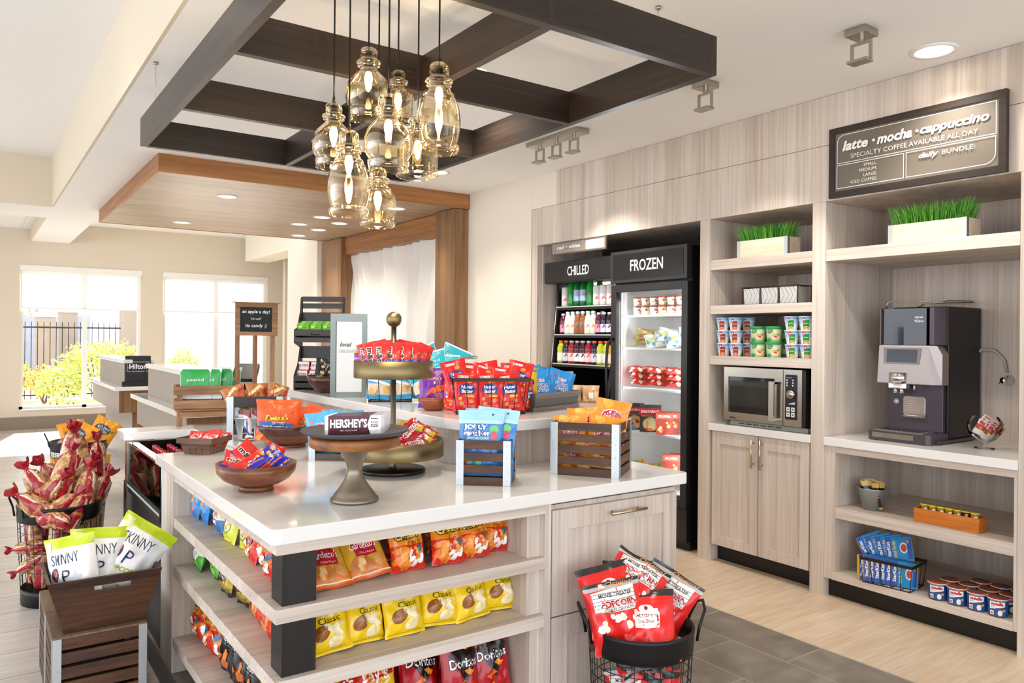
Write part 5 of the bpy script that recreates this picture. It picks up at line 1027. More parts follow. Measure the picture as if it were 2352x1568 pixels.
# teal pouches in a white metal holder
t = thing('metal_holder', 'round white metal holder with a grey rim behind the teal fruit pouches', 'holder', (2.20, 3.72, BZ), 0)
m = MB(); m.lathe([(.001, 0), (.11, 0), (.145, .12), (.15, .235), (.147, .235), (.142, .12), (.107, .003), (.001, .003)], 40); m.build('holder_body', mat('pale_enamel', 'd9d8d4', .4), t, colors=False)
m = MB(); m.tube([(.15 * math.cos(a), .15 * math.sin(a), .237) for a in [2 * PI * i / 40 for i in range(40)]], .004, 8, closed=True); m.build('rim', steel, t, colors=False)
for i, (x, y, z, rz, ro) in enumerate([(-.13, -.14, .10, .0, 2), (-.19, -.10, .09, .1, -30), (-.15, -.07, .15, .1, -26), (-.06, -.06, .15, 0, 24), (-.16, -.12, .12, 0, -14)]):
    put('peel0', 'dried_fruit_pouch', 'teal dried fruit pouch in the pale metal holder, %s' % ['front one with readable lettering', 'leftmost, tilted', 'tall one behind', 'rearmost, tilted right', 'second behind the front'][i], 'snack pouch', (2.20 + x, 3.72 + y, BZ + z - .015), pack_rot(fc(2.1, 3.7) + rz, R(10), R(ro)), .85, 'teal fruit pouches')
# purple pouches in a bowl
bowl('wooden_bowl', 'small reddish-brown bowl holding purple fruit snack pouches', (1.80, 3.20, BZ), [(.042, .001), (.055, .012), (.072, .04), (.078, .062)], redbowl, None, .004)
for i, (x, y, rz) in enumerate([(-.012, -.022, 0), (.02, .012, -.25)]):
    put('ann0', 'fruit_snack_pouch', 'purple fruit snack pouch with an orange rabbit, %s' % ['front one', 'one behind'][i], 'snack pouch', (1.80 + x, 3.20 + y, BZ + .012), pack_rot(fc(1.8, 3.2) + rz, R(3), 0), .98, 'purple fruit snack pouches')
# red cookie bags in wire basket
t = wire_basket('wire_basket', 'brown wire basket packed with red peanut cookie bags on the bar corner', (1.965, 2.975, BZ), R(-27), .35, .22, .165, .12, 6)
nbp = [(-.11, -.065, .01, .02, 8, 2), (.0, -.068, .01, -.03, 8, -2), (.10, -.065, .01, .06, 8, -6), (-.13, -.02, .07, .15, 10, -12), (-.04, -.015, .06, .1, 22, 14), (.04, -.03, .045, -.1, 20, 10), (.12, -.01, .065, -.1, 10, 12), (-.09, .05, .05, 0, 4, 6), (.02, .05, .06, .1, 6, -10), (.11, .055, .05, -.15, 6, 4)]
for i, (x, y, z, rz, ln, ro) in enumerate(nbp):
    p = inloc(t, x, y, z); put('nutb%d' % (i % 3), 'peanut_cookie_bag', 'red peanut butter cookie bag in the brown wire basket, %s' % ['lower front left', 'lower front middle', 'lower front right', 'upper left', 'folded one above the middle', 'top centre', 'tall one at the right', 'back left', 'back middle', 'back right'][i], 'cookie bag', p, pack_rot(R(-27) + rz, R(ln), R(ro)), (.80, .8, .80), 'red cookie bags')
for i, (x, y, ro) in enumerate(((-.175, .02, 4), (.185, .02, -6))):
    p = inloc(t, x, y, 0); face_bag('nutb%d' % i, 'peanut_cookie_bag', 'red peanut butter cookie bag bulging at the %s side of the brown wire basket' % ['left', 'right'][i], p[0], p[1], BZ, R(-27) + (-.8, .8)[i], -4, ro, 'cookie bag', 'red cookie bags', .62)
# grey trough with blue cookie bags
t = thing('metal_trough', 'long weathered grey metal trough holding blue mini cookie bags at the bar end', 'trough', (2.13, 2.955, BZ), R(17))
m = MB(); q = [(0, -.085, 0), (.36, -.085, 0), (.36, .085, 0), (0, .085, 0), (-.01, -.1, .085), (.37, -.1, .085), (.37, .1, .085), (-.01, .1, .085)]
m.add(q, [(0, 1, 5, 4), (1, 2, 6, 5), (2, 3, 7, 6), (3, 0, 4, 7), (3, 2, 1, 0)]); o = m.build('trough_body', galv_dk, t, colors=False, solid=.004)
for z0, z1, nm in ((.06, .086, 'rim_board'), (.0, .02, 'base_board')):
    m = MB(); a = .085 + .015 * (z0 / .085); b = .085 + .015 * (z1 / .085); m.add([(-.012, -a - .006, z0), (.374, -a - .006, z0), (.374, -b - .006, z1), (-.012, -b - .006, z1), (-.012, -a + .001, z0), (.374, -a + .001, z0), (.374, -b + .001, z1), (-.012, -b + .001, z1)], [(0, 1, 2, 3), (3, 2, 6, 7), (0, 4, 5, 1), (1, 5, 6, 2), (0, 3, 7, 4)]); m.build(nm, wood('weathered_grey_board', ('544c46', '71685f', '8a8178'), 'x', long=5), t, colors=False)
for i, (x, y, z, rz, ln, ro, k) in enumerate([(.15, -.03, .03, .0, 16, -3, 'ahoy0'), (.29, -.02, .03, -.25, 20, 16, 'ahoy1'), (.20, .04, .04, .1, 12, -10, 'ahoy0'), (.31, .05, .03, .1, 12, 8, 'ahoy1'), (.06, .03, .03, -.1, 10, -6, 'mush0'), (.03, -.02, .03, .2, 14, 10, 'mush1'), (.12, .06, .045, .2, 6, 12, 'mush0')]):
    p = inloc(t, x, y, z); put(k, 'mini_cookie_bag' if 'ah' in k else 'crunchy_onion_bag', '%s in the grey trough, %s' % ('blue mini cookie bag' if 'ah' in k else 'yellow crunchy onion bag', ['front one with readable lettering', 'front right, tilted', 'folded over in the middle', 'back right', 'back left', 'front left behind the red bags', 'back centre'][i]), 'snack bag', p, pack_rot(R(-5) + rz, R(ln), R(ro)), .88, 'bags in the grey trough')
for i, (x, y, z) in enumerate([(2.62, 3.15, 0), (2.60, 3.25, 0), (2.68, 3.08, 0), (2.60, 3.2, .07)]):
    put('muff%d' % (i % 2), 'wrapped_muffin', 'clear-wrapped pastry with a white label at the right end of the bar, %s' % ['largest', 'rear', 'frontmost', 'topmost'][i], 'pastry', (x, y, BZ + z + .004), pack_rot(fc(x, y), 0, 0), .95, 'wrapped pastries')
# ================================================================ COOLERS
def bottle_mb(h, r, body, cap, labelc, lt=None, kind='water', capr=.38):
    mb = MB(); b, l = srgb(body), srgb(labelc); pr = [(.001, 0, b), (.9 * r, .0, b), (r, .02 * h, b), (r, .16 * h, b), (r, .17 * h, l), (r, .50 * h, l), (r * .99, .51 * h, b), (r, .62 * h, b), (.75 * r, .74 * h, b), (.42 * r, .84 * h, b), (capr * r, .88 * h, b), (capr * r, .93 * h, b)]
    if kind == 'sport': pr = [(.001, 0, b), (.92 * r, 0, b), (r, .03 * h, b), (r, .10 * h, b), (r, .11 * h, l), (r, .46 * h, l), (.93 * r, .5 * h, b), (1.0 * r, .56 * h, b), (.96 * r, .68 * h, b), (.8 * r, .78 * h, b), (.55 * r, .86 * h, b), (.52 * r, .92 * h, b)]
    if kind == 'wrap': pr = [(.001, 0, l), (.92 * r, 0, l), (r, .03 * h, l), (r, .5 * h, l), (.94 * r, .6 * h, l), (.8 * r, .68 * h, l), (.86 * r, .74 * h, l), (.7 * r, .80 * h, b), (.55 * r, .84 * h, b), (.55 * r, .9 * h, b)]
    if kind == 'can': pr = [(.001, 0, l), (.86 * r, 0, l), (r, .04 * h, l), (r, .92 * h, l), (.84 * r, .97 * h, l), (.84 * r, h, b), (.001, h, b)]
    mb.lathe([(a, z) for a, z, _ in pr], 14, cols=[c for _, _, c in pr][1:] + [pr[-1][2]])
    if lt: 
        s, c2 = lt
        lay(mb, blobs(-.6 * r, .2 * h, .6 * r, .44 * h, 3, .008, [srgb(c2)], 3, 1.3) + (txt(s, 0, .34 * h, r * 1.2, c2, bold=.03) if s else []), lambda x, y, o_: ((r + o_ + .0004) * math.sin(x / r), -(r + o_ + .0004) * math.cos(x / r), y), .01)
    return mb
plastic = vcol('glossy_bottle', .12, .3)
CAPS = {}
def bproto(key, name, h, r, body, cap, labelc, lt=None, kind='water'):
    proto(key, lambda: bottle_mb(h, r, body, cap, labelc, lt, kind), name, plastic)
    if cap:
        k = {'water': (.86, 1.0, .42), 'sport': (.90, 1.0, .58), 'wrap': (.88, 1.0, .6)}[kind]
        def cm():
            mb = MB(); mb.lathe([(.001, k[0] * h), (k[2] * r, k[0] * h + .0005), (k[2] * r, k[1] * h - .002), (k[2] * r - .002, k[1] * h), (.001, k[1] * h)], 12, srgb(cap)); return mb
        proto(key + '_cap', cm, 'cap', plastic); CAPS[key] = True
def bottle(key, name, label, cat, loc, rz=0, s=1, group=None):
    o = put(key, name, label, cat, loc, (0, 0, rz), s, group)
    if key in CAPS: c = bpy.data.objects.new('cap', _P[key + '_cap']); C.objects.link(c); c.parent = o
    return o
bproto('pell', 'water_bottle', .27, .036, '0f5a2c', '7fb0d0', '8fb6d2', ('', 'c0303a')); bproto('sprite', 'water_bottle', .25, .034, '0f8a2c', 'dfe6dc', '0f7a26')
bproto('redcan', 'drink_can', .165, .033, 'c9c9c9', None, 'e9e3df', ('', 'c8242c'), 'can'); bproto('ocan', 'drink_can', .165, .033, 'd86a2c', None, 'f0ece8', ('', 'c8303a'), 'can')
bproto('milk', 'milk_bottle', .19, .033, 'f1efe9', 'f4f2ee', 'eee8dc', ('', 'd08a3a'), 'wrap'); bproto('choc', 'milk_bottle', .19, .033, '8a5230', 'efe9e2', '9a6238', ('', '5a2c1a'), 'wrap')
bproto('berry', 'juice_bottle', .175, .031, '5a1230', 'f0eef0', 'd88aa8', ('', '8a2a5a'), 'sport'); bproto('grape', 'juice_bottle', .175, .031, '1f1630', 'f0eef0', 'dcd6ea', ('', '5a3a9a'), 'sport')
bproto('lime', 'sports_drink', .19, .036, 'b9c024', 'e8622a', 'dfe0d0', ('G', 'f2f2ee'), 'sport'); bproto('purp', 'sports_drink', .19, .036, '241a3a', 'e8622a', 'c9c6cc', ('', '6a5a8a'), 'sport')
bproto('vita', 'sports_drink', .19, .036, '3a1026', 'b8b4b8', 'f0ece6', ('', '3a3436'), 'sport'); bproto('vitr', 'sports_drink', .19, .036, '9a1424', 'b8b4b8', 'f2c8c4', ('', 'e8485a'), 'sport')
bproto('orng', 'sports_drink', .19, .036, 'e8922c', 'e8622a', 'f0dcc0', ('G', 'e8622a'), 'sport')
def shade(c): return mat('panel_' + c, c, .3)
# chilled open cooler
t = thing('drinks_cooler', 'black open-front drinks cooler with CHILLED header, left of the freezer', 'cooler', (0, 0, 0))
y0, y1 = 4.42, 5.22
m = MB()
for a in (y0, y1 - .035): m.prism([(4.74, .03), (4.05, .03), (4.02, .95), (4.10, 1.35), (4.16, 2.06), (4.74, 2.06)], a, a + .035, plane='xz')
# prism on xz plane extrudes along y
m.build('side_wall', blackpl, t, colors=False)
box_obj('back_wall', 4.70, y0 + .036, .05, 4.735, y1 - .036, 2.05, mat('dark_cooler_back', '1c1a1a', .5), t); box_obj('lower_front', 4.06, y0 + .036, .03, 4.4, y1 - .036, .93, blackgl, t)
box_obj('header', 4.03, y0 - .02, 1.93, 4.74, y1 + .03, 2.11, blackpl, t, .012)
m = MB(); lay(m, [('T', 'CHILLED', 0, 0, .27, .078, 0, 0, .01, 'f4f4f2', ('CHILLED', 0, .01))], lambda x, y, o_: (4.029 - o_, 4.80 - x, 2.02 + y), 1); m.build('lettering', flat, t)
m = MB(); m.tube([(4.045, y1 - .02, .95), (4.09, y1 - .02, 1.35), (4.15, y1 - .02, 1.92)], .006, 8); m.build('edge_trim', steel, t, colors=False)
czs = (1.735, 1.50, 1.255)
for k, z in enumerate(czs):
    s = box_obj('shelf', 4.12 - .02 * k, y0 + .036, z - .03, 4.69, y1 - .036, z - .001, blackpl, t)
    box_obj('price_rail', 4.115 - .02 * k, y0 + .036, z - .010, 4.1195 - .02 * k, y1 - .036, z - .001, mat('pale_shelf_rail', 'c9c9c6', .3), t)
box_obj('cooler_glow_strip', 4.3, y0 + .1, 1.915, 4.34, y1 - .1, 1.925, mat('cool_white_glow', 'ffffff', .4, emis='f4f8ff', es=6), t)
rows = [(czs[0], ['redcan', 'sprite', 'pell', 'pell', 'sprite', 'ocan', 'ocan', 'ocan', 'orng']), (czs[1], ['berry', 'milk', 'milk', 'choc', 'choc', 'milk', 'milk', 'berry', 'grape', 'grape', 'orng']), (czs[2], ['lime', 'purp', 'vitr', 'vita', 'vita', 'vitr', 'purp', 'lime', 'lime', 'orng'])]
nmk = {'redcan': ('drink_can', 'red and white drink can'), 'ocan': ('drink_can', 'white drink can with orange top'), 'sprite': ('soda_bottle', 'green soda bottle'), 'pell': ('water_bottle', 'green mineral water bottle with blue label'), 'orng': ('sports_drink', 'orange sports drink bottle'), 'berry': ('juice_bottle', 'dark red juice bottle'), 'milk': ('milk_bottle', 'white milk drink bottle'), 'choc': ('milk_bottle', 'brown chocolate milk bottle'), 'grape': ('juice_bottle', 'dark purple juice bottle'), 'lime': ('sports_drink', 'lime yellow sports drink bottle'), 'purp': ('sports_drink', 'purple sports drink bottle'), 'vita': ('sports_drink', 'dark maroon vitamin water bottle'), 'vitr': ('sports_drink', 'red vitamin water bottle')}
for ri, (z, ks) in enumerate(rows):
    n = len(ks)
    for i, k in enumerate(ks):
        y = y1 - .085 - (y1 - y0 - .15) * i / (n - 1) - .01
        nm, lb = nmk[k]
        bottle(k, nm, '%s, %s, front of %s CHILLED shelf' % (lb, pos(i, n), ('upper', 'middle', 'lower')[ri]), 'can' if 'can' in k else 'bottle', (4.165 - .02 * ri, y, z), fc(4.15, 4.8), 1, 'drinks in front of the %s cooler shelf' % ('upper', 'middle', 'lower')[ri])
        if i % 2 == 0: bottle(k, nm, '%s behind the %s one, %s CHILLED shelf' % (lb, pos(i, n), ('upper', 'middle', 'lower')[ri]), 'can' if 'can' in k else 'bottle', (4.25 - .02 * ri, y - .02, z), 0, 1, 'second row drinks')
# freezer
y0, y1 = 3.62, 4.39; fx = 4.02
t = thing('glass_door_freezer', 'black upright freezer with glass door and FROZEN header', 'freezer', (0, 0, 0))
m = MB(); m.box(fx + .05, y0, .06, 4.74, y0 + .04, 2.12); m.box(fx + .05, y1 - .04, .06, 4.74, y1, 2.12); m.box(4.70, y0 + .04, .06, 4.74, y1 - .04, 2.12); m.box(fx + .05, y0 + .04, 1.84, 4.70, y1 - .04, 2.12); m.box(fx + .05, y0 + .04, .06, 4.70, y1 - .04, .36); m.build('cabinet_shell', blackpl, t, colors=False)
lin = mat('white_freezer_liner', 'eef0ef', .4)
m = MB(); m.box(fx + .06, y0 + .041, .361, 4.66, y0 + .05, 1.839); m.box(fx + .06, y1 - .05, .361, 4.66, y1 - .041, 1.839); m.box(4.66, y0 + .041, .361, 4.699, y1 - .041, 1.839); m.box(fx + .06, y0 + .05, .361, 4.66, y1 - .05, .37); m.box(fx + .06, y0 + .05, 1.83, 4.66, y1 - .05, 1.839); m.build('white_liner', lin, t, colors=False)
m = MB(); m.box(fx - .01, y0, 1.885, fx + .049, y1, 2.125); o = m.build('header', shade('2c2b2b'), t, colors=False, bevel=.004)
m = MB(); m.box(fx - .0125, y0 + .03, 1.91, fx - .0105, y1 - .03, 2.10, srgb('161616')); lay(m, [('T', 'FROZEN', 0, 0, .33, .085, 0, 0, .012, 'f4f4f2', ('FROZEN', 0, .012))], lambda x, y, o_: (fx - .0126 - o_, 4.005 - x, 2.01 + y), 1); m.build('header_panel', vcol('gloss_sign_face', .15), o)
m = MB(); fr = .055; z0, z1 = .30, 1.872; m.box(fx, y0, z0, fx + .045, y0 + fr, z1); m.box(fx, y1 - fr, z0, fx + .045, y1, z1); m.box(fx, y0 + fr, z0, fx + .045, y1 - fr, z0 + fr); m.box(fx, y0 + fr, z1 - fr, fx + .045, y1 - fr, z1); d = m.build('door', shade('232222'), t, colors=False, bevel=.003)
box_obj('glass_pane', fx + .02, y0 + fr, z0 + fr, fx + .024, y1 - fr, z1 - fr, pane, d)
m = MB(); m.tube([(fx - .001, y1 - .025, 1.47), (fx - .05, y1 - .02, 1.43), (fx - .062, y1 - .02, 1.3), (fx - .062, y1 - .02, 1.15), (fx - .05, y1 - .02, 1.02), (fx - .001, y1 - .025, .98)], .011, 10); m.build('handle', blackpl, d, colors=False)
box_obj('toe_grille', fx + .06, y0 + .01, .0, 4.7, y1 - .01, .059, blackpl, t); box_obj('lower_panel', fx + .012, y0, .062, fx + .049, y1, .295, shade('1b1a1a'), t)
for z in (1.645, 1.40, 1.10, .775, .48):
    m = MB()
    for i in range(15): m.tube([(4.10, y0 + .055 + .046 * i, z - .004), (4.64, y0 + .055 + .046 * i, z - .004)], .0018, 4)
    m.tube([(4.10, y0 + .052, z - .004), (4.10, y1 - .052, z - .004)], .003, 6); m.box(4.092, y0 + .052, z - .016, 4.096, y1 - .052, z - .002)
    m.build('wire_shelf', whitepl, t, colors=False)
l = bpy.data.lights.new('tube', 'AREA'); l.shape = 'RECTANGLE'; l.size = .03; l.size_y = 1.3; l.energy = 9; l.color = (.95, .98, 1)
lo = bpy.data.objects.new('freezer_lamp', l); C.objects.link(lo); lo.parent = t; lo.location = (4.09, y1 - .065, 1.1); lo.rotation_euler = (R(90), 0, R(140))
lo2 = bpy.data.objects.new('freezer_lamp', l); C.objects.link(lo2); lo2.parent = t; lo2.location = (4.09, y0 + .065, 1.1); lo2.rotation_euler = (R(90), 0, R(40))
proto('tub', lambda: cup_mb([(.001, 0), (.034, 0), (.039, .055), (.041, .056), (.041, .068), (.001, .068)], 18, ['e9d9b0', 'e9d9b0', 'ecdcb4', 'b8442c', 'a83a28', 'c9a08a'], blobs(-.02, .012, .02, .045, 4, .009, ['f1e9d6', '8a4a2c', 'c98a4a'], 3, 1.2), lambda y: .034 + .09 * y), 'ice_cream_tub', paper)
proto('tubw', lambda: cup_mb([(.001, 0), (.034, 0), (.039, .055), (.041, .056), (.041, .068), (.001, .068)], 18, ['f0ece4', 'f0ece4', 'f2eee6', '8a4a3a', '7a4030', 'd0c0b0'], blobs(-.02, .012, .02, .045, 4, .008, ['c8484a', 'd9b07a', '8a4a2c'], 5, 1.2), lambda y: .034 + .09 * y), 'ice_cream_tub', paper)
for r_ in range(2):
    for i in range(6):
        put('tub' if (i % 2) ^ 0 else 'tubw', 'ice_cream_tub', 'small ice cream tub on the top freezer shelf, %s, %s' % (('lower layer', 'upper layer')[r_], pos(i, 6)), 'ice cream', (4.17, 4.245 - .087 * i, 1.6455 + .0685 * r_), (0, 0, fc(4.17, 4)), 1, 'ice cream tubs')
for i in range(6): put('ice0', 'ice_cream_bar', 'brown ice cream bar stacked at the left of the second freezer shelf, %s' % ['bottom front', 'bottom rear', 'middle front', 'middle rear', 'top front', 'top rear'][i], 'ice cream', (4.17 + .05 * (i % 2), 4.18 - .012 * (i // 2), 1.4 + .033 * (i // 2) + .02), pack_rot(fc(4.17, 4.1), R(20 + 40 * (i % 2)), R(3 * i - 6)), .95, 'ice cream bars')
for i in range(6): put('icec%d' % (i % 2), 'ice_cream_sandwich_pack', 'colourful ice cream sandwich pack on the second freezer shelf, %s' % pos(i, 6), 'ice cream', (4.17 + .04 * (i % 2), 4.06 - .055 * i, 1.405 + .02 * (i % 3)), pack_rot(fc(4.17, 4) + .2 * (i % 2), R(24), R(10 * (i % 3 - 1))), .92, 'ice cream sandwich packs')
for i in range(9): put('froz%d' % (i % 2), 'frozen_snack_bag', 'red frozen snack bag on the third freezer shelf, %s stack, %s' % (('left', 'middle', 'right')[i // 3], ('bottom', 'middle', 'top')[i % 3]), 'frozen food', (4.14, 4.17 - .19 * (i // 3), 1.125 + .045 * (i % 3)), pack_rot(fc(4.2, 4) + .15 * (i % 3 - 1), R(72), R(4)), (.9, .9, .9), 'frozen snack bags')
pz = lambda c, b: (lambda: box_mb(.155, .2, .04, '2e2a26', rect(-1, .62, 1, .88, 'a81c24') + txt('DIGIORNO', 0, .76, 1.7, 'f4efe6', h=.10, bold=.02) + rect(-1, .56, 1, .63, '3a1c1c') + txt('TRADITIONAL CRUST', 0, .595, 1.7, 'e6d6c0') + ell(.05, .30, .78, .26, 'd9a860') + ell(.05, .30, .66, .21, c) + blobs(-.4, .18, .5, .42, 5, .09, [b], 4, 1.1) + rect(-.4, .04, .2, .14, '4a9cd0' if b == 'a8342c' else 'e0743a'), side='3a2c26', slay=rect(-1, 0, 1, 1, '7a1c24')))
proto('pz0', pz('e6b878', 'a8342c'), 'pizza_box', paper); proto('pz1', pz('f0dca0', 'f4e8c0'), 'pizza_box', paper)
proto('brb', lambda: box_mb(.12, .16, .04, '7a2418', blobs(-.7, .1, .7, .6, 8, .12, ['d98a4a', 'c4502c', 'e6b05a'], 4, 1.2) + rect(-1, .7, 1, .95, 'c8402a') + txt('STUFFED', 0, .82, 1.4, 'f4e6d0', bold=.02)), 'frozen_meal_box', paper)
for i, (k, y) in enumerate([('pz0', 4.235), ('pz1', 4.06)]): put(k, 'pizza_box', 'pizza carton standing on the fourth freezer shelf, %s' % ['left one with pepperoni', 'right one with cheese'][i], 'pizza', (4.12, y, .7755), (0, 0, fc(4.1, 4)), 1, 'pizza cartons')
for i in range(2): put('brb', 'frozen_meal_box', 'red-brown frozen meal carton at the right of the pizza boxes, %s' % ['front', 'rear'][i], 'frozen food', (4.10 + .06 * i, 3.90 - .01 * i, .7755), (0, 0, fc(4.1, 4)), 1, 'frozen meal cartons')
proto('veg', lambda: box_mb(.15, .035, .14, '3f8f3a', rect(-.9, .2, .3, .8, 'e9ece6') + txt('steam', -.3, .5, .8, '2c6a2c') + blobs(.2, .2, .9, .8, 4, .2, ['d9622a', 'e6b04a'], 2), top='4f9a3a'), 'vegetable_meal_box', paper)
for i in range(8): put('veg', 'vegetable_meal_box', 'green frozen meal box in the bottom freezer tray, %s from left' % ['first', 'second', 'third', 'fourth', 'fifth', 'sixth', 'seventh', 'eighth'][i], 'frozen food', (4.11 + .012 * (i % 2), 4.26 - .055 * i, .4805 + .0 * i), (R(0), R(0), fc(4.1, 4) + .05 * i), (.33, .9, 1 + .25 * (i % 3)), 'green frozen meal boxes')
for i in range(2): put('brb', 'frozen_meal_box', 'red frozen meal carton at the right of the bottom freezer shelf, %s' % ['upper', 'rear'][i], 'frozen food', (4.10 + .07 * i, 3.83, .4805), (0, 0, fc(4.1, 3.9)), 1, 'red frozen meal cartons')
# hanging wine sign
t = thing('hanging_sign', 'small grey sign reading red or white hanging above the drinks cooler', 'sign', (3.995, 5.105, 2.158), -PI / 2)
m = MB(); m.box(0, 0, 0, .68, .012, .105); m.build('sign_frame', mat('grey_sign_frame', '6b655e', .4, .4), t, colors=False)
m = MB(); m.box(.012, -.0012, .012, .668, -.0002, .093, srgb('988a7c')); lay(m, [('P', rrect(.44, .018, .655, .087, .008), 'f6f4f0')] + txt('red', .12, .058, .09, 'f6f2ec', shear=.2, bold=.03, h=.032) + txt('or', .20, .058, .03, 'f6f2ec', shear=.2) + txt('white', .30, .058, .14, 'f6f2ec', shear=.2, bold=.03, h=.032) + txt('CHILLED WINE IN WINE COOLER', .21, .026, .28, 'd9d2c8', h=.011), lambda x, y, o_: (x, -.0013 - o_, y), 1); m.build('sign_face', flat, t)
# ================================================================ COFFEE SIGN
t = thing('coffee_menu_sign', 'large black-framed brown menu board reading latte mocha cappuccino', 'sign', (3.976, 2.535, 2.272), -PI / 2)
sw, sh = .915, .392
m = MB(); f = .034; m.box(0, 0, 0, sw, .029, f); m.box(0, 0, sh - f, sw, .029, sh); m.box(0, 0, f, f, .029, sh - f); m.box(sw - f, 0, f, sw, .029, sh - f); m.build('frame', espresso_x, t, colors=False)
m = MB(); m.box(f, .008, f, sw - f, .028, sh - f, srgb('6f665a'))
def ring(pts, th):
    n = len(pts); cx = sum(p[0] for p in pts) / n; cy_ = sum(p[1] for p in pts) / n; o_ = []
    for i in range(n):
        a, b = pts[i], pts[(i + 1) % n]; dx, dy = b[0] - a[0], b[1] - a[1]; l = math.hypot(dx, dy)
        if l < 1e-6: continue
        nx, ny = -dy / l * th / 2, dx / l * th / 2; ex, ey = dx / l * th / 2, dy / l * th / 2
        o_.append(('P', [(a[0] - nx - ex, a[1] - ny - ey), (b[0] - nx + ex, b[1] - ny + ey), (b[0] + nx + ex, b[1] + ny + ey), (a[0] + nx - ex, a[1] + ny - ey)], 'efe9e0'))
    return o_
def cor(cx, cy_, r, a0, a1): return [(cx + r * math.cos(R(a0 + (a1 - a0) * k / 6)), cy_ + r * math.sin(R(a0 + (a1 - a0) * k / 6))) for k in range(7)]
L_ = ring([(.048, .190), (.868, .190), (.868, .346)] + cor(.088, .306, .04, 90, 180), .0035) + ring([(.048, .050), (.425, .050), (.425, .178), (.048, .178)], .0035) + ring([(.440, .050)] + cor(.818, .10, .05, 270, 360)[:] + [(.868, .178), (.440, .178)], .0035)
L_ += txt('latte', .155, .281, .15, 'f6f1ea', shear=.25, bold=.035, h=.055) + ell(.262, .281, .008, .008, 'f6f1ea') + txt('mocha', .375, .281, .19, 'f6f1ea', shear=.25, bold=.035, h=.055) + ell(.495, .281, .008, .008, 'f6f1ea') + txt('cappuccino', .675, .275, .33, 'f6f1ea', shear=.25, bold=.035, h=.058)
L_ += txt('SPECIALTY COFFEE AVAILABLE ALL DAY', .46, .219, .66, 'efe9e0', h=.024) + txt('SMALL:', .245, .158, .075, 'efe9e0', h=.017) + txt('MEDIUM:', .232, .130, .10, 'efe9e0', h=.017) + txt('LARGE:', .245, .102, .075, 'efe9e0', h=.017) + txt('ICED COFFEE:', .208, .074, .15, 'efe9e0', h=.017)
L_ += txt('daily', .555, .145, .10, 'f6f1ea', shear=.25, bold=.03, h=.034) + txt('BUNDLE:', .70, .147, .155, 'efe9e0', h=.022)
lay(m, L_, lambda x, y, o_: (x, .0078 - o_, y), 1); m.build('menu_face', flat, t)
# ================================================================ GRASS PLANTERS
grass_m = vcol('wheatgrass_blade', .5)
def planter(label, x0, y0, x1, wd, hgt, pw, ph, seed):
    """front faces -x; x0 = front plane, y0 = left end"""
    t = thing('grass_planter', label, 'planter', (x0, y0, 1.9905), -PI / 2)
    pine = wood('bleached_pine_x', ('cdb99c', 'e0d0b6', 'eee2cf'), 'x', tight=30, long=4)
    m = MB(); m.box(0, 0, 0, wd, .01, hgt); m.box(0, pw - .01, 0, wd, pw, hgt); m.box(0, .01, 0, .01, pw - .01, hgt); m.box(wd - .01, .01, 0, wd, pw - .01, hgt); m.box(.01, .01, .001, wd - .01, pw - .01, hgt - .02); m.build('wooden_box', pine, t, colors=False)
    for cx in (0, wd):
        m = MB(); s = 1 if cx == 0 else -1; a, b = sorted((cx - .001 * s, cx + .022 * s)); m.box(a, -.0015, 0, b, -.0002, hgt + .001); a, b = sorted((cx - .0015 * s, cx - .0002 * s)); m.box(a, -.0015, 0, b, .022, hgt + .001); m.build('corner_strap', galv, t, colors=False)
    rd = random.Random(seed); m = MB(); gs = [srgb(c) for c in ('3f8a1c', '2f7214', '5aa82a', '6cae34', '27600f')]
    for i in range(1500):
        u, v = rd.uniform(.012, wd - .012), rd.uniform(.012, pw - .012); h = ph * rd.uniform(.65, 1.08); out = (u / wd - .5) * .07 + rd.gauss(0, .012); oy = (v / pw - .5) * .05 + rd.gauss(0, .012)
        if rd.random() < .02: out *= 2.5
        a = rd.uniform(0, PI); w_ = .0011; cx, sx = w_ * math.cos(a), w_ * math.sin(a); V = []
        for k, q in enumerate((0, .4, .75, 1)):
            X, Y = u + out * q * q, v + oy * q * q; ww = (1, 1, .8, .15)[k]; V += [(X - cx * ww, Y - sx * ww, hgt - .02 + h * q * (1 - .1 * q)), (X + cx * ww, Y + sx * ww, hgt - .02 + h * q * (1 - .1 * q))]
        m.add(V, [(0, 1, 3, 2), (2, 3, 5, 4), (4, 5, 7, 6)], rd.choice(gs), 0, True)
    o = m.build('grass', grass_m, t); o['kind'] = 'stuff'
planter('pale wooden planter box of green wheatgrass above the microwave shelves', 4.05, 3.228, 0, .375, .11, .13, .125, 3)
planter('long pale wooden planter box of green wheatgrass above the coffee machine', 4.05, 2.226, 0, .40, .10, .15, .135, 5)
# ================================================================ WIRE CADDY AND CUPS
t = thing('wire_caddy', 'rusty wire caddy with three white metal tins on the second shelf', 'caddy', (4.10, 3.215, 1.6905), -PI / 2)
m = MB()
for k in range(3):
    x = .006 + .135 * k; m.add([(x, .004, .002), (x + .115, .004, .002), (x + .12, 0, .105), (x - .003, 0, .105), (x, .12, .002), (x + .115, .12, .002), (x + .12, .125, .105), (x - .003, .125, .105)], [(0, 1, 2, 3), (5, 4, 7, 6), (4, 0, 3, 7), (1, 5, 6, 2), (0, 4, 5, 1)])
m.build('tin', mat('chipped_white_tin', 'cfcdc8', .45, .3, bump=(90, .5)), t, colors=False)
m = MB()
for z in (.003, .112): m.tube([(-.006, -.004, z), (.405, -.004, z), (.405, .132, z), (-.006, .132, z)], .003, 6, closed=True)
for x in (-.006, .13, .265, .405):
    m.tube([(x, -.004, .003), (x, -.004, .118)], .0028, 6); m.tube([(x, .132, .003), (x, .132, .118)], .0028, 6)
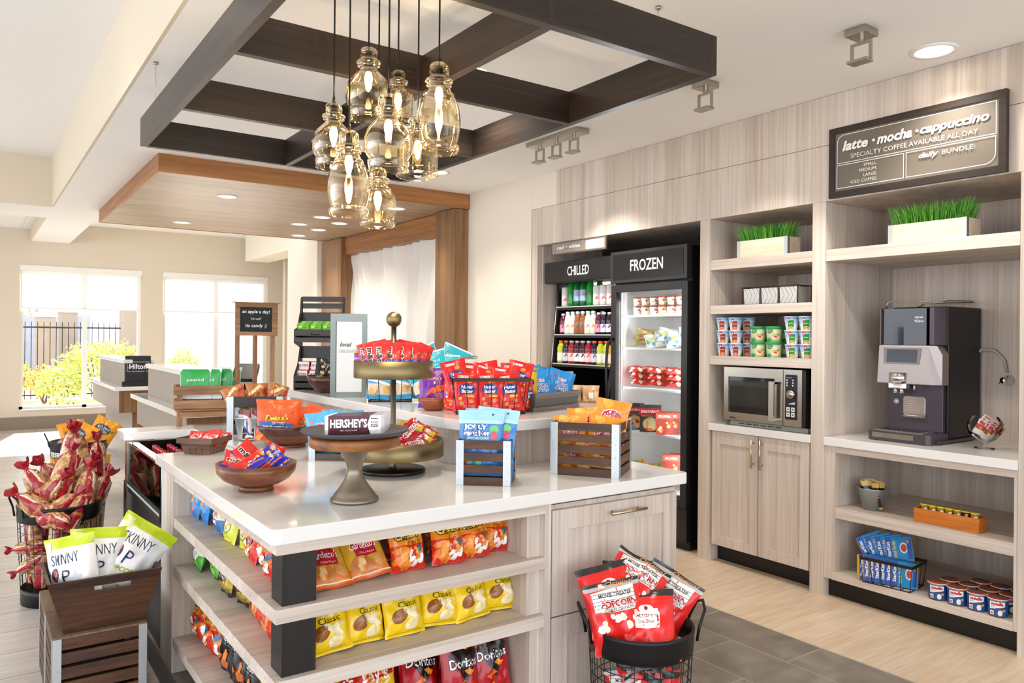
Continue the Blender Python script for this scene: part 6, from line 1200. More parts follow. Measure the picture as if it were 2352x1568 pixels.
for k in range(13): m.tube([(.03 * k + .01, -.004, .005), (.03 * k + .04, -.004, .055), (.03 * k + .01, -.004, .11)], .0009, 4)
m.build('wire_frame', bronze, t, colors=False)
def oat(c1, c2):
    def f():
        lay_ = [('P', rrect(-.024, .004, .010, .062, .003), c1)] + [('P', [(-.028, .075), (-.012, .075), (-.012, .052), (-.028, .052)], 'b81c28')] + ell(-.02, .063, .005, .005, 'f1e6da') + rect(-.02, .04, .006, .043, 'e9e0d0') + ell(-.006, .014, .016, .010, c2) + blobs(-.014, .01, .004, .02, 3, .004, ['b8342c', 'e6b04a'], 3)
        return cup_mb([(.001, 0), (.031, 0), (.034, .02), (.038, .04), (.0435, .066), (.0455, .078), (.0465, .080), (.0465, .083), (.001, .083)], 22, ['efece6', 'efece6', 'e4e6ea', 'b8cfe4', '7fb0dc', '4f92cc', 'f2f0ec', 'f2f0ec', 'e8e6e2'], lay_, lambda y: .031 + .18 * y)
    return f
proto('oatb', oat('9a3420', 'e08a6a'), 'oatmeal_cup', paper); proto('oatg', oat('1f8a3a', 'e6b86a'), 'oatmeal_cup', paper)
proto('hc', lambda: cup_mb([(.001, 0), (.042, 0), (.045, .06), (.0465, .078), (.052, .079), (.053, .092), (.051, .096), (.001, .096)], 24, ['c9d89a', 'cfdca8', 'e6e8d0', 'dfe6cc', '2f9a4a', '27963f', '2fa04a', '35a650'], [('P', [(-.045, .078), (-.008, .078), (-.010, .058), (-.028, .05), (-.045, .056)], '1f7a44')] + txt('Healthy', -.027, .071, .028, 'f4f4ee') + txt('choice', -.027, .062, .024, 'f4f4ee') + ell(.012, .03, .026, .018, 'e8d9b4') + blobs(-.008, .02, .03, .045, 7, .007, ['d9483a', 'e6a04a', '7fb04a', 'efd27a'], 3, 1.2) + rect(-.045, 0, -.02, .02, '2f8a4a'), lambda y: .042 + .055 * y), 'soup_bowl', paper)
cz = 1.3595
for c in range(4):
    for r_ in range(3):
        key = 'oatb' if c < 2 else 'oatg'; y = (3.345, 3.245, 2.825, 2.725)[c]
        put(key, 'oatmeal_cup', '%s oatmeal cup on the third shelf, %s column, %s' % (('brown-labelled', 'brown-labelled', 'green-labelled', 'green-labelled')[c], ('leftmost', 'second', 'third', 'rightmost')[c], ('bottom', 'middle', 'top')[r_]), 'oatmeal cup', (4.065, y + .004 * (r_ - 1), cz + .0835 * r_), (0, 0, fc(4.06, 3.1) + .1 * ((c + r_) % 2)), 1, 'oatmeal cups')
        if r_ == 2 or c in (1, 2): put(key, 'oatmeal_cup', 'second-row oatmeal cup behind the %s column, %s' % (('leftmost', 'second', 'third', 'rightmost')[c], ('bottom', 'middle', 'top')[r_]), 'oatmeal cup', (4.165 + .0 * r_, y - .02, cz + .0835 * r_), (0, 0, fc(4.06, 3.1)), 1, 'oatmeal cups behind')
for c in range(2):
    for r_ in range(2):
        put('hc', 'soup_bowl', 'green-lidded microwave soup bowl on the third shelf, %s, %s' % (('left', 'right')[c], ('lower', 'upper')[r_]), 'soup bowl', (4.085, (3.085, 2.968)[c], cz + .0965 * r_), (0, 0, fc(4.08, 3.0)), 1, 'soup bowls')
        put('hc', 'soup_bowl', 'green-lidded soup bowl in the second row behind the %s stack, %s' % (('left', 'right')[c], ('lower', 'upper')[r_]), 'soup bowl', (4.20, (3.07, 2.94)[c], cz + .0965 * r_), (0, 0, fc(4.08, 3.0)), 1, 'soup bowls behind')
# ================================================================ MICROWAVE
t = thing('microwave_oven', 'stainless steel microwave oven with dial on the short countertop', 'microwave', (4.02, 3.300, .9145), -PI / 2)
mw, mh = .60, .375
box_obj('casing', .005, .06, .03, mw, .50, mh - .006, blackpl, t, .004); box_obj('base_vent', .03, .03, .001, mw - .002, .49, .029, mat('pale_vent_grey', '9aa39f', .35, .6), t)
m = MB(); [m.box(.10 + .055 * k, .0285, .012, .14 + .055 * k, .0298, .018) for k in range(6)]; m.build('vent_slots', dark, t, colors=False)
m = MB(); z0, z1 = .035, mh; a, b = 0, .445; wx0, wx1, wz0, wz1 = .035, .385, .085, .315
m.box(a, .0, z0, wx0, .058, z1); m.box(wx1, .0, z0, b, .058, z1); m.box(wx0, .0, z0, wx1, .058, wz0); m.box(wx0, .0, wz1, wx1, .058, z1); d = m.build('door', steel, t, colors=False)
box_obj('door_window', wx0, .008, wz0, wx1, .05, wz1, blackgl, d)
m = MB(); m.box(.375, -.045, .06, .405, -.035, .30); m.box(.405, -.045, .285, .410, .0, .30); m.box(.375, -.035, .285, .41, -.0005, .297); m.box(.375, -.035, .063, .41, -.0005, .075); m.build('handle', mat('satin_aluminium', 'bdb8b0', .35, .8), d, colors=False)
m = MB(); m.box(.449, .0, z0, .575, .058, z1); p = m.build('control_panel', steel, t, colors=False); box_obj('panel_edge', .5755, .002, z0, mw, .058, z1 - .003, blackpl, t)
m = MB(); lay(m, [('P', rrect(.462, .075, .545, .345, .008), '1a1b2a')] + txt('Power Level', .488, .328, .035, 'e6e6e6') + sum([ell(.475 + .04 * (k % 2), .312 - .016 * (k // 2), .005, .005, 'dcdcdc') for k in range(6)], []) + [('P', [(.48, .168), (.53, .168), (.53, .182)], 'dcdcdc')] + sum([[('P', rrect(.472 + .033 * (k % 2), .092 + .032 * (k // 2), .497 + .033 * (k % 2), .118 + .032 * (k // 2), .003), 'd6d3ce')] + ell(.4845 + .033 * (k % 2), .105 + .032 * (k // 2), .005, .004, '2a2a30') for k in range(4)], []), lambda x, y, o_: (x, -.0003 - o_, y), 1)
m.build('keypad', flat, p)
m = MB(); m.lathe([(.028, 0), (.027, .018), (.022, .026), (.001, .028)], 28, M=Tm(.508, -.0005, .228, PI / 2)); m.build('dial', steel, p, colors=False)
m = MB(); lay(m, txt('Amana', .07, .052, .05, '1a1a1a', shear=.3, bold=.03), lambda x, y, o_: (x, -.0003 - o_, y), 1); m.build('badge', flat, d)
# ================================================================ COFFEE MACHINE
t = thing('coffee_machine', 'tall black and silver coffee machine on the right countertop', 'coffee machine', (4.21, 2.385, .9145), -PI / 2)
mauve = mat('dark_mauve_metal', '4b444c', .35, .4); silv = mat('satin_silver', '9d9490', .32, .6)
box_obj('rear_body', .03, .13, .02, .345, .50, .745, mat('black_metal_body', '17131a', .4, .2), t, .006)
m = MB(); m.prism([(0, .0), (.36, .0), (.36, .40), (.03, .40), (.03, .10), (0, .10)], .003, .02); m.prism([(.0, -.06), (.02, -.075), (.325, -.075), (.345, -.06), (.345, .13), (.0, .13)], .0, .055); m.build('drip_base', mauve, t, colors=False, bevel=.003)
m = MB(); m.box(.03, -.055, .0555, .30, .09, .060); [m.box(.035 + .0165 * k, -.05, .0601, .042 + .0165 * k, .085, .062) for k in range(16)]; m.build('drip_grille', chrome, t, colors=False)
m = MB(); m.box(.03, -.0765, .018, .26, -.0752, .045); m.build('front_badge', chrome, t, colors=False)
box_obj('lower_front', .025, .10, .055, .33, .129, .315, mauve, t, .003)
m = MB(); m.prism(rrect(.115, .135, .24, .245, .018), .094, .0998, plane='xz'); [m.box(.12, .0925, .145 + .0105 * k, .235, .0938, .15 + .0105 * k) for k in range(9)]; m.box(.112, .085, .128, .243, .0938, .138); m.build('chrome_backplate', chrome, t, colors=False)
m = MB(); m.lathe([(.019, 0), (.019, .006), (.001, .006)], 24, M=Tm(.075, .0998, .212, PI / 2), col=srgb('77727a')); m.lathe([(.015, 0), (.001, .001)], 24, M=Tm(.075, .0935, .212, PI / 2), col=srgb('d6d3d6')); m.build('pressure_gauge', flat, t)
m = MB()
def face(x0, x1, z0, z1, y0, y1, y2=None): m.add([(x0, y0, z0), (x1, y0, z0), (x1, y1, z1), (x0, y1, z1), (x0, .13, z0), (x1, .13, z0), (x1, .13, z1), (x0, .13, z1)], [(0, 1, 2, 3), (5, 4, 7, 6), (4, 0, 3, 7), (1, 5, 6, 2), (3, 2, 6, 7), (0, 4, 5, 1)])
m.add([(.0, .02, .315), (.30, .02, .315), (.345, .06, .315), (.345, .06, .48), (.32, .05, .53), (.28, .04, .53), (.0, .04, .53), (0, .13, .315), (.345, .13, .315), (.345, .13, .48), (.32, .13, .53), (0, .13, .53)], [(0, 1, 5, 6), (1, 2, 3, 4, 5), (7, 0, 6, 11), (6, 5, 4, 10, 11), (8, 7, 11, 10, 9), (2, 8, 9, 3), (3, 9, 10, 4), (0, 7, 8, 2, 1)]); hd = m.build('front_head', silv, t, colors=False, bevel=.004)
def fy(z): return .02 + (.02) * (z - .315) / .215
m = MB(); lay(m, [('P', [(.035, .425), (.235, .425), (.245, .515), (.03, .515)], '6b6261'), ('P', rrect(.05, .435, .222, .507, .004), '1c1a26')], lambda x, y, o_: (x, fy(y) - .001 - o_, y), 1); m.build('touch_screen', vcol('screen_gloss', .08), hd)
m = MB(); m.lathe([(.055, 0), (.055, .06)], 24, M=Tm(.12, .045, .318), caps=True); m.box(.07, .02, .29, .17, .06, .3175); m.lathe([(.012, 0), (.01, .03)], 14, M=Tm(.10, .04, .262)); m.lathe([(.012, 0), (.01, .03)], 14, M=Tm(.135, .04, .262)); m.lathe([(.007, 0), (.007, .03)], 14, M=Tm(.205, .04, .285)); m.build('brew_spouts', chrome, t, colors=False)
m = MB(); m.prism([(.02, .055), (.14, .045), (.26, .055), (.275, .129), (.005, .129)], .532, .735); m.build('bean_window', blackgl, t, colors=False)
m = MB(); m.prism([(.277, .05), (.30, .05), (.345, .10), (.345, .129), (.277, .129)], .532, .74); m.build('side_cheek', mauve, t, colors=False, bevel=.003); m = MB(); m.prism([(-.005, .06), (.003, .055), (.003, .129), (-.005, .129)], .532, .74); m.build('side_trim', silv, t, colors=False)
m = MB(); lay(m, txt('NESCAFE', .22, .685, .045, 'f4f4f4', bold=.03) + txt('Milano', .22, .665, .06, 'f4f4f4', shear=.3), lambda x, y, o_: (x, .0515 - o_ - .001 - max(0, .0) , y), 1); m.build('logo_lettering', flat, t)
m = MB(); m.tube([(.02, .08, .735), (.025, .08, .765), (.04, .085, .78), (.20, .09, .775), (.30, .11, .765), (.335, .13, .775), (.335, .40, .785), (.32, .47, .78), (.05, .47, .78), (.02, .44, .76), (.02, .40, .745)], .0035, 8); m.build('top_rail', steel, t, colors=False)
t = thing('water_pipe', 'white hose and chrome valve on the back wall beside the coffee machine', 'pipe', (0, 0, 0))
m = MB(); m.tube([(4.66, 2.10, 1.36), (4.70, 2.03, 1.425), (4.71, 1.97, 1.42), (4.72, 1.925, 1.37), (4.725, 1.912, 1.30)], .008, 10); m.build('hose', mat('white_hose', 'b9b2a6', .4), t, colors=False)
m = MB(); m.lathe([(.03, 0), (.026, .02), (.012, .03), (.012, .05), (.018, .056), (.018, .075), (.001, .078)], 22, M=Matrix.Translation((4.7395, 1.905, 1.255)) @ Matrix.Rotation(-PI / 2, 4, 'Y')); m.tube([(4.70, 1.905, 1.26), (4.68, 1.93, 1.235)], .006, 8); m.build('valve', chrome, t, colors=False)
# glass of drink packets
gx_, gy_ = 4.30, 1.84
t = thing('glass_goblet', 'round clear glass goblet filled with drink mix packets beside the coffee machine', 'glass bowl', (gx_, gy_, .9145))
m = MB(); pr = [(.001, .002), (.045, .002), (.047, .005), (.012, .012), (.010, .022), (.018, .034), (.05, .05), (.074, .08), (.082, .11), (.078, .14), (.062, .165)]
m.lathe(pr, 40, caps=False); m.build('goblet_body', glass, t, colors=False)
for i in range(16):
    a = i * .75; put('spag0', 'drink_mix_packet', 'white and orange drink mix packet in the glass goblet', 'drink packet', (gx_ - .045 + .0058 * i - .0, gy_ + .02 - .003 * i, .9145 + .052 + .012 * (i % 3) + (.025 if i < 4 else 0)), pack_rot(fc(gx_, gy_) + .5 + .06 * i, R(-12 - 2 * i), R(24 + 6 * math.sin(a))), .95, 'drink packets in the goblet')
# ================================================================ LOWER COFFEE SHELVES
lz1, lz2 = .5205, .1505
t = thing('metal_bucket', 'plain shiny metal pail of yellow and black nut bars on the middle coffee shelf', 'bucket', (4.16, 2.36, lz1))
m = MB(); m.lathe([(.001, .001), (.055, .001), (.078, .115), (.081, .117), (.081, .121), (.076, .119), (.053, .005), (.001, .005)], 36); m.build('pail_body', galv, t, colors=False)
for i in range(12):
    a = i * 2.4; rr = .012 + .014 * (i % 4)
    put('kind%d' % (i % 2), 'nut_bar', 'yellow and black nut bar standing in the plain metal pail', 'snack bar', (4.16 + rr * math.cos(a), 2.36 + rr * math.sin(a), lz1 + .01), pack_rot(fc(4.1, 2.3) + .5 * math.sin(a), R(-4 + 8 * math.sin(a)), R(10 * math.cos(a))), 1, 'nut bars in the pail')
t = thing('wooden_tray_box', 'narrow orange wooden box of small yellow cups on the middle coffee shelf', 'box', (4.07, 2.085, lz1), -PI / 2)
ow = wood('orange_cedar', ('a8561c', 'c8742c', 'dc9048'), 'x', tight=40, long=3, rough=.35)
m = MB(); m.box(0, 0, 0, .32, .008, .072); m.box(0, .082, 0, .32, .09, .072); m.box(0, .008, 0, .008, .082, .072); m.box(.312, .008, 0, .32, .082, .072); m.box(.008, .008, .001, .312, .082, .006); m.build('box_body', ow, t, colors=False, bevel=.001)
proto('vcup', lambda: cup_mb([(.001, 0), (.015, 0), (.020, .045), (.024, .046), (.024, .048), (.001, .048)], 14, ['e6c81c'] * 6, txt('Velveeta', 0, .036, .026, '7a3a8c', bold=.04) + ell(.004, .026, .008, .008, 'f1ece2'), lambda y: .015 + .11 * y), 'snack_cup', paper)
proto('vcupp', lambda: cup_mb([(.001, 0), (.015, 0), (.020, .045), (.024, .046), (.024, .048), (.001, .048)], 14, ['5a2a8c', '5a2a8c', '5a2a8c', 'e6c81c', 'e6c81c', 'e6c81c'], ell(0, .03, .007, .01, 'e8922c'), lambda y: .015 + .11 * y), 'snack_cup', paper)
for i in range(7): p = inloc(t, .04 + .041 * i, .035, .0445); put('vcupp' if i == 5 else 'vcup', 'snack_cup', '%s in the orange wooden box, %s' % ('purple cup with an orange mark' if i == 5 else 'small yellow cup', pos(i, 7)), 'snack cup', p, (0, 0, fc(4.07, 2)), 1, 'small cups in the orange box')
t = wire_basket('wire_basket', 'dark wire basket of blue lunch kit boxes on the bottom coffee shelf', (4.10, 2.21, lz2), -PI / 2 + .12, .27, .20, .14, .1, 5, color=bronze)
lt_ = rect(-1, 0, 1, 1, '1f8ac8') + [('P', [(-1, 0), (-.55, 0), (-.55, 1), (-1, 1)], '2c5ab0')] + [('T', 'StarKist', -.80, .5, 1.3, .14, PI / 2, 0, .03, 'f4f4f0', ('StarKist', 0, .03)), ('T', 'Lunch To-Go', -.36, .5, 1.4, .13, PI / 2, 0, .03, 'f2d22c', ('Lunch To-Go', 0, .03))] + ell(.35, .55, .3, .22, 'e9e6da') + ell(.35, .55, .22, .16, 'b8502c') + rect(.6, .1, .95, .9, '1f5ab0') + ell(.7, .8, .1, .08, 'e8842c')
proto('star', lambda: box_mb(.15, .15, .038, '1f6ab8', lt_, side='e0b81c'), 'lunch_kit_box', paper)
for i in range(7):
    p = inloc(t, -.02 + .0 * i, -.085 + .0 * i, .004)
    a = R(35); q = inloc(t, -.105 + .030 * i, -.04, .005); put('star', 'lunch_kit_box', 'blue lunch kit box standing in the wire basket, %s' % pos(i, 7), 'lunch kit', q, pack_rot(-PI / 2 + .12 + .95 - .13 * i, R(2), R(0)), (.82, .6, .9), 'blue lunch kit boxes')
for i in range(4):
    q = inloc(t, -.09 + .04 * i, .03, .12); put('star', 'lunch_kit_box', 'blue lunch kit box lying tilted on top of the basket, %s' % pos(i, 4), 'lunch kit', q, pack_rot(-PI / 2 + .12 + .5 - .1 * i, R(22), R(-24 + 4 * i)), (.88, .6, .88), 'blue lunch kit boxes on top')
def nut():
    mb = cup_mb([(.001, 0), (.040, 0), (.042, .005), (.044, .078), (.047, .080), (.047, .084), (.045, .086), (.001, .086)], 26, ['7a3a22', '7a3a22', '1b5fa8', 'e9e6e0', 'c9643a', 'e9e6e0', '8a4a34'], [('P', [(-.038, .074), (.030, .074), (.030, .052), (.010, .046), (-.038, .036)], 'f1f0ec')] + txt('nutella', -.004, .064, .052, 'c8282c', bold=.06, h=.016) + txt('&GO', -.022, .05, .02, '3a7ac0') + rect(-.036, .010, -.018, .030, 'f1ece6') + rect(-.033, .014, -.021, .024, 'e0762c') + ell(.008, .022, .010, .014, 'efe6d0') + ell(.024, .034, .008, .006, 'd9a05a') + [('P', [(-.01, .044), (.02, .050), (.02, .046), (-.01, .041)], '5a2414')], lambda y: .042 + .03 * y, step=.008)
    return mb
proto('nut', nut, 'spread_tub', paper)
for i in range(4):
    y = 1.955 - .094 * i
    for j in range(3):
        if j == 2 and i == 0: continue
        put('nut', 'spread_tub', 'blue hazelnut spread tub on the bottom coffee shelf, %s row, %s' % (('front', 'second', 'third')[j], pos(i, 4)), 'spread tub', (4.062 + .10 * j, y - .012 * j, lz2), (0, 0, fc(4.06, 1.8)), 1, 'hazelnut spread tubs')
# ================================================================ PENDANT CLUSTER
def smooth(pr, n=4):
    out = []
    for i in range(len(pr) - 1):
        p0, p1, p2, p3 = pr[max(0, i - 1)], pr[i], pr[i + 1], pr[min(len(pr) - 1, i + 2)]
        for k in range(n):
            t = k / n; out.append(tuple(.5 * ((2 * p1[a]) + (-p0[a] + p2[a]) * t + (2 * p0[a] - 5 * p1[a] + 4 * p2[a] - p3[a]) * t * t + (-p0[a] + 3 * p1[a] - 3 * p2[a] + p3[a]) * t ** 3) for a in (0, 1)))
    return out + [pr[-1]]
# profiles: radius, height below the top, unit = shade height
head = [(.012, 0), (.10, -.005), (.15, -.04), (.16, -.10), (.155, -.17), (.21, -.19), (.215, -.215), (.17, -.235), (.20, -.255), (.165, -.275)]
SH = {'globe': head + [(.17, -.31), (.24, -.37), (.33, -.45), (.385, -.56), (.40, -.66), (.38, -.76), (.33, -.83), (.315, -.855), (.335, -.875), (.33, -.93), (.32, -.98), (.335, -1.0)],
      'barrel': head + [(.18, -.30), (.20, -.33), (.24, -.36), (.225, -.38), (.26, -.40), (.31, -.50), (.335, -.62), (.33, -.74), (.30, -.85), (.28, -.90), (.315, -.925), (.32, -.95), (.31, -.98), (.30, -1.0)],
      'drum': head + [(.17, -.30), (.22, -.36), (.30, -.42), (.335, -.47), (.335, -.60), (.335, -.85), (.345, -.88), (.345, -.95), (.36, -.98), (.33, -1.0)]}
bulb_m = mat('warm_filament_bulb', 'fff0d0', .3, emis='ffd9a0', es=16)
for k, pr in SH.items():
    def fn(pr=pr):
        mb = MB(); mb.lathe(smooth([(r, z) for r, z in pr], 3), 36, caps=False); return mb
    proto('shade_' + k, fn, 'glass_shade', amber_gl)
proto('pend_bulb', lambda: MB().lathe([(.001, -.075), (.006, -.068), (.013, -.045), (.016, -.025), (.013, -.008), (.010, 0), (.001, 0)], 16), 'bulb', bulb_m)
proto('pend_sock', lambda: MB().lathe([(.001, .0), (.013, 0), (.014, -.03), (.018, -.035), (.018, -.075), (.014, -.08), (.001, -.08)], 18), 'socket', mat('smoked_socket', '3a342c', .25, .7))
PD = [('globe', 1.24, 2.735, 2.575, .276, .22), ('drum', 1.41, 2.823, 2.548, .215, .19), ('barrel', 1.437, 2.535, 2.502, .337, .245), ('globe', 1.132, 2.811, 2.362, .248, .205), ('globe', 1.229, 2.535, 2.344, .276, .222), ('drum', 1.444, 2.714, 2.338, .237, .238), ('barrel', 1.141, 2.683, 2.23, .315, .23), ('barrel', 1.294, 2.758, 2.126, .23, .216)]
pl = ['topmost globe, upper left', 'drum shape, half hidden behind the others', 'tall barrel at the upper right', 'globe at the far left', 'large globe in the centre', 'drum at the lower right', 'barrel at the lower left', 'lowest barrel of the cluster']
for i, (k, x, y, z, h, rs) in enumerate(PD):
    t = thing('pendant_light', 'amber glass pendant lamp on a black cord, ' + pl[i], 'pendant lamp', (x, y, z), group='pendant cluster above the island')
    o = bpy.data.objects.new('glass_shade', _P['shade_' + k]); C.objects.link(o); o.parent = t; o.scale = (rs, rs, h)
    o = bpy.data.objects.new('socket', _P['pend_sock']); C.objects.link(o); o.parent = t; o.location = (0, 0, -.012)
    o = bpy.data.objects.new('bulb', _P['pend_bulb']); C.objects.link(o); o.parent = t; o.location = (0, 0, -.093)
    m = MB(); m.tube([(0, 0, -.012), (.001, .002, .12), (-.001, -.002, .3), (0, 0, ZC - z - .02)], .0035, 8); m.lathe([(.008, 0), (.004, .025)], 10); m.lathe([(.001, ZC - z - .022), (.03, ZC - z - .02), (.03, ZC - z - .001)], 18); m.build('cord', blackmetal, t, colors=False)
    l = bpy.data.lights.new('bulb_glow', 'POINT'); l.energy = 2.2; l.color = (1, .86, .68); l.shadow_soft_size = .015
    lo = bpy.data.objects.new('bulb_glow', l); C.objects.link(lo); lo.parent = t; lo.location = (0, 0, -.19)
# ================================================================ TRACK SPOTS
def spot(name, label, x, y, n, rz, aim, power=26, group=None):
    t = thing(name, label, 'spotlight', (x, y, ZC - .0005), rz, group)
    L2 = .10 if n == 1 else .19 * n
    m = MB(); m.box(-.055, -L2 / 2, -.032, .055, L2 / 2, 0); m.build('ceiling_plate', steel, t, colors=False, bevel=.002)
    for k in range(n):
        y0 = (k - (n - 1) / 2) * .19
        m = MB(); w_, h_ = .05, .085; b = .006
        m.cyl(0, y0, -.055, -.032, .014, 14)
        m.box(-b, y0 - w_, -.066, b, y0 + w_, -.055); m.box(-b, y0 - w_, -.055 - h_, b, y0 - w_ + 2 * b, -.066); m.box(-b, y0 + w_ - 2 * b, -.055 - h_, b, y0 + w_, -.066); m.box(-.04, y0 - w_ + .004, -.055 - h_ - .012, .02, y0 + w_ - .004, -.055 - h_)
        m.build('spot_frame', steel, t, colors=False)
        l = bpy.data.lights.new('spot', 'SPOT'); l.energy = power; l.color = (1, .93, .84); l.spot_size = R(75); l.spot_blend = .6; l.shadow_soft_size = .03
        lo = bpy.data.objects.new('light_source', l); C.objects.link(lo); lo.parent = t; lo.location = (.01, y0, -.16)
        d = Vector(aim) - Vector((x, y + y0, ZC - .16)); lo.rotation_euler = (Matrix.Rotation(-rz, 4, 'Z') @ d.to_track_quat('-Z', 'Y').to_matrix().to_4x4()).to_euler()
spot('track_spotlight', 'single nickel ceiling spotlight with an open square frame, nearest the coffee sign', 3.27, 1.93, 1, 0, (4.2, 2.1, 1.2), group='nickel ceiling spotlights')
spot('track_spotlight', 'single nickel ceiling spotlight partly hidden by the grid corner', 3.27, 2.83, 1, 0, (4.1, 3.0, 1.2), group='nickel ceiling spotlights')
spot('track_spotlight', 'triple nickel ceiling spotlight bar with three open frames, near the coolers', 3.32, 4.2, 3, 0, (4.1, 4.4, 1.4), 20, group='nickel ceiling spotlights')
# ================================================================ WIRE SCRAP BASKETS ON THE FLOOR
def scrap_basket(label, x, y, r, h, rz, sacks=None, m_=blackmetal, base=True):
    t = thing('wire_scrap_basket', label, 'basket', (x, y, 0), rz, 'round wire floor baskets')
    rb = r * .9
    m = MB(); m.lathe([(r * .985, h - .085), (r * 1.0, h - .083), (r * 1.005, h - .06), (r * 1.012, h - .055), (r * 1.008, h - .02), (r * 1.02, h - .012), (r * 1.02, h), (r * .985, h), (r * .985, h - .085)], 48, caps=False); m.build('rim_band', m_, t, colors=False)
    m = MB(); m.lathe([(.001, .002), (rb, .002), (rb, .055), (rb * 1.01, .06), (rb * 1.01, .085), (rb * .985, .085), (rb * .985, .008), (.001, .008)], 48); m.build('base_band', m_, t, colors=False)
    m = MB(); n = 26
    for i in range(n): a = 2 * PI * i / n; m.tube([(rb * math.cos(a), rb * math.sin(a), .08), (r * .99 * math.cos(a), r * .99 * math.sin(a), h - .08)], .0016, 5)
    for k in range(1, 7): z = .085 + (h - .17) * k / 7; q = rb + (r - rb) * (z / h); m.tube([(q * math.cos(2 * PI * i / 36), q * math.sin(2 * PI * i / 36), z) for i in range(36)], .0016, 5, closed=True)
    m.build('wire_body', m_, t, colors=False)
    for s in (-1, 1):
        m = MB(); m.tube([(s * r * 1.02, -.055, h - .05), (s * (r + .012), -.055, h), (s * (r + .035), -.045, h + .055), (s * (r + .042), 0, h + .075), (s * (r + .035), .045, h + .055), (s * (r + .012), .055, h), (s * r * 1.02, .055, h - .05)], .0055, 8); m.build('handle', m_, t, colors=False)
    return t
rd = random.Random(11)
# pretzel basket
bx_, by_ = .41, 4.93; scrap_basket('round black wire floor basket overflowing with red pretzel sacks, behind the wooden trough', bx_, by_, .205, .535, R(20))
big = [(-.14, -.12, .60, -50, 10, 1.0, 'leftmost, leaning out over the rim'), (-.12, -.04, .70, -28, 12, 1.0, 'upper left'), (.02, -.03, .76, 24, 8, 1.15, 'tall central one leaning right'), (.0, -.14, .58, 52, 10, .95, 'front centre, lying across'), (.12, -.08, .66, 12, 14, 1.1, 'right, with gold lettering'), (.19, .0, .62, 34, 10, 1.05, 'far right, leaning'), (-.07, -.16, .54, -70, 16, .85, 'low front left, lying flat'), (.07, -.15, .56, 30, 20, .9, 'low front right'), (-.03, .06, .72, -40, -10, 1.0, 'back left'), (.12, .08, .70, 30, -10, 1.0, 'back right'), (-.05, -.08, .66, 40, 0, .95, 'tucked under the tall one'), (.04, .14, .66, 5, -20, 1.0, 'rearmost')]
for i, (x, y, z, ro, ln, s_, lab) in enumerate(big):
    putc('sack%d' % (i % 3), 'pretzel_sack', 'red twisted pretzel sack in the left floor basket, ' + lab, 'pretzel bag', (bx_ + x, by_ + y, z - .045), (R(-ln), R(ro), rd.uniform(-.6, .6)), s_, 'pretzel sacks in the left basket')
for i in range(12):
    a = 2 * PI * i / 12 + .2; rr = .115; z = .09 if i % 2 else .25
    put('sack%d' % (i % 3), 'pretzel_sack', 'pretzel sack seen through the wires of the left floor basket, %s %s' % ('lower layer' if i % 2 else 'upper layer', ['front', 'front right', 'right front', 'right', 'right rear', 'rear right', 'rear', 'rear left', 'left rear', 'left', 'left front', 'front left'][(i + 4) % 12]), 'pretzel bag', (bx_ + rr * math.cos(a), by_ + rr * math.sin(a), z), (R(6 * math.sin(a)), R(-6 * math.cos(a)), a), .88, 'pretzel sacks inside the left basket')
for i, (z, ro) in enumerate(((.33, -95), (.27, -120))): put('sack%d' % i, 'pretzel_sack', 'pretzel sack whose twisted red neck pokes out through the wires, %s' % ('upper', 'lower')[i], 'pretzel bag', (bx_ - .08, by_ - .10, z), (0, R(ro), R(-10)), .62, 'pretzel sacks poking out')
# second pretzel tub
t = thing('wooden_tub', 'brown wooden tub with a black rim band holding more pretzel sacks beside the bottle cooler', 'tub', (.53, 5.52, 0))
m = MB(); m.lathe([(.001, .001), (.15, .001), (.185, .47), (.175, .47), (.14, .012), (.001, .012)], 40); m.build('tub_body', MATS['amber_oak_z'], t, colors=False)
m = MB(); m.lathe([(.186, .43), (.192, .435), (.196, .505), (.184, .505), (.182, .43)], 40, caps=False); m.build('rim_band', blackmetal, t, colors=False)
for i, (x, y, z, ro, ln, lab) in enumerate([(-.08, -.10, .52, 30, 20, 'front left leaning right'), (.02, -.13, .48, 55, 12, 'front, lying right'), (.10, -.10, .46, 60, 0, 'lowest right'), (-.04, .0, .62, -10, 0, 'upper left'), (.06, .0, .60, 14, 0, 'upper centre'), (.14, .02, .56, 20, 0, 'upper right'), (.0, .10, .6, 0, 0, 'rear')]):
    put('sack%d' % ((i + 1) % 3), 'pretzel_sack', 'red and clear pretzel sack in the wooden tub, ' + lab, 'pretzel bag', (.53 + x, 5.52 + y, z), (R(-ln), R(ro), i * .9), 1.05, 'pretzel sacks in the tub')
# third basket
bx_, by_ = .78, 7.72; scrap_basket('tall black wire floor basket with orange caramel corn bags in front of the reception desks', bx_, by_, .22, .53, R(0))
for i, (x, y, z, rz, ln, ro) in enumerate([(-.10, -.08, .46, -.3, 30, 30), (.10, -.07, .48, .1, 26, 34), (.0, .05, .42, .3, 14, -10), (-.12, -.05, .12, .1, 4, 3), (.02, -.13, .14, -.1, 6, -4), (.12, -.06, .12, .2, 4, 4), (-.05, -.12, .28, .1, 3, 12), (.09, -.10, .28, .1, 3, -12)]):
    put('cj%d' % (i % 2), 'caramel_corn_bag', 'orange caramel corn bag in the tall far basket, %s' % ['top left', 'top right', 'top rear', 'lower left', 'lower middle', 'lower right', 'upper layer left', 'upper layer right'][i], 'snack bag', (bx_ + x, by_ + y, z), pack_rot(rz - .1, R(ln), R(ro)), 1.15, 'caramel corn bags')
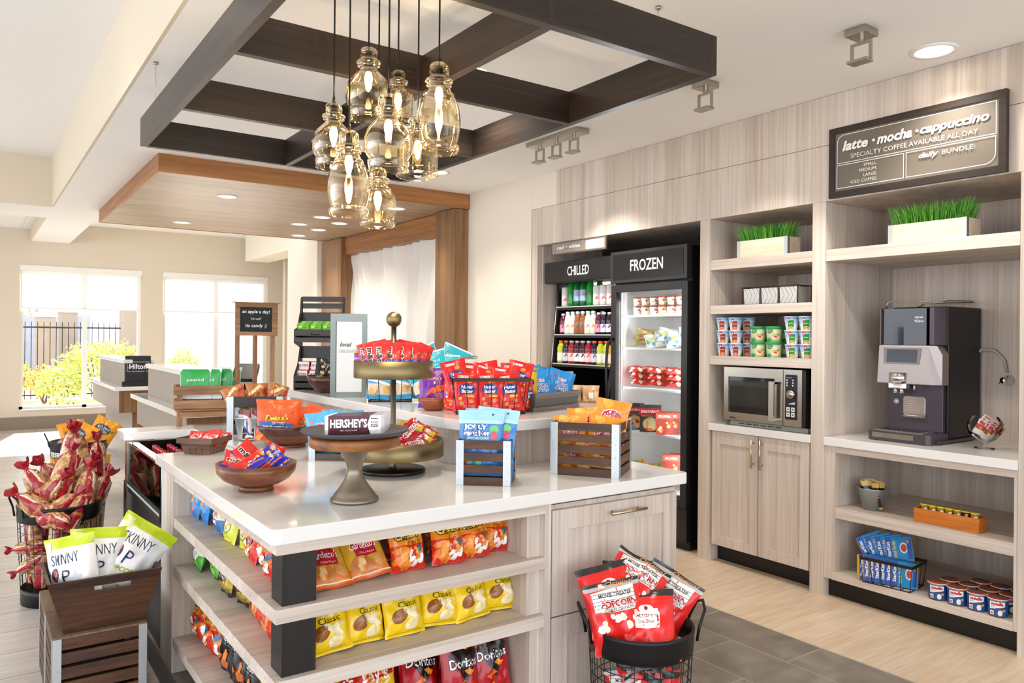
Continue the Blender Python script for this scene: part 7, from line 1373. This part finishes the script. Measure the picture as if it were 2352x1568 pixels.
# popcorn basket on the right
bx_, by_ = 1.965, 1.975; t = scrap_basket('round black wire floor basket heaped with red popcorn bags by the island drawers', bx_, by_, .185, .455, R(-30))
pc = [('popi0', -.045, -.075, .475, .05, 26, -5, 'front one with the white emblem'), ('popm0', -.115, .0, .50, .25, 14, -10, 'left one with its black seam behind'), ('popm1', -.02, .03, .575, .15, 36, 32, 'middle one tilted to the right'), ('popm0', .105, -.01, .51, -.25, 14, 26, 'right one with its seam pointing up'), ('popi1', -.10, .05, .545, .3, 24, -12, 'back left one'), ('popi1', .05, .10, .52, -.2, 10, -6, 'rear one')]
for k, x, y, z, rz, ln, ro, lab in pc: putc(k, 'popcorn_bag', 'red popcorn bag in the right floor basket, ' + lab, 'popcorn bag', (bx_ + x, by_ + y, z), pack_rot(fc(bx_, by_) + rz, R(ln), R(ro)), .95, 'red popcorn bags')
for i in range(7):
    a = -PI / 2 - .9 + .32 * i * 1.0 - .3; put('popm%d' % (i % 2) if i % 2 else 'popi1', 'popcorn_bag', 'red popcorn bag pressed against the wires inside the right floor basket, %s' % pos(i, 7), 'popcorn bag', (bx_ + .09 * math.cos(a), by_ + .09 * math.sin(a), .13), pack_rot(a + PI / 2, R(0), R(10 * (-1) ** i)), .8, 'popcorn bags inside the basket')
# ================================================================ TROUGH OF POPCORN ON TWO CRATES
for i, (y0, lab) in enumerate(((3.33, 'dark slatted crate lying upside down on the floor under the trough, nearer one'), (3.665, 'dark slatted crate lying upside down on the floor under the trough, farther one'))):
    t = crate('slatted_crate', lab, 'crate', (.255, y0, 0), 0, .325, .325, .318, 6, .012, crate_x, crate_y, group='upturned crates under the trough', strapw=.03, th=.012)
    m = MB(); m.box(0, 0, .3185, .325, .045, .3245); m.box(0, .28, .3185, .325, .325, .3245); m.box(0, .045, .3185, .05, .28, .3245); [m.box(.07 + .05 * k, .045, .3185, .10 + .05 * k, .28, .3245) for k in range(4)]; m.box(.275, .045, .3185, .325, .28, .3245); m.build('slatted_top', wood('worn_brown_top', ('5a4632', '75604a', '8f7a62'), 'y', long=5), t, colors=False)
t = thing('wooden_trough', 'flared dark wooden trough with a handle slot full of big white popcorn bags', 'trough', (.435, 3.36, .3255))
def tp(x, y, z): k = z / .205; return (x * (.139 + .06 * k), (-.0 - .03 * k) if y < 0 else (.27 + .05 * k), z)
m = MB(); hx0, hx1, hz0, hz1 = -.04, .085, .150, .172
# front board with slot
V = []; F = []
xs_ = (-1, hx0 / .18, hx1 / .18, 1); zs_ = (0, hz0, hz1, .205)
for sgn, off in ((-1, 0), (-1, .014)):
    for z in zs_:
        for x in xs_: p = tp(x, -1, z); V.append((p[0], p[1] + off, z))
for L0 in (0, 16):
    for j in range(3):
        for i in range(3):
            if i == 1 and j == 1: continue
            a = L0 + j * 4 + i; F.append((a, a + 1, a + 5, a + 4))
for i in range(3): F.append((12 + i, 13 + i, 29 + i, 28 + i)); F.append((i, i + 1, 17 + i, 16 + i))
for j in range(3): F.append((j * 4, j * 4 + 4, j * 4 + 20, j * 4 + 16)); F.append((j * 4 + 3, j * 4 + 7, j * 4 + 23, j * 4 + 19))
F += [(5, 6, 22, 21), (9, 10, 26, 25), (5, 9, 25, 21), (6, 10, 26, 22)]
m.add(V, F); m.build('front_board', crate_x, t, colors=False)
m = MB(); a = [tp(-1, 1, 0), tp(1, 1, 0), tp(1, 1, .205), tp(-1, 1, .205)]; m.add(a + [(p[0], p[1] - .012, p[2]) for p in a], [(0, 1, 2, 3), (7, 6, 5, 4), (3, 2, 6, 7), (0, 3, 7, 4), (1, 5, 6, 2)]); m.build('back_board', crate_x, t, colors=False)
for s in (-1, 1):
    m = MB(); a = [tp(s, -1, 0), tp(s, 1, 0), tp(s, 1, .205), tp(s, -1, .205)]; a = [(p[0], p[1] + (.014 if k in (0, 3) else -.012), p[2]) for k, p in enumerate(a)]; m.add(a + [(p[0] - s * .012, p[1], p[2]) for p in a], [(0, 1, 2, 3), (7, 6, 5, 4), (3, 2, 6, 7)]); m.build('side_board', crate_y, t, colors=False)
m = MB(); m.box(-.125, .015, .001, .125, .255, .01); m.build('base_board', crate_x, t, colors=False)
for i, (x, y, z, rz, ln, ro, s) in enumerate([(-.10, .07, .215, -.55, 2, -12, .74), (-.01, .09, .225, .12, 6, 4, .76), (.105, .09, .235, -.05, 18, 36, .80), (-.03, .19, .17, 0, 0, -4, .72), (.08, .20, .15, .1, 0, 8, .7)]):
    putc('skin%d' % (i % 3), 'large_popcorn_bag', 'large white and lime popcorn bag in the wooden trough, %s' % ['leftmost, turned sideways', 'middle one standing upright', 'right one tipped over', 'rear left', 'rear right'][i], 'popcorn bag', (.435 + x, 3.385 + y, .3255 + z), pack_rot(fc(.435, 3.4) + rz, R(ln), R(ro)), s, 'white popcorn bags in the trough')
# ================================================================ BOTTLES IN THE SUNKEN COOLER
bproto('coke', 'cola_bottle', .235, .033, '1a0d0b', 'a81c24', 'b81c24', ('', 'f0ece8')); bproto('diet', 'cola_bottle', .235, .033, '1a1210', 'b03038', 'cfcdcc', ('', 'a82028')); bproto('spr2', 'soda_bottle', .235, .033, '1f9a4a', '2a7a3a', '2a8a4a'); bproto('blu', 'water_bottle', .235, .033, 'a9c4d0', 'e6ecf0', '1f4ea8', ('', 'e8eef4'))
n = 0
for c, x in enumerate((.765, .84, .915, .99)):
    ks = ['spr2', 'blu', 'blu', 'spr2', 'spr2', 'diet', 'diet', 'coke', 'coke', 'coke', 'coke']
    for j, k in enumerate(ks):
        if n > 43: break
        nm = {'coke': 'cola_bottle', 'diet': 'cola_bottle', 'spr2': 'soda_bottle', 'blu': 'water_bottle'}[k]; lb = {'coke': 'dark cola bottle with red label', 'diet': 'dark cola bottle with silver label', 'spr2': 'green soda bottle', 'blu': 'clear water bottle with blue label'}[k]
        bottle(k, nm, '%s, sunken cooler, %s row from glass, %s from island' % (lb, ('first', 'second', 'third', 'fourth')[c], ('nearest', 'second', 'third', 'fourth', 'fifth', 'sixth', 'seventh', 'eighth', 'ninth', 'tenth', 'farthest')[j]), 'bottle', (x, 3.885 + .076 * j, .6205), -PI / 2, .98, 'bottles in the sunken cooler'); n += 1
# ================================================================ RECEPTION EXTRAS
t = thing('sign_holder', 'black upright card holder reading Hilton Honors on the farther desk', 'sign', (1.355, 8.98 + .18, .9005), R(-8))
hw = .25
m = MB(); m.box(0, 0, .04, hw, .02, .33, srgb('151515')); m.box(-.03, -.03, 0, hw + .03, .09, .05, srgb('0e0e0e')); m.add([(hw, .02, .04), (hw, .10, .04), (hw, .02, .16), (hw - .01, .02, .04), (hw - .01, .10, .04), (hw - .01, .02, .16)], [(0, 1, 2), (3, 5, 4), (1, 4, 5, 2)], srgb('151515'))
lay(m, ring([(.018, .2), (.065, .2)], .003)[:1] + [('P', [(.018, .16), (.052, .16), (.052, .163), (.018, .163)], 'e6e6e6'), ('P', [(.198, .16), (.232, .16), (.232, .163), (.198, .163)], 'e6e6e6'), ('P', [(.018, .163), (.021, .163), (.021, .265), (.018, .265)], 'e6e6e6'), ('P', [(.229, .163), (.232, .163), (.232, .265), (.229, .265)], 'e6e6e6'), ('P', [(.018, .262), (.232, .262), (.232, .265), (.018, .265)], 'e6e6e6')] + txt('Hilton', .125, .215, .17, 'f2f2f2', h=.055, bold=.02) + txt('HONORS', .125, .161, .12, 'c9c9c9', h=.014), lambda x, y, o_: (x, -.0005 - o_, y), 1)
m.build('card_holder', flat, t)
t = thing('payment_terminal', 'dark tilted screen of a desk terminal beside the green pouches', 'monitor', (2.0, 6.95, .9), R(-30))
m = MB(); m.box(-.10, -.008, -.10, .10, .03, .10, M=Tm(0, 0, .24, R(-48))); m.build('screen_body', blackpl, t, colors=False, bevel=.004)
m = MB(); m.box(-.095, .031, -.095, .095, .055, .095, M=Tm(0, 0, .24, R(-48))); m.build('rear_cover', mat('white_terminal_cover', 'd9d9d6', .4), t, colors=False)
m = MB(); m.lathe([(.07, 0), (.07, .01), (.02, .02), (.02, .2)], 20); m.build('stand', blackpl, t, colors=False)
# ================================================================ OUTSIDE THE WINDOWS
gz = -.12
struct(bx(-14, YB + .25, gz - .06, 20, 44, gz).build('floor', mat('mulch_and_paving', 'c9ae94', .9, bump=(20, .3)), colors=False))
tag(bx(-6, 15.6, gz, 3.1, 19.3, gz + .012).build('footpath', mat('pale_concrete', 'e0dcd4', .85), colors=False), 'pale concrete path outside the left window', 'path')
leaf = vcol('sunlit_leaf', .6)
def bush(name, label, x, y, z, r, h, n, cols, seed, flower=None):
    rd = random.Random(seed); t = thing(name, label, 'shrub', (x, y, z), group='shrubs outside')
    m = MB(); cs = [srgb(c) for c in cols]
    for i in range(n):
        a, b = rd.uniform(0, 2 * PI), math.acos(rd.uniform(-.3, 1)); q = rd.uniform(.55, 1) * (1 + .25 * noise.noise(Vector((math.cos(a) * 2 + seed, math.sin(a) * 2, b))))
        p = Vector((r * q * math.sin(b) * math.cos(a), r * q * math.sin(b) * math.sin(a), h * .45 + h * .5 * q * math.cos(b))); s = rd.uniform(.02, .045) * (1 + r * .6)
        u = Vector((rd.gauss(0, 1), rd.gauss(0, 1), rd.gauss(0, 1))).normalized(); v = u.orthogonal().normalized()
        m.add([p - u * s, p + v * s * .5, p + u * s, p - v * s * .5], [(0, 1, 2, 3)], cs[i % len(cs)] if not (flower and rd.random() < .25) else srgb(flower))
    m.build('foliage', leaf, t)
    m = MB()
    for k in range(6): a = k * 1.05; m.tube([(.02 * math.cos(a), .02 * math.sin(a), 0), (.4 * r * math.cos(a), .4 * r * math.sin(a), h * .4), (.6 * r * math.cos(a), .6 * r * math.sin(a), h * .7)], .012, 5)
    m.build('stem', mat('shrub_bark', '6b5a48', .8), t, colors=False)
G1 = ['c9cc6a', 'b3bb58', 'd9db8a', '9fae50']; G2 = ['c9d08a', 'a9bb74', 'd9deaa']
bush('round_shrub', 'large yellow-green shrub behind the centre of the left window', 2.35, 18.8, gz, 1.0, 1.55, 2600, G1, 3); bush('round_shrub', 'smaller yellow-green shrub left of the large one', 1.5, 18.2, gz, .5, .95, 900, G1, 4)
bush('low_shrub', 'low leafy shrub at the bottom left of the left window', .75, 14.7, gz, .32, .45, 420, G2, 5); bush('low_shrub', 'low leafy shrub at the bottom middle of the left window', 1.25, 14.9, gz, .30, .62, 420, G2, 6); bush('low_shrub', 'low leafy shrub right of the first window bar', 1.62, 14.8, gz, .28, .5, 360, G2, 7)
bush('climbing_shrub', 'green shrub seen in the right window', 3.9, 18.4, gz, .42, 1.35, 900, G1, 8); bush('flowering_shrub', 'orange flowering shrub by the iron fence', 1.35, 20.2, gz, .45, .95, 500, G1, 9, 'e89a4a'); bush('flowering_shrub', 'orange flowering shrub at the left end of the fence', .8, 20.6, gz, .4, 1.1, 400, G1, 10, 'e8a05a')
bush('background_tree', 'pale green treetop far beyond the fence', 2.35, 36, 1.2, 1.0, 2.2, 700, G2, 12)
# iron fence
t = thing('iron_fence', 'black iron picket fence across the courtyard outside the left window', 'fence', (0, 21, gz))
m = MB(); [m.box(-2 + .125 * k, 0, .05, -1.984 + .125 * k, .016, 1.85) for k in range(40)]; m.build('pickets', blackmetal, t, colors=False)
m = MB(); m.box(-2, -.005, .12, 3.0, .021, .15); m.box(-2, -.005, 1.7, 3.0, .021, 1.74); m.build('rails', blackmetal, t, colors=False)
st = mat('beige_stone_pier', '8f8578', .8)
for i, (x, y, h) in enumerate(((1.55, 23.2, 2.0), (2.15, 24.2, 2.15), (3.5, 23.0, 2.25))):
    t = thing('stone_pier', 'beige stone pier with a white cap beyond the fence, %s' % pos(i, 3), 'pier', (x, y, gz), group='stone piers'); box_obj('shaft', -.22, -.22, 0, .22, .22, h, st, t); m = MB(); m.lathe([(.36, h), (.36, h + .06), (.22, h + .14), (.001, h + .18)], 4, smooth=False, M=Tm(rz=PI / 4)); m.build('cap', whitepl, t, colors=False)
tag(bx(-6, 27, gz, 3.0, 27.2, 2.0).build('garden_wall', mat('blue_grey_screen', '8d97a3', .7), colors=False), 'grey-blue screen wall beyond the stone piers', 'wall')
t = thing('neighbour_building', 'pale building with window strips beyond the courtyard', 'building', (0, 32, gz))
pb = mat('pale_render', 'd6d6d2', .8); box_obj('facade', 4.4, -6, 0, 14, 0, 7, pb, t); box_obj('facade', -9, 8, 0, 4.4, 9, 7, mat('grey_render', 'a9b0b8', .8), t)
gl = mat('pale_green_glazing', 'a9c4bd', .15)
for x in (5.3, 6.9, 8.6, 10.4): f = box_obj('window', x, -6.05, .8, x + .7, -6.001, 4.2, gl, t); box_obj('frame_bar', x + .33, -6.08, .8, x + .37, -6.051, 4.2, whitepl, f)
